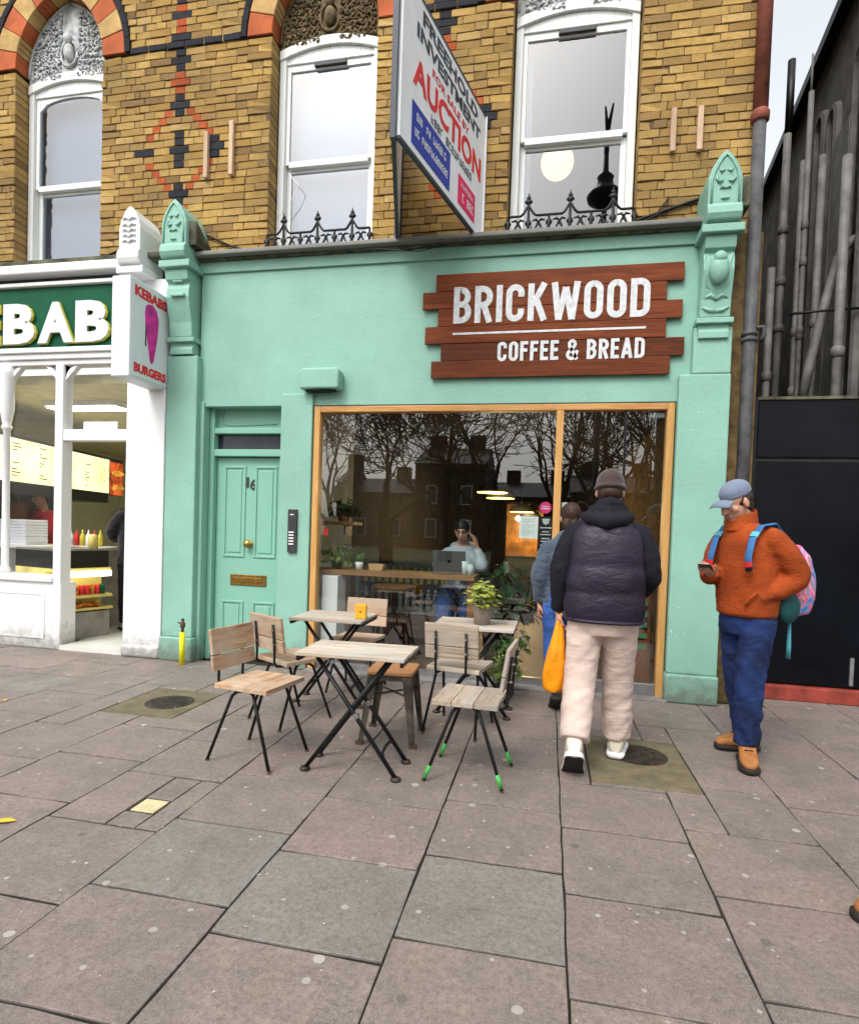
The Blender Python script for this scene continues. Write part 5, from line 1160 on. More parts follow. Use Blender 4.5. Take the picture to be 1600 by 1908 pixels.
# litter and grit swept against the shopfronts
q = random.Random(4); mb = MB()
for k in range(420):
    x = q.uniform(-6.5, 3.2); y = (.28 if x > 1.7 else -.02)-abs(q.gauss(0, .22)) if q.random() < .75 else q.uniform(-4.2, -.3); s_ = q.uniform(.003, .011); a = q.uniform(0, 6.28)
    mb.add([(x+s_*q.uniform(.5, 1.3)*math.cos(a+b), y+s_*q.uniform(.4, 1)*math.sin(a+b), .0035+q.uniform(0, .003)) for b in (0, 1.3, 2.5, 3.9, 5.1)], [(0, 1, 2, 3, 4)])
mat('litter', (.42, .39, .33), .9, var=.6, scale=30, world=True); tag(mb.build('pavement_litter', 'litter'), 'tiny pale scraps of litter and grit scattered on the paving', 'litter', kind='stuff')
# metal stool
st = thing('metal_stool', 'brown wood topped gunmetal stool under the front table', 'stool', (-.955, -1.55, 0), R(3))
bm_ = MB().prism([(x*.15, y*.15) for x, y in ((-1, -.8), (-.94, -.94), (-.8, -1), (.8, -1), (.94, -.94), (1, -.8), (1, .8), (.94, .94), (.8, 1), (-.8, 1), (-.94, .94), (-1, .8))], .435, .462, 'xy').build('seat', 'stool_wood', st, local=True, fix=True, bevel=.006)
MB().lathe([(.19, .40), (.185, .432)], (0, 0, 0), 4).build('apron', 'gunmetal', st, local=True).rotation_euler.z = R(45)
for sx in (-1, 1):
    for sy in (-1, 1):
        mb = MB(); a = Vector((sx*.125, sy*.125, .43)); b = Vector((sx*.172, sy*.172, .0))
        rings = []
        for p, w_ in ((a, .034), (a.lerp(b, .5), .027), (b, .019)):
            rings.append([p+Vector((sx*u*w_, sy*v*w_, 0)) for u, v in ((-1.6, .25), (-1.6, -.1), (.1, -.1-.0), (-.1, .1), (.25, .25), (-.1, -1.6), (.25, -1.6), (.4, .4))])
        r2 = []
        for p, w_ in ((a, .04), (a.lerp(b, .5), .03), (b, .021)):
            r2.append([p+Vector((sx*u*w_, sy*v*w_, 0)) for u, v in ((-1.1, .35), (.1, .45), (.45, .1), (.35, -1.1), (.15, -1.0), (.1, -.1), (-.1, .1), (-1.0, .15))])
        lg = mb.loft(r2).build('leg', 'gunmetal', st, local=True, fix=True); MB().box(b.x-.022, b.x+.022, b.y-.022, b.y+.022, 0, .018).build('foot', 'rust_tip', lg, local=True)
MB().tube([(-.14, -.14, .30), (.14, .14, .30)], .007, 6).tube([(-.14, .14, .30), (.14, -.14, .30)], .007, 6).build('cross_brace', 'gunmetal', st, local=True)
mat('box_yellow', (.72, .38, .03), .5, var=.12)
x, y = GR(672, 1152, .676); t = thing('yellow_box', 'small yellow cube box on the rear table', 'box', (x, y, .677), R(12)); MB().box(-.042, .042, -.042, .042, 0, .105).build('box', 'box_yellow', t, local=True, bevel=.004); MB().box(-.008, .008, -.0435, -.041, .05, .058).build('mark', 'sign_wood', t, local=True)
x, y = GR(898, 1163, .676); t = potted('table_plant', 'lime green leafy plant in taupe pot on the outdoor table', (x, y, .677), (.058, .075, .135), 'taupe_pot', ((95, .115, .20, .055), dict(z0=.13, aspect=.62, droop=.4)), 'leaf_lime')
x, y = .02, 0; t = potted('low_plant', 'bright green plant low under the table with the plant pot', (UX(940, -.35, .35), -.35, 0), (.07, .09, .16), 'dark_grey', ((70, .12, .26, .08), dict(z0=.16, droop=.5)), 'leaf_pale')
# gas riser by the pilaster
gx, gy = GR(335, 1240); t = thing('gas_pipe', 'yellow gas riser pipe with brown tap beside the green pilaster', 'pipe', (gx, gy+.03, 0)); mat('gas_yellow', (.72, .66, .01), .5, var=.08)
MB().tube([(0, 0, 0), (0, 0, .315)], .026, 14).build('sleeve', 'gas_yellow', t, smooth=True, local=True); MB().tube([(0, 0, .31), (0, 0, .43)], .014, 10).lathe([(.022, .36), (.024, .37), (.024, .395), (.018, .41)], (0, 0, 0), 10).tube([(0, 0, .40), (-.045, -.01, .405)], .008, 6).ell((0, 0, .435), (.016, .016, .014)).build('tap', 'rust_tip', t, smooth=True, local=True)

# ================================================================ RIGHT: BLACK HOARDING, PIPES AND DARK FLANK
hb = thing('black_gate', 'black painted panel gate on a red kerb beside the green pilaster', 'gate', (2.6, .38, 0), world=True)
HX0 = 1.745
MB().box(HX0, 4.6, .36, .42, .14, 2.07).build('lower_panel', 'black_gloss', hb, bevel=.004); MB().box(HX0+.012, 4.6, .375, .42, 2.105, 2.60).build('upper_panel', 'black_gloss', hb, bevel=.004); MB().box(HX0, 4.6, .40, .43, 2.07, 2.105).build('gap_rail', 'dark_grey', hb)
MB().box(HX0-.0, 4.6, .35, .44, 2.601, 2.625).build('capping', 'moss_lead', hb); MB().box(HX0-.03, HX0+.0, .35, .45, .0, 2.62).build('post', 'black_iron', hb)
mat('red_kerb', (.27, .045, .03), .7, var=.3, scale=7, bmp=.2, world=True)
MB().box(1.66, 4.6, .30, .46, 0, .125).build('red_plinth', 'red_kerb', hb, bevel=.01); MB().box(2.56, 2.59, .345, .36, .16, .40).build('bolt', 'steel', hb)
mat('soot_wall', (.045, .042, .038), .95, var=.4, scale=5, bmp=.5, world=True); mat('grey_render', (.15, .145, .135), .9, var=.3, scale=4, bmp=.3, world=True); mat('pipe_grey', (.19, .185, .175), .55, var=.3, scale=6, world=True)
# flank wall of the neighbour runs back from the street at a slant
fl = thing('dark_flank_building', 'dark grey rendered building flank with narrow arches and sloping black eave', 'building', (3.2, 3, 0), world=True)
fd = ray(1146, 1010); fd = Vector((fd.x, fd.y, 0)).normalized(); fp = Vector((2.72, .5, 0)); fn = Vector((fd.y, -fd.x, 0))     # fn points away from the gap (+X)
def fpt(t_, o, z): p = fp+fd*t_+fn*o; return (p.x, p.y, z)
def hit(px, py):      # a pixel on the flank plane -> (t, z)
    d = ray(px, py); k = (fp-CAM).dot(fn)/d.dot(fn); p = CAM+d*k; return (p-fp).dot(fd), p.z
EA, EB = hit(1590, 0), hit(1487, 233)
def eave(t_): return EA[1]+(EB[1]-EA[1])*(t_-EA[0])/(EB[0]-EA[0])
TT = 9.0
prof = [(-.2, 0), (TT, 0), (TT, eave(TT)), (-.2, eave(-.2))]
def quadwall(ts, o0, o1, name, m, par):
    mb = MB(); vs_ = [fpt(a, o0, z) for a, z in ts]+[fpt(a, o1, z) for a, z in ts]; n = len(ts)
    mb.add(vs_, [tuple(range(n)), tuple(range(2*n-1, n-1, -1))]+[(i, n+i, n+(i+1) % n, (i+1) % n) for i in range(n)]); return mb.build(name, m, par, fix=True)
quadwall(prof, 0, .4, 'wall', 'grey_render', fl)
quadwall([(-.2, eave(-.2)-.02), (TT, eave(TT)-.02), (TT, eave(TT)+.10), (-.2, eave(-.2)+.10)], -.12, .5, 'eave', 'black_iron', fl)
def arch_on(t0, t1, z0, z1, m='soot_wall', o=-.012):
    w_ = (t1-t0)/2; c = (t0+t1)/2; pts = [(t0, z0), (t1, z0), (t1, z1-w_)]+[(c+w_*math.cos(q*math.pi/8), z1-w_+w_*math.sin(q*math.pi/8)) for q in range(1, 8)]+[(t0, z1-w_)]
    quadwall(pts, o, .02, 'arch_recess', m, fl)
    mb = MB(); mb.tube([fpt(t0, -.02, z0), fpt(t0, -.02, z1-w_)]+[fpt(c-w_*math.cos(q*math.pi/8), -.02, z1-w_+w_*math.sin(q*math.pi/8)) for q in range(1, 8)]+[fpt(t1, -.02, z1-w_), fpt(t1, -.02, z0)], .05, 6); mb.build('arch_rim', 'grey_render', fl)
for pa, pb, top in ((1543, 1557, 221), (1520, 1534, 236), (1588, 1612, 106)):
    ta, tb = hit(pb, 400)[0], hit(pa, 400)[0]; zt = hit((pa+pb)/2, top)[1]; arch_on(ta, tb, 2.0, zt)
# buttress strips between the arches
for pa, pb, top in ((1562, 1588, 225),):
    ta, tb = hit(pb, 400)[0], hit(pa, 400)[0]; quadwall([(ta, 0), (tb, 0), (tb, 5.6), (ta, 5.6)], -.07, .0, 'buttress', 'pipe_grey', fl)
bw = thing('back_wall', 'black sooty wall closing the gap behind the gate', 'wall', (2.6, 8, 0), world=True)
p = fpt(6.5, -.05, 0)
MB().box(1.64, p[0]+.3, p[1], p[1]+.3, 0, U(1440, 420, p[1])[1]).build('brickwork', 'soot_wall', bw); MB().box(1.64, p[0]+.3, p[1]-.05, p[1]+.35, U(1440, 420, p[1])[1], U(1440, 420, p[1])[1]+.1).build('coping', 'grey_lead', bw)
# soil pipes on the flank
def flank_pipe(label, px0, py0, px1, py1, off, rad, m='pipe_grey', collars=(), extra=None, bot=None):
    d = ray((px0+px1)/2, (py0+py1)/2); q_ = fp+fn*off; k = (q_-CAM).dot(fn)/d.dot(fn); c = CAM+d*k
    zt = U(px0, py0, c.y)[1]; zb_ = U(px1, py1, c.y)[1] if bot is None else bot
    t = thing('soil_pipe', label, 'pipe', (c.x, c.y, zb_)); MB().tube([(0, 0, 0), (0, 0, zt-zb_)], rad, 12).build('pipe', m, t, smooth=True, local=True)
    for z in list(collars)+[.35+1.15*k for k in range(int((zt-zb_)/1.15))]: MB().lathe([(rad, 0), (rad*1.35, .01), (rad*1.35, .09), (rad, .1)], (0, 0, z), 12).build('collar', m, t, smooth=True, local=True)
    return t, c, zt
flank_pipe('tall black flue pipe rising above the dark eave', 1474, 112, 1470, 245, -.35, .042, 'black_iron', bot=None)
flank_pipe('grey soil pipe under the black flue pipe', 1472, 250, 1440, 700, -.36, .042, collars=(1.5, 3.2), bot=1.2)
flank_pipe('slim grey pipe with a thin aerial top among the soil pipes', 1513, 100, 1512, 180, -.25, .012, bot=None)
flank_pipe('grey soil pipe with collars below the aerial', 1512, 170, 1485, 690, -.26, .028, collars=(1.4, 2.6, 3.4), bot=1.0)
flank_pipe('plain grey vent pipe between the soil pipes', 1493, 300, 1478, 700, -.30, .028, collars=(2.0,), bot=1.0)
flank_pipe('broad dusty grey pipe beside the arches', 1530, 290, 1515, 700, -.18, .036, bot=1.0)
flank_pipe('thick pale grey pipe before the buttress', 1580, 290, 1560, 640, -.2, .042, bot=1.6)
flank_pipe('short bluish grey pipe close to the building corner', 1437, 500, 1425, 740, -.7, .035, collars=(1.0,), bot=1.5)
t = thing('sloping_pipe', 'pale grey pipe bending away over the gate', 'pipe', (0, 0, 0), world=True)
MB().tube([P3(1620, 438, 1.1), P3(1590, 446, 1.1), P3(1572, 462, 1.1), P3(1562, 480, 1.1), P3(1530, 590, 1.1), P3(1505, 690, 1.1), P3(1495, 740, 1.1)], .045, 10).build('pipe', 'pipe_grey', t, smooth=True)
t = thing('conduit', 'thin black conduit strung level over the gate', 'conduit', (0, 0, 0), world=True); MB().tube([P3(1470, 585, .9), P3(1540, 578, .9), P3(1610, 573, .9)], .012, 6).build('tube', 'black_iron', t, smooth=True)

# ================================================================ ACROSS THE STREET (seen mirrored in the glass)
mat('bark', (.075, .05, .034), .95, var=.3); mat('backlit_brick', (.045, .025, .018), .9, var=.3, scale=2, world=True); mat('house_pale', (.24, .19, .11), .9, var=.2, scale=2, world=True); mat('slate', (.03, .03, .035), .7); mat('house_glass', (.05, .06, .07), .1)  # house brick is coloured dark to imitate shaded, backlit fronts
def tree_mesh(seed, H=13.5):
    q = random.Random(seed); mb = MB()
    def grow(p, d, L, r, lev):
        pts = [p]; rs = [r]; n = 4 if lev < 3 else 3
        for k in range(n):
            d = (d+Vector((q.uniform(-.22, .22), q.uniform(-.22, .22), q.uniform(-.10, .16)))).normalized(); p = p+d*(L/n); pts.append(p); rs.append(max(.017, r*(1-.42*(k+1)/n)))
        mb.tube(pts, rs, 6 if lev < 2 else (4 if lev < 4 else 3), cap=False)
        if lev >= 7: return
        kids = 4 if lev == 0 else (3 if lev < 4 else 2)
        for j in range(kids):
            i = n if j == 0 else q.randint(max(1, n-2), n); a = q.uniform(0, 6.283); sp = q.uniform(.35, .95) if j else q.uniform(.1, .35)
            o_ = d.orthogonal().normalized(); o_ = Matrix.Rotation(a, 3, d) @ o_; nd = (d*math.cos(sp)+o_*math.sin(sp)+Vector((0, 0, .10))).normalized()
            grow(pts[i], nd, L*q.uniform(.62, .85), rs[i]*(.8 if j == 0 else .62), lev+1)
    grow(Vector((0, 0, 0)), Vector((0, 0, 1)), H*.26, .24, 0)
    return mb
tm = [tree_mesh(3), tree_mesh(8)]
tms = [mb.mesh('crown') for mb in tm]
for me in tms: me.materials.append(M['bark'])
for k, (px, y, s, rz) in enumerate(((930, 17, 1.0, 0), (720, 20, .95, 1.3), (1150, 16, .95, 2.2), (610, 26, 1.0, 3.6), (1290, 21, 1.15, .6), (830, 24, 1.15, 4.4), (1040, 23, 1.1, 5.2))):
    x = UX(px, y, 1.4)
    t = thing('bare_tree', 'bare winter tree across the road, mirrored in the shop window', 'tree', (x, -y, -.05), rz, 'bare trees across the road')
    o = bpy.data.objects.new('crown', tms[k % 2]); col.objects.link(o); o.parent = t; o.scale = (s, s, s)
    MB().tube([(0, 0, 0), (0, 0, .8), (0, 0, 2.0)], [.36*s, .27*s, .24*s], 8).build('trunk', 'bark', t, local=True, smooth=True)
def house(label, pxa, pxb, y, h, roof, m, chim):
    xa, xb = UX(pxa, y, 2), UX(pxb, y, 2); t = thing('terraced_house', label, 'house', ((xa+xb)/2, -y, -.04), group='houses across the common'); w_ = xb-xa
    MB().box(-w_/2, w_/2, -9, 0, 0, h).build('wall', m, t, local=True); rf = MB().prism([(-9.2, h), (.3, h), (-4.5, h+roof)], -w_/2-.1, w_/2+.1, 'yz').build('roof', 'slate', t, local=True, fix=True)
    for c in chim: MB().box(c*w_-.7, c*w_+.7, -5, -4, h+roof*.5, h+roof+1.2).build('chimney', m, rf, local=True)
    nx = max(2, int(w_/2.4))
    for r_ in range(int(h/3)):
        for k in range(nx):
            x = -w_/2+w_*(k+.5)/nx; wn = MB().box(x-.5, x+.5, -.02, .06, 1+r_*3.0, 2.7+r_*3.0).build('window', 'sash_white', t, local=True); MB().box(x-.42, x+.42, .06, .075, 1.08+r_*3.0, 2.62+r_*3.0).build('pane', 'house_glass', wn, local=True)
house('brick house with chimneys across the road, coloured dark as if backlit, tallest of the mirrored row', 770, 900, 46, 7.6, 2.0, 'backlit_brick', (-.3, .3))
house('pale rendered house across the road next to the tall brick one', 640, 768, 50, 5.2, 1.8, 'house_pale', (.2,))
house('low brick house coloured dark as if backlit across the road beyond the pale one', 520, 638, 48, 6.0, 2.0, 'backlit_brick', (0,))
house('low brick house, coloured dark as if backlit, with two chimneys next to the tall one', 902, 1060, 52, 5.2, 1.8, 'backlit_brick', (-.2, .35))
house('wide brick house across the road behind the street lamp', 1062, 1300, 50, 5.6, 2.0, 'backlit_brick', (-.35, .1))
# street lamp on the kerb behind the photographer, mirrored in the glass
y = 6.6; x = UX(1108, y, 2.2); zh = U(1130, 322, y)[1]
lt = thing('street_lamp', 'black street lamp on the kerb, mirrored in the upstairs window', 'street lamp', (x, -y, 0))
MB().tube([(0, 0, 0), (0, 0, 1.1), (0, 0, 1.2), (0, 0, zh-.3)], [.10, .10, .065, .05], 12).build('post', 'black_iron', lt, smooth=True, local=True)
MB().lathe([(.03, -.35), (.10, -.28), (.34, -.12), (.36, -.04), (.30, .04), (.17, .16), (.15, .3), (.17, .34), (.06, .45), (.04, .9)], (0, 0, zh), 20).build('lantern', 'black_iron', lt, smooth=True, local=True)
MB().tube([(0, 0, zh+.8), (0, 0, zh+1.3)], .05, 8).tube([(0, 0, zh+1.2), (-.06, 0, zh+1.7)], [.05, .02], 6).tube([(0, 0, zh+1.2), (.09, 0, zh+1.75)], [.05, .02], 6).build('finial', 'black_iron', lt, local=True)
x = UX(1226, 7.0, 2.0); t = thing('traffic_post', 'plain dark post on the kerb, mirrored at the door edge', 'post', (x, -7.0, 0)); MB().lathe([(.16, 0), (.16, .05), (.11, .3), (.10, 4.5), (.05, 4.6)], (0, 0, 0), 14).build('shaft', 'black_iron', t, local=True, smooth=True); MB().box(-.03, .03, .10, .13, .4, .9).build('hatch', 'black_iron', t, local=True)
# ================================================================ PEOPLE
mat('skin', (.52, .27, .18), .5, var=.12, scale=20, spec=.35); mat('skin_tan', (.44, .23, .14), .5, var=.12, scale=20)
mat('lips', (.34, .11, .085), .5); mat('eye_dark', (.03, .02, .018), .3); mat('hair_brown', (.045, .022, .012), .6, var=.4, scale=40, sc=(1, 1, .2)); mat('hair_black', (.012, .010, .010), .5, var=.4, scale=40)
def cloth(name, c, rough=.85, bs=9.0, bd=.03, fine=160.0, var=.2, sheen=.2, sc=(1, 1, 1.8), fold=.6):
    m, t, p = nodes(name); v = coords(t, sc); n1 = noise(t, v, bs, 4, .55, 1.2); n2 = noise(t, coords(t), fine, 3, .6); n3 = noise(t, coords(t), 4.0, 3)
    co = mixc(t, rng(t, n3, .35, .65), tuple(x*(1-var) for x in c), tuple(min(1, x*(1+var*.6)) for x in c)); co = mixc(t, rng(t, n2, .4, .7, 0, .35), co, tuple(x*.55 for x in c))
    t.links.new(co, p.inputs['Base Color']); p.inputs['Roughness'].default_value = rough; p.inputs['Sheen Weight'].default_value = sheen; p.inputs['Specular IOR Level'].default_value = .3
    h = math_(t, 'ADD', n1, math_(t, 'MULTIPLY', n2, .05)); bump(t, p, h, fold, bd); M[name] = m
cloth('fleece', (.33, .055, .008), .95, 26, .012, 190, .3, .0, fold=.6); cloth('denim', (.010, .026, .105), .85, 9, .02, 260, .7, .0, fold=.45); cloth('denim_mid', (.035, .10, .33), .85, 9, .02, 260, .4, .0, fold=.45)
cloth('cream_cotton', (.60, .47, .41), .85, 6, .02, 260, .06, .0, sc=(1, 1, 2.6), fold=.45); cloth('puffer', (.016, .010, .025), .45, 12, .012, 400, .3, .0, fold=.5); cloth('navy', (.006, .006, .012), .85, 8, .015, 200, .3, .0, fold=.4); cloth('slate_blue', (.055, .075, .11), .8, 9, .03, 200, .25, .2)
cloth('hood_grey', (.44, .50, .56), .9, 7, .015, 200, .12, .0, fold=.4); cloth('red_shirt', (.42, .02, .025), .8, 9, .03, 200, .2); cloth('black_coat', (.008, .008, .010), .85, 9, .03, 200, .3); cloth('cap_blue', (.16, .20, .28), .85, 20, .004, 300, .15); cloth('beanie', (.055, .035, .032), .95, 30, .004, 120, .2)
mat('boot_tan', (.36, .14, .04), .55, var=.3, scale=12, bmp=.1); mat('sole_dark', (.02, .016, .014), .7); mat('trainer', (.66, .60, .50), .6, var=.12, scale=20); mat('bag_orange', (.85, .30, .005), .35, var=.15, bmp=.6, bs=14, dist=.02)
V = Vector
def head_parts(par, c, yaw, pitch, s=1.0, hair='hair_brown', style='short', roll=0.0):
    Rm = Matrix.Rotation(yaw, 3, 'Z') @ Matrix.Rotation(pitch, 3, 'X') @ Matrix.Rotation(roll, 3, 'Y'); c = V(c)
    T = lambda x, y, z: c+Rm @ V((x*s, y*s, z*s))
    def E(mb, p, r): mb.ell(T(*p), tuple(q*s for q in r), Rm, 16, 12)
    def skin(mb):
        E(mb, (0, -.014, .032), (.074, .094, .090)); E(mb, (0, .018, -.028), (.061, .074, .086)); E(mb, (0, .050, -.088), (.034, .032, .026)); E(mb, (0, .008, -.075), (.053, .060, .040))
        mb.tube([T(0, .086, .022), T(0, .100, -.005), T(0, .112, -.026)], [.009*s, .011*s, .015*s], 8, dome=2); E(mb, (0, .098, -.030), (.020, .014, .010))
        E(mb, (0, .077, .030), (.050, .018, .011)); E(mb, (0, .083, -.056), (.024, .014, .008)); E(mb, (0, .081, -.068), (.021, .014, .008))
        for sx in (-1, 1): E(mb, (sx*.076, -.006, -.008), (.010, .020, .033)); E(mb, (sx*.040, .058, -.022), (.022, .022, .020))
        mb.tube([T(0, -.01, -.06), T(0, -.03, -.16)], [.052*s, .054*s], 14, dome=2)
    def face(o):
        for sx in (-1, 1):
            mb = MB(); E(mb, (sx*.031, .0835, .010), (.0125, .006, .0042)); mb.build('eye', 'eye_dark', o, local=True, smooth=True)
            MB().tube([T(sx*.012, .094, .031), T(sx*.030, .092, .037), T(sx*.050, .080, .031)], [.0035*s, .0045*s, .002*s], 6).build('eyebrow', hair, o, local=True, smooth=True)
        mb = MB(); E(mb, (0, .0925, -.060), (.021, .006, .0055)); mb.build('mouth', 'lips', o, local=True, smooth=True)
    return T, E, Rm, skin, face
def hand_mb(mb, wr, d, nrm, side, curl=.5, s=1.0):
    """d along the hand, nrm out of the palm, side +1/-1 puts the thumb"""
    wr, d, nrm = V(wr), V(d).normalized(), V(nrm).normalized(); nrm = (nrm-d*nrm.dot(d)).normalized(); w_ = d.cross(nrm)*side
    mb.tube([wr-d*.02, wr+d*.02, wr+d*.06, wr+d*.09*s], [(.026, .02), (.032, .017), (.041, .016), (.040, .014)], 12, dome=2, flat=w_)
    for i, (l, x) in enumerate(((.074, -.030), (.083, -.010), (.078, .010), (.060, .029))):
        p = wr+d*.088*s-w_*x; a = 0; pts = [p-d*.015]; dd = d
        pts.append(p)
        for k in range(3):
            a += curl*(.75+.15*i*.4); dd = d*math.cos(a)+nrm*math.sin(a); p = p+dd*(l*(.45, .32, .23)[k]*s); pts.append(p)
        mb.tube(pts, [.0095, .0095, .0088, .008, .0068], 8, dome=2)
    p = wr+d*.025+w_*.028; d2 = (d*.62+w_*.62+nrm*.45).normalized(); pts = [p-d2*.02, p, p+d2*.032]; d3 = (d*.86+w_*.1+nrm*.5).normalized(); pts += [p+d2*.032+d3*.026, p+d2*.032+d3*.048]
    mb.tube(pts, [.014, .0135, .012, .0105, .008], 8, dome=2)
def shoe(par, an, toe, m='trainer', sole='sole_dark', pitch=0.0, s=1.0, high=False, name='shoe', tread=False):
    """an: ankle point above the heel, toe: ground direction, pitch: heel lifted"""
    t_ = V((toe[0], toe[1], 0)).normalized(); Rm = Matrix((V((t_.y, -t_.x, 0)), t_, V((0, 0, 1)))).transposed(); Rp = Matrix.Rotation(-pitch, 3, 'X'); base = V(an)
    T = lambda x, y, z: base+Rm @ (Rp @ V((x*s, y*s, z*s)))
    def ring(y, w_, z0, z1, n=14, bx=0): return [T(bx+w_*math.copysign(abs(math.cos(a))**.75, math.cos(a)), y, z0+(z1-z0)*(.5+.5*math.copysign(abs(math.sin(a))**.8, math.sin(a)))) for a in [2*math.pi*k/n for k in range(n)]]
    H = .085 if not high else .13
    up = MB().loft([ring(-.078, .020, -.075, -.01), ring(-.072, .036, -.078, H*.5), ring(-.045, .043, -.078, H*.8), ring(-.01, .044, -.078, H*.72), ring(.03, .045, -.078, H*.32), ring(.07, .048, -.078, .004), ring(.11, .050, -.078, -.012), ring(.145, .046, -.078, -.022), ring(.172, .030, -.076, -.040), ring(.184, .010, -.070, -.050)])
    o = up.build(name, m, par, smooth=True, sub=1, local=True)
    so_ = MB().loft([ring(y, w_+.009, -.100, -.066) for y, w_ in ((-.084, .018), (-.076, .034), (-.045, .040), (.0, .040), (.05, .043), (.11, .049), (.15, .045), (.182, .028), (.192, .010))])
    so_.build('sole', sole, o, smooth=True, local=True)
    if tread: MB().loft([ring(y, w_+.007, -.104, -.094) for y, w_ in ((-.084, .018), (-.076, .034), (-.045, .040), (.0, .040), (.05, .043), (.11, .049), (.15, .045), (.182, .028), (.192, .010))]).build('tread', 'sole_dark', o, local=True)
    lc = MB()
    for k in range(4): lc.tube([T(-.026+.002*k, .035+.022*k, (H*.36-.024*k)+.004), T(.026-.002*k, .040+.022*k, (H*.36-.024*k)+.004)], .0035*s, 6)
    lc.build('laces', sole if m != 'trainer' else 'white_pot', o, local=True, smooth=True); return o
def limb(mb, pts, rs, n=16, dome=3, fold=0.0, seed=0.0):
    P_ = [V(p) for p in pts]; out = []; ro = []
    for i in range(len(P_)-1):
        for k in range(4):
            u = k/4; out.append(P_[i].lerp(P_[i+1], u)); a, b = rs[i], rs[i+1]; ro.append(a+(b-a)*u if not isinstance(a, tuple) else tuple(x+(y-x)*u for x, y in zip(a, b)))
    out.append(P_[-1]); ro.append(rs[-1])
    for _ in range(2): out = [out[0]]+[(out[i-1]+out[i]*2+out[i+1])/4 for i in range(1, len(out)-1)]+[out[-1]]
    if fold:      # cloth: horizontal and slanting creases run round the limb
        m_ = 14*(len(P_)-1); fin = []; fr_ = []
        for i in range(m_+1):
            f_ = i/m_*(len(out)-1); k = min(int(f_), len(out)-2); u = f_-k; fin.append(out[k].lerp(out[k+1], u)); fr_.append(ro[k]+(ro[k+1]-ro[k])*u)
        n = 28; i0 = len(mb.v); mb.tube(fin, fr_, n, dome=0); L_ = 0
        for i in range(m_+1):
            L_ += (fin[i]-fin[i-1]).length if i else 0
            for j in range(n):
                v = V(mb.v[i0+i*n+j]); d = v-fin[i]; a = 2*math.pi*j/n
                w_ = mnoise.noise(V((math.cos(a)*.9+seed, math.sin(a)*.9, L_*17+1.3*math.cos(a+seed))))+.6*mnoise.noise(V((math.cos(a)*1.6, math.sin(a)*1.6+seed, L_*34-1.6*math.sin(a))))
                g = .35+.65*abs(math.sin(math.pi*(i/m_)*2))**.5 if i/m_ < .6 else 1.15
                mb.v[i0+i*n+j] = tuple(v+d.normalized()*(w_*fold*g))
        return
    mb.tube(out, ro, n, dome=dome)
def torso(mb, rings, n=26):
    """rings: (x, y, z, rx, ry)"""
    mb.loft([[(x+rx*math.copysign(abs(math.cos(a))**.85, math.cos(a)), y+ry*math.copysign(abs(math.sin(a))**.85, math.sin(a)), z) for a in [2*math.pi*k/n for k in range(n)]] for x, y, z, rx, ry in rings])
def person(label, loc, rz, J, vox=.008, hands=(None, None), head=None, skin='skin', group=None):
    t = thing('person', label, 'person', loc, rz, group)
    hp = head_parts(t, J['head'], *head['rot'], s=head.get('s', 1.0), hair=head.get('hair', 'hair_brown'))
    T, E, Rm, sk, face = hp
    mb = MB(); sk(mb); pz = V(J['pelvis']); cz = V(J['chest']); nk = V(J['neck'])
    torso(mb, [(pz.x, pz.y, pz.z-.10, .12, .085), (pz.x, pz.y, pz.z, .145, .10), (*pz.lerp(cz, .5), .125, .09), (*cz, .15, .10), (*cz.lerp(nk, .7), .13, .075), (*nk, .05, .05)])
    limb(mb, [T(0, -.02, -.07), nk-V((0, 0, .06))], [.052, .058])
    for s in 'LR':
        q_ = V(J['sh'+s]); limb(mb, [q_+V((-q_.x*.25, 0, -.05)), J['el'+s], J['wr'+s]], [.038, .034, .027]); limb(mb, [J['hip'+s], J['kn'+s], J['an'+s]], [.070, .048, .028]); a = V(J['an'+s]); mb.ell(a+V((0, .0, -.03)), (.026, .03, .03))
    for s, h in zip('LR', hands):
        if h == 'hidden': continue
        if h: hand_mb(mb, J['wr'+s], *h)
        else: mb.ell(V(J['wr'+s])+(V(J['wr'+s])-V(J['el'+s])).normalized()*.05, (.03, .03, .045))
    body = mb.build('body', skin, t, local=True, remesh=vox, sm=3)
    face(body); return t, body, T, E, Rm
def sleeves(mb, J, r=(.078, .068, .05), sides='LR', cut=.0):
    for s in sides:
        sh = V(J['sh'+s]); limb(mb, [sh+V((-sh.x*.5, 0, -.005)), sh+V((-sh.x*.10, 0, -.03)), sh.lerp(V(J['el'+s]), .45), J['el'+s], V(J['wr'+s]).lerp(V(J['el'+s]), cut)], [r[0]*.72, r[0]*.88, r[0]*.92, r[1], r[2]], fold=.007, seed=1.0 if s == 'L' else 5.0)
def legs(mb, J, r=(.105, .085, .075), cut=.0, fold=.011):
    for s in 'LR': limb(mb, [J['hip'+s], J['kn'+s], V(J['an'+s]).lerp(V(J['kn'+s]), cut)], list(r), dome=0, fold=fold, seed=3.0 if s == 'L' else 8.0)
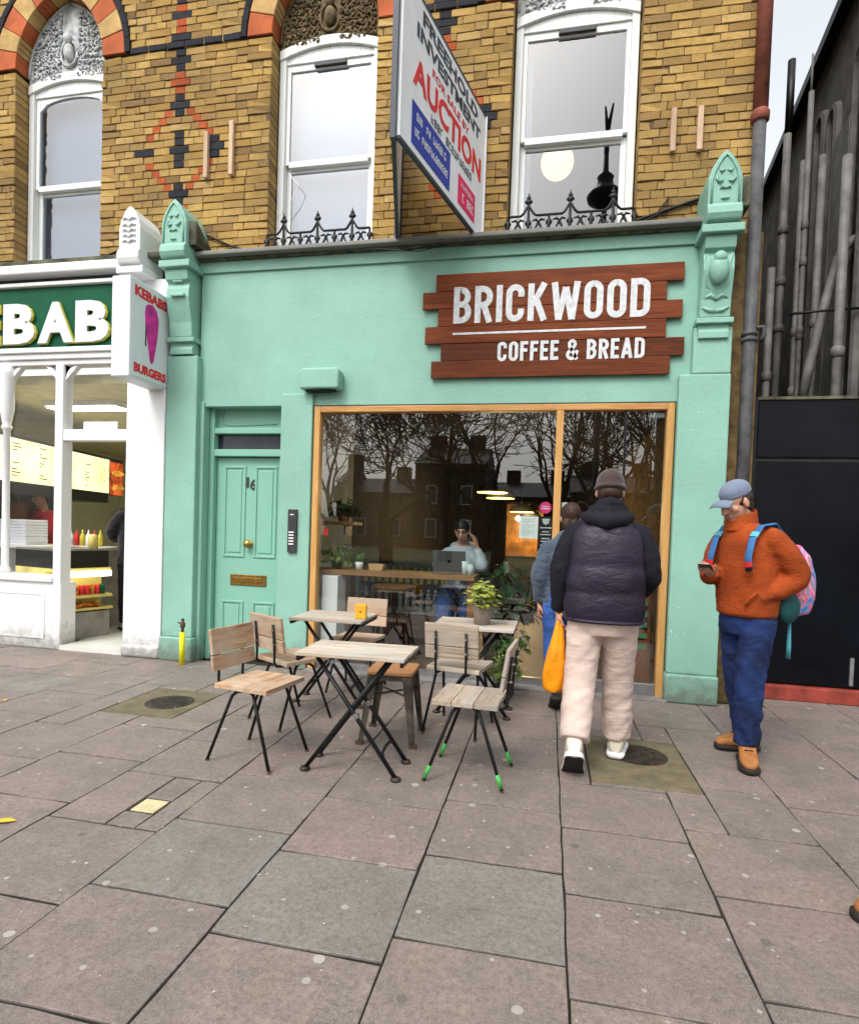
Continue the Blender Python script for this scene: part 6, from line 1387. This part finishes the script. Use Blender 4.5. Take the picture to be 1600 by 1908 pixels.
def quilt(rows, n=34, bulge=.020, seed=1):
    """puffer torso: (z, rx, ry) seam rows with bulging panels in between"""
    rings = []
    for i in range(len(rows)-1):
        (x0, y0, z0, a0, b0), (x1, y1, z1, a1, b1) = rows[i], rows[i+1]
        for k in range(8 if i < len(rows)-2 else 9):
            u = k/8; q_ = bulge*(1-abs(2*u-1)**2.2); rg = []
            for j in range(n):
                a = 2*math.pi*j/n; w_ = mnoise.noise(V((math.cos(a)*3, math.sin(a)*3, (z0+(z1-z0)*u)*9+seed)))*.009*(1-abs(2*u-1)**3)
                rx, ry = a0+(a1-a0)*u+q_+w_, b0+(b1-b0)*u+q_+w_
                rg.append((x0+(x1-x0)*u+rx*math.copysign(abs(math.cos(a))**.8, math.cos(a)), y0+(y1-y0)*u+ry*math.copysign(abs(math.sin(a))**.8, math.sin(a)), z0+(z1-z0)*u))
            rings.append(rg)
    return MB().loft(rings)

# ---- man walking in, seen from behind
J = dict(pelvis=(0, 0, .95), chest=(0, .03, 1.30), neck=(0, .05, 1.49), head=(.01, .095, 1.625), shL=(-.20, .03, 1.41), shR=(.20, .03, 1.41), elL=(-.262, .0, 1.12), elR=(.262, .03, 1.13), wrL=(-.26, .06, .90), wrR=(.20, .20, 1.0),
         hipL=(-.098, 0, .90), hipR=(.098, 0, .90), knL=(-.12, .0, .50), knR=(.10, .15, .49), anL=(-.135, -.21, .175), anR=(.115, .20, .10))
wk, body, T, E, Rm = person('person seen from behind in black puffer gilet, brown beanie and cream trousers, walking in', (.335, -1.66, 0), R(-4), J, head=dict(rot=(R(0), R(-8))), hands=(((-.05, .05, -1), (1, 0, 0), 1, 1.0), None))
mb = MB(); torso(mb, [(0, .02, .88, .20, .13), (0, .02, 1.1, .2, .13), (0, .03, 1.35, .19, .12), (0, .04, 1.46, .12, .09)]); sleeves(mb, J, (.074, .066, .048)); mb.build('hoodie', 'navy', wk, local=True, remesh=.012, sm=4, disp=(.09, .012))
quilt([(0, .0, .855, .212, .145), (0, .0, .875, .222, .152), (0, .01, 1.03, .226, .155), (0, .02, 1.185, .222, .15), (0, .03, 1.385, .200, .125), (0, .05, 1.47, .095, .08)], bulge=.010).build('puffer_gilet', 'puffer', wk, smooth=True, sub=1, local=True)
mb = MB(); mb.tube([T(-.07, -.03, -.10), T(-.05, -.10, -.095), T(0, -.125, -.09), T(.05, -.10, -.095), T(.07, -.03, -.10)], [.025, .034, .038, .034, .025], 12, dome=2); torso(mb, [(0, .05, 1.43, .12, .095), (0, .055, 1.49, .092, .088), (0, .06, 1.535, .066, .075)]); mb.tube([(-.13, .06, 1.475), (-.09, -.05, 1.46), (0, -.085, 1.44), (.09, -.05, 1.46), (.13, .06, 1.475)], [.03, .042, .05, .042, .03], 12, dome=2); mb.tube([(-.095, .04, 1.52), (-.06, -.03, 1.515), (.01, -.05, 1.505), (.07, -.02, 1.515), (.1, .05, 1.52)], [.02, .03, .034, .03, .02], 12, dome=2); mb.build('hood', 'navy', wk, local=True, remesh=.009, sm=2)
mb = MB(); E(mb, (0, -.012, .052), (.083, .102, .088)); mb.tube([T(.0845*math.cos(q*math.pi/12), -.012+.1035*math.sin(q*math.pi/12), .018) for q in range(25)], .012, 8); mb.build('beanie', 'beanie', wk, local=True, remesh=.01, sm=3)
mb = MB(); E(mb, (0, -.03, -.015), (.073, .085, .06)); mb.build('hair', 'hair_brown', wk, local=True, smooth=True)
mb = MB(); torso(mb, [(0, .01, .78, .15, .12), (0, .0, .86, .185, .135), (0, .0, .92, .185, .13), (0, .01, .97, .175, .115)]); legs(mb, J, (.106, .094, .086), .07, .0085); mb.build('trousers', 'cream_cotton', wk, local=True, remesh=.008, sm=2)
shoe(wk, (-.135, -.18, .168), (-.05, 1), pitch=R(42), s=1.13, sole='white_pot', tread=True); shoe(wk, (.115, .21, .118), (.12, 1), s=1.13, sole='white_pot', tread=True)
cb = thing('carrier_bag', 'orange plastic carrier bag held by the person in the black gilet', 'bag', (.065, -1.60, .40))
rg = []
for z, rx, ry in ((.0, .045, .05), (.012, .066, .07), (.06, .075, .075), (.16, .072, .07), (.25, .056, .06), (.33, .040, .045), (.40, .026, .03), (.46, .012, .02)):
    rg.append([((rx+.018*mnoise.noise(V((k*.9, z*16, 3))))*math.cos(2*math.pi*k/18)+.05*z, (ry+.024*mnoise.noise(V((k*.9, z*10, 1))))*math.sin(2*math.pi*k/18), z) for k in range(18)])
MB().loft(rg).build('sack', 'bag_orange', cb, smooth=True, sub=1, local=True); MB().tube([(.02, .02, .44), (.03, .02, .48), (.03, -.02, .48), (.02, -.02, .44)], .008, 8).build('handle', 'bag_orange', cb, smooth=True, local=True)

# ---- companion ahead of him
J2 = dict(pelvis=(0, 0, .88), chest=(0, .03, 1.20), neck=(0, .05, 1.37), head=(.0, .07, 1.50), shL=(-.17, .02, 1.29), shR=(.17, .02, 1.29), elL=(-.225, -.02, 1.03), elR=(.225, .03, 1.03), wrL=(-.215, .03, .82), wrR=(.2, .12, .85),
         hipL=(-.09, 0, .82), hipR=(.09, 0, .82), knL=(-.09, .02, .46), knR=(.08, .13, .46), anL=(-.065, -.12, .14), anR=(.09, .20, .10))
cp2, body, T, E, Rm = person('person in slate blue jacket and blue jeans half hidden ahead of the black gilet', (.165, -.50, 0), R(0), J2, vox=.010, head=dict(rot=(R(5), R(-5)), s=.97), hands=(((0, .1, -1), (1, 0, 0), 1, .7), None))
mb = MB(); torso(mb, [(0, .01, .78, .185, .125), (0, .02, .95, .18, .12), (0, .03, 1.2, .175, .115), (0, .04, 1.34, .11, .08), (0, .05, 1.40, .075, .07)]); sleeves(mb, J2, (.074, .066, .05), cut=.04); mb.build('jacket', 'slate_blue', cp2, local=True, remesh=.012, sm=4, disp=(.08, .02))
mb = MB(); torso(mb, [(0, .0, .72, .15, .12), (0, 0, .82, .17, .125), (0, 0, .92, .16, .11)]); legs(mb, J2, (.10, .085, .075), .1); mb.build('jeans', 'denim_mid', cp2, local=True, remesh=.012, sm=3, disp=(.07, .02))
mb = MB(); E(mb, (0, -.022, .035), (.084, .100, .094)); E(mb, (0, -.05, -.05), (.075, .06, .08)); mb.build('hair', 'hair_brown', cp2, local=True, remesh=.008, sm=1, disp=(.02, .012))
shoe(cp2, (-.06, -.10, .145), (0, 1), 'black_coat', pitch=R(34)); shoe(cp2, (.09, .20, .102), (0, 1), 'black_coat')

# ---- man in orange fleece reading his phone
J3 = dict(pelvis=(.0, -.02, .94), chest=(.01, .02, 1.28), neck=(.03, .05, 1.47), head=(.03, .105, 1.595), shL=(-.175, -.01, 1.40), shR=(.175, .03, 1.40), elL=(-.235, -.15, 1.13), elR=(.225, .06, 1.13), wrL=(-.125, .075, 1.02), wrR=(.065, .25, 1.155),
         hipL=(-.09, 0, .88), hipR=(.09, -.02, .88), knL=(-.085, .06, .50), knR=(.08, -.05, .49), anL=(-.087, .05, .115), anR=(.075, -.15, .115))
fm, body, T, E, Rm = person('person in orange fleece, blue cap and jeans looking at a phone by the black gate', (1.225, -1.28, 0), R(125), J3, vox=.006, head=dict(rot=(R(-6), R(-27))), hands=('hidden', ((-.25, .62, .12), (.1, -.2, 1), -1, .42)))
mb = MB(); torso(mb, [(0, -.0, .895, .165, .125), (0, 0, .91, .178, .145), (0, .0, 1.02, .184, .15), (0, .01, 1.2, .18, .142), (.01, .02, 1.34, .17, .125), (.02, .03, 1.43, .13, .095), (.03, .04, 1.48, .08, .075)])
sleeves(mb, J3, (.080, .070, .050), cut=.0); mb.build('fleece', 'fleece', fm, local=True, remesh=.010, sm=3, disp=(.12, .012))
mb = MB(); rg = []
for z, r in ((1.445, .095), (1.49, .090), (1.535, .082), (1.545, .076), (1.50, .072), (1.46, .07)): rg.append([(.03+r*math.cos(2*math.pi*k/24), .045+r*math.sin(2*math.pi*k/24)*1.05, z+.025*(-math.sin(2*math.pi*k/24))) for k in range(24)])
mb.loft(rg, cap=False).build('collar', 'fleece', fm, smooth=True, sub=1, local=True)
MB().tube([(-.16, .118, 1.06), (-.13, .140, 1.02), (-.105, .150, .97)], .006, 6).build('pocket_seam', 'fleece', fm, smooth=True, local=True)
mb = MB(); torso(mb, [(0, -.01, .78, .14, .115), (0, -.01, .86, .168, .13), (0, -.01, .96, .165, .12)]); legs(mb, J3, (.100, .084, .072), .02, .012); mb.build('jeans', 'denim', fm, local=True, remesh=.008, sm=2)
mb = MB(); E(mb, (0, -.026, .012), (.0795, .090, .075)); E(mb, (0, -.05, -.045), (.06, .05, .05)); mb.build('hair', 'hair_brown', fm, local=True, remesh=.006, sm=1, disp=(.02, .010))
mb = MB(); E(mb, (0, -.020, .068), (.083, .102, .068)); E(mb, (0, -.020, .048), (.0845, .1035, .026)); cap = mb.build('cap', 'cap_blue', fm, local=True, remesh=.008, sm=2)
rg = []
for k in range(13):
    a = -1.15+2.3*k/12; x = math.sin(a)*.080; rg.append((x, a))
mb = MB(); top = []; 
for j, (ff, dz) in enumerate(((0, 0), (.35, .004), (.7, .0), (1.0, -.012))):
    top.append([T(x*(1+.06*j*.3), 0.056+math.cos(a)*.030+ff*.075*math.cos(a*.78)**.7, .056+dz-.030*(x/.08)**2) for x, a in rg])
n_ = len(rg); vs_ = [p for r_ in top for p in r_]; vs2 = [p-Rm @ V((0, 0, .005)) for p in vs_]
fs_ = [(i*n_+k, i*n_+k+1, (i+1)*n_+k+1, (i+1)*n_+k) for i in range(3) for k in range(n_-1)]; N0 = len(vs_)
edge_ = [i for i in range(n_)]+[r_*n_+n_-1 for r_ in (1, 2, 3)]+[3*n_+k for k in range(n_-2, -1, -1)]+[r_*n_ for r_ in (2, 1)]
mb.add(vs_+vs2, fs_+[tuple(q_+N0 for q_ in reversed(f)) for f in fs_]+[(edge_[i], edge_[(i+1) % len(edge_)], edge_[(i+1) % len(edge_)]+N0, edge_[i]+N0) for i in range(len(edge_))]); mb.build('cap_peak', 'cap_blue', cap, local=True, smooth=True, fix=True)
MB().lathe([(.008, 0), (.006, .006)], T(0, -.016, .131), 8).build('cap_button', 'cap_blue', cap, local=True)
shoe(fm, (-.087, .05, .108), (-.70, .70), 'boot_tan', high=True, name='boot', s=1.07); shoe(fm, (.075, -.15, .108), (.49, .876), 'boot_tan', high=True, name='boot')
ph = thing('phone', 'dark phone held by the person in orange fleece', 'phone', (0, 0, 0))
Mp = Matrix.Rotation(R(125), 3, 'Z'); hp_ = V((1.225, -1.28, 0))+Mp @ (V(J3['wrR'])+V((-.045, .085, .028))); ph.location = hp_; ph.rotation_euler.z = R(125)
Mq = Matrix.Rotation(R(30), 3, 'Z') @ Matrix.Rotation(R(22), 3, 'X'); MB().obox((0, 0, 0), (.072, .150, .009), Mq).build('case', 'black_gloss', ph, local=True, bevel=.003); MB().obox(Mq @ V((0, 0, .0052)), (.066, .142, .0015), Mq).build('screen', 'screen', ph, local=True)
# backpack
bp = thing('backpack', 'pink, blue and orange patterned backpack worn by the person in orange fleece', 'backpack', (1.225, -1.28, 0), R(125))
def pack_mat():
    m, t, p = nodes('pack'); v = coords(t); n = N(t, 'ShaderNodeTexNoise', Scale=5.0, Detail=1.0, Distortion=1.5); t.links.new(v, n.inputs['Vector'])
    cr = t.nodes.new('ShaderNodeValToRGB'); cr.color_ramp.interpolation = 'CONSTANT'; e = cr.color_ramp.elements; st_ = [(0, (.05, .16, .42)), (.40, (.10, .30, .60)), (.47, (.72, .12, .24)), (.53, (.75, .30, .50)), (.58, (.55, .2, .08)), (.64, (.25, .25, .55))]
    e[0].position = 0; e[0].color = c4(st_[0][1]); e[1].position = st_[1][0]; e[1].color = c4(st_[1][1])
    for a, c in st_[2:]: e.new(a).color = c4(c)
    t.links.new(n.outputs['Fac'], cr.inputs[0]); t.links.new(cr.outputs[0], p.inputs['Base Color']); p.inputs['Roughness'].default_value = .6; bump(t, p, noise(t, v, 18, 3), .5, .01); M['pack'] = m
pack_mat(); mat('pack_teal', (.01, .07, .075), .7); mat('strap_blue', (.04, .14, .34), .7, var=.1); mat('pack_red', (.6, .02, .03), .5); mat('pack_orange', (.62, .20, .05), .6); mat('turq', (.10, .42, .50), .6)
mb = MB(); PC = V((-.055, -.275, 0))
torso(mb, [(PC.x, PC.y+.02, .905, .09, .07), (PC.x, PC.y, .925, .135, .105), (PC.x, PC.y-.01, 1.02, .155, .135), (PC.x, PC.y-.005, 1.16, .152, .130), (PC.x, PC.y+.01, 1.28, .135, .10), (PC.x, PC.y+.03, 1.345, .09, .06)]); mb.build('bag', 'pack', bp, local=True, remesh=.012, sm=4, disp=(.08, .012))
mb = MB(); torso(mb, [(PC.x, PC.y-.08, .93, .08, .06), (PC.x, PC.y-.085, 1.0, .115, .075), (PC.x, PC.y-.085, 1.09, .11, .07), (PC.x, PC.y-.08, 1.13, .08, .05)]); mb.build('front_pocket', 'pack_orange', bp, local=True, remesh=.012, sm=4)
MB().ell((PC.x-.10, PC.y+.11, .965), (.05, .085, .10)).build('hip_fin', 'pack_teal', bp, local=True, smooth=True)
for sx, nm in ((-1, 0), (1, 1)):
    sh_ = V(J3['shL' if sx < 0 else 'shR']); x = sh_.x-sx*.05
    st_ = MB().tube([(x, -.16, 1.28), (x, -.12, 1.40), (x, -.04, 1.468), (x, .07, 1.452), (x*1.02, .145, 1.37), (x*1.05, .178, 1.26), (x*1.12, .172, 1.19)], [(.024, .007)]*7, 10, flat=(1, 0, 0)).build('strap', 'strap_blue', bp, smooth=True, local=True)
    MB().tube([(x*1.07, .182, 1.235), (x*1.10, .180, 1.205)], [(.026, .010)]*2, 8, flat=(1, 0, 0)).build('strap_tab', 'pack_red', st_, local=True); MB().tube([(x*1.10, .180, 1.203), (x*1.12, .176, 1.18)], [(.022, .012)]*2, 8, flat=(1, 0, 0)).build('buckle', 'black_iron', st_, local=True)
    MB().tube([(x, .115, 1.412), (x, .135, 1.385)], [(.028, .010)]*2, 8, flat=(1, 0, 0)).build('strap_tab', 'turq', st_, local=True)
MB().tube([(PC.x-.09, PC.y+.08, .90), (PC.x-.085, PC.y+.07, .82), (PC.x-.09, PC.y+.075, .72), (PC.x-.085, PC.y+.07, .645)], [(.008, .003), (.012, .003), (.015, .003), (.017, .003)], 8, flat=(1, 0, 0)).build('hanging_strap', 'turq', bp, smooth=True, local=True)
MB().tube([(PC.x-.03, PC.y+.12, .90), (PC.x-.03, PC.y+.12, .865)], [(.008, .003), (.012, .003)], 8, flat=(1, 0, 0)).build('zip_tag', 'juice', bp, smooth=True, local=True)

# ---- woman at the laptop
J4 = dict(pelvis=(0, 0, .74), chest=(0, .05, 1.05), neck=(0, .08, 1.225), head=(.0, .125, 1.355), shL=(-.165, .06, 1.15), shR=(.165, .06, 1.15), elL=(-.235, .27, .985), elR=(.24, .16, .98), wrL=(-.17, .22, 1.19), wrR=(.10, .36, .99),
         hipL=(-.09, .0, .72), hipR=(.09, .0, .72), knL=(-.13, .40, .66), knR=(.13, .40, .66), anL=(-.09, .33, .28), anR=(.09, .33, .28))
wm, body, T, E, Rm = person('person in pale grey hoodie and blue jeans at a laptop, hand raised to cheek', (-.875, .90, .02), R(180), J4, vox=.007, head=dict(rot=(R(0), R(-18)), s=.96, hair='hair_black'), hands=(((.30, -.10, 1), (.8, -.3, 0), 1, .3), ((-.3, .6, -.1), (0, 0, -1), -1, .25)))
mb = MB(); torso(mb, [(0, .0, .68, .17, .125), (0, .02, .80, .175, .125), (0, .04, 1.0, .18, .125), (0, .06, 1.13, .165, .11), (0, .07, 1.20, .10, .08)]); sleeves(mb, J4, (.075, .066, .045), cut=.08); mb.tube([(-.10, .02, 1.19), (-.06, -.04, 1.21), (0, -.06, 1.215), (.06, -.04, 1.21), (.10, .02, 1.19)], .045, 10, dome=2); mb.build('hoodie', 'hood_grey', wm, local=True, remesh=.011, sm=4, disp=(.08, .02))
mb = MB(); torso(mb, [(0, .0, .64, .14, .11), (0, .0, .72, .175, .13), (0, 0, .80, .16, .12)]); legs(mb, J4, (.10, .10, .095), .1); mb.build('jeans', 'denim_mid', wm, local=True, remesh=.012, sm=3, disp=(.07, .022))
mb = MB(); E(mb, (0, -.020, .042), (.082, .100, .090)); E(mb, (0, -.11, .07), (.04, .04, .04)); mb.build('hair', 'hair_black', wm, local=True, smooth=True)
shoe(wm, (-.09, .33, .255), (0, 1)); shoe(wm, (.09, .33, .255), (0, 1))
t = thing('bar_stool', 'wooden bar stool under the person at the laptop', 'stool', (-.875, .93, .04)); MB().lathe([(.16, .57), (.165, .58), (.165, .60), (.15, .61)], (0, 0, 0), 20).build('seat', 'stool_wood', t, local=True)
for sx in (-1, 1):
    for sy in (-1, 1): MB().tube([(sx*.09, sy*.09, .575), (sx*.17, sy*.17, 0)], .014, 8).build('leg', 'black_iron', t, local=True, smooth=True)
MB().tube([(.147*math.cos(q*math.pi/4)*1.15, .147*math.sin(q*math.pi/4)*1.15, .17) for q in range(9)], .009, 6).build('foot_ring', 'black_iron', t, local=True, smooth=True)

# ---- in the kebab shop
J5 = dict(pelvis=(0, 0, .95), chest=(0, .03, 1.30), neck=(0, .05, 1.48), head=(.0, .09, 1.62), shL=(-.19, .02, 1.40), shR=(.19, .02, 1.40), elL=(-.25, .10, 1.14), elR=(.25, .10, 1.14), wrL=(-.12, .36, 1.10), wrR=(.14, .36, 1.10),
         hipL=(-.1, 0, .90), hipR=(.1, 0, .90), knL=(-.1, .03, .50), knR=(.1, .03, .50), anL=(-.1, 0, .10), anR=(.1, 0, .10))
sx_ = U(84, 960, 1.75)[0]
sv, body, T, E, Rm = person('person in red shirt serving behind the kebab shop counter', (sx_, 1.75, .05), R(165), J5, vox=.011, head=dict(rot=(R(10), R(-20)), hair='hair_black'), skin='skin_tan', hands=(((0.2, 1, -.1), (0, 0, -1), 1, .4), ((-.2, 1, -.1), (0, 0, -1), -1, .4)))
mb = MB(); torso(mb, [(0, 0, .88, .19, .13), (0, .01, 1.1, .19, .125), (0, .03, 1.34, .19, .12), (0, .04, 1.45, .10, .08)]); sleeves(mb, J5, (.075, .068, .055), cut=.55); mb.build('shirt', 'red_shirt', sv, local=True, remesh=.014, sm=4, disp=(.08, .015))
mb = MB(); torso(mb, [(0, 0, .8, .15, .12), (0, 0, .9, .175, .13), (0, 0, .98, .17, .12)]); legs(mb, J5); mb.build('trousers', 'black_coat', sv, local=True, remesh=.014, sm=3)
mb = MB(); E(mb, (0, -.024, .036), (.081, .095, .09)); mb.build('hair', 'hair_black', sv, local=True, smooth=True)
shoe(sv, (-.1, 0, .102), (0, 1), 'black_coat'); shoe(sv, (.1, 0, .102), (0, 1), 'black_coat')
gx_, gy_ = GR(232, 1176, .05)
cu_, body, T, E, Rm = person('person in black coat waiting inside the kebab shop doorway', (gx_+.06, gy_+.1, .05), R(55), J5, vox=.011, head=dict(rot=(R(0), R(-5)), hair='hair_black'), hands=(((0.2, 1, -.1), (0, 0, -1), 1, .4), None))
mb = MB(); torso(mb, [(0, 0, .80, .20, .14), (0, .01, 1.1, .195, .135), (0, .03, 1.34, .19, .125), (0, .04, 1.45, .11, .09)]); sleeves(mb, J5, (.08, .072, .058)); mb.build('coat', 'black_coat', cu_, local=True, remesh=.014, sm=4, disp=(.08, .015))
mb = MB(); torso(mb, [(0, 0, .8, .15, .12), (0, 0, .9, .175, .13), (0, 0, .98, .17, .12)]); legs(mb, J5); mb.build('trousers', 'navy', cu_, local=True, remesh=.014, sm=3)
mb = MB(); E(mb, (0, -.024, .036), (.081, .095, .09)); mb.build('hair', 'hair_black', cu_, local=True, smooth=True)
shoe(cu_, (-.1, 0, .102), (0, 1), 'trainer'); shoe(cu_, (.1, 0, .102), (0, 1), 'trainer')
# ---- passer-by leaving the picture: only a boot shows
J6 = dict(J5); J6.update(knL=(-.09, .02, .50), anL=(-.09, -.30, .17), knR=(.09, .20, .50), anR=(.08, .33, .10), wrL=(-.2, .2, .95), wrR=(.2, -.05, .90), elR=(.24, -.05, 1.14))
pb, body, T, E, Rm = person('passer-by in tan boots striding along the open pavement', (1.648, -2.97, 0), R(90), J6, vox=.012, head=dict(rot=(0, 0)))
mb = MB(); torso(mb, [(0, 0, .80, .19, .13), (0, .01, 1.1, .19, .125), (0, .03, 1.34, .19, .12), (0, .04, 1.45, .10, .08)]); sleeves(mb, J6); mb.build('coat', 'slate_blue', pb, local=True, remesh=.014, sm=4)
mb = MB(); torso(mb, [(0, 0, .8, .15, .12), (0, 0, .9, .175, .13), (0, 0, .98, .17, .12)]); legs(mb, J6, cut=.1); mb.build('trousers', 'denim', pb, local=True, remesh=.014, sm=3)
mb = MB(); E(mb, (0, -.024, .036), (.081, .095, .09)); mb.build('hair', 'hair_brown', pb, local=True, smooth=True)
shoe(pb, (-.09, -.31, .16), (0, 1), 'boot_tan', pitch=R(40), high=True, name='boot'); shoe(pb, (.08, .33, .102), (0, 1), 'boot_tan', high=True, name='boot')
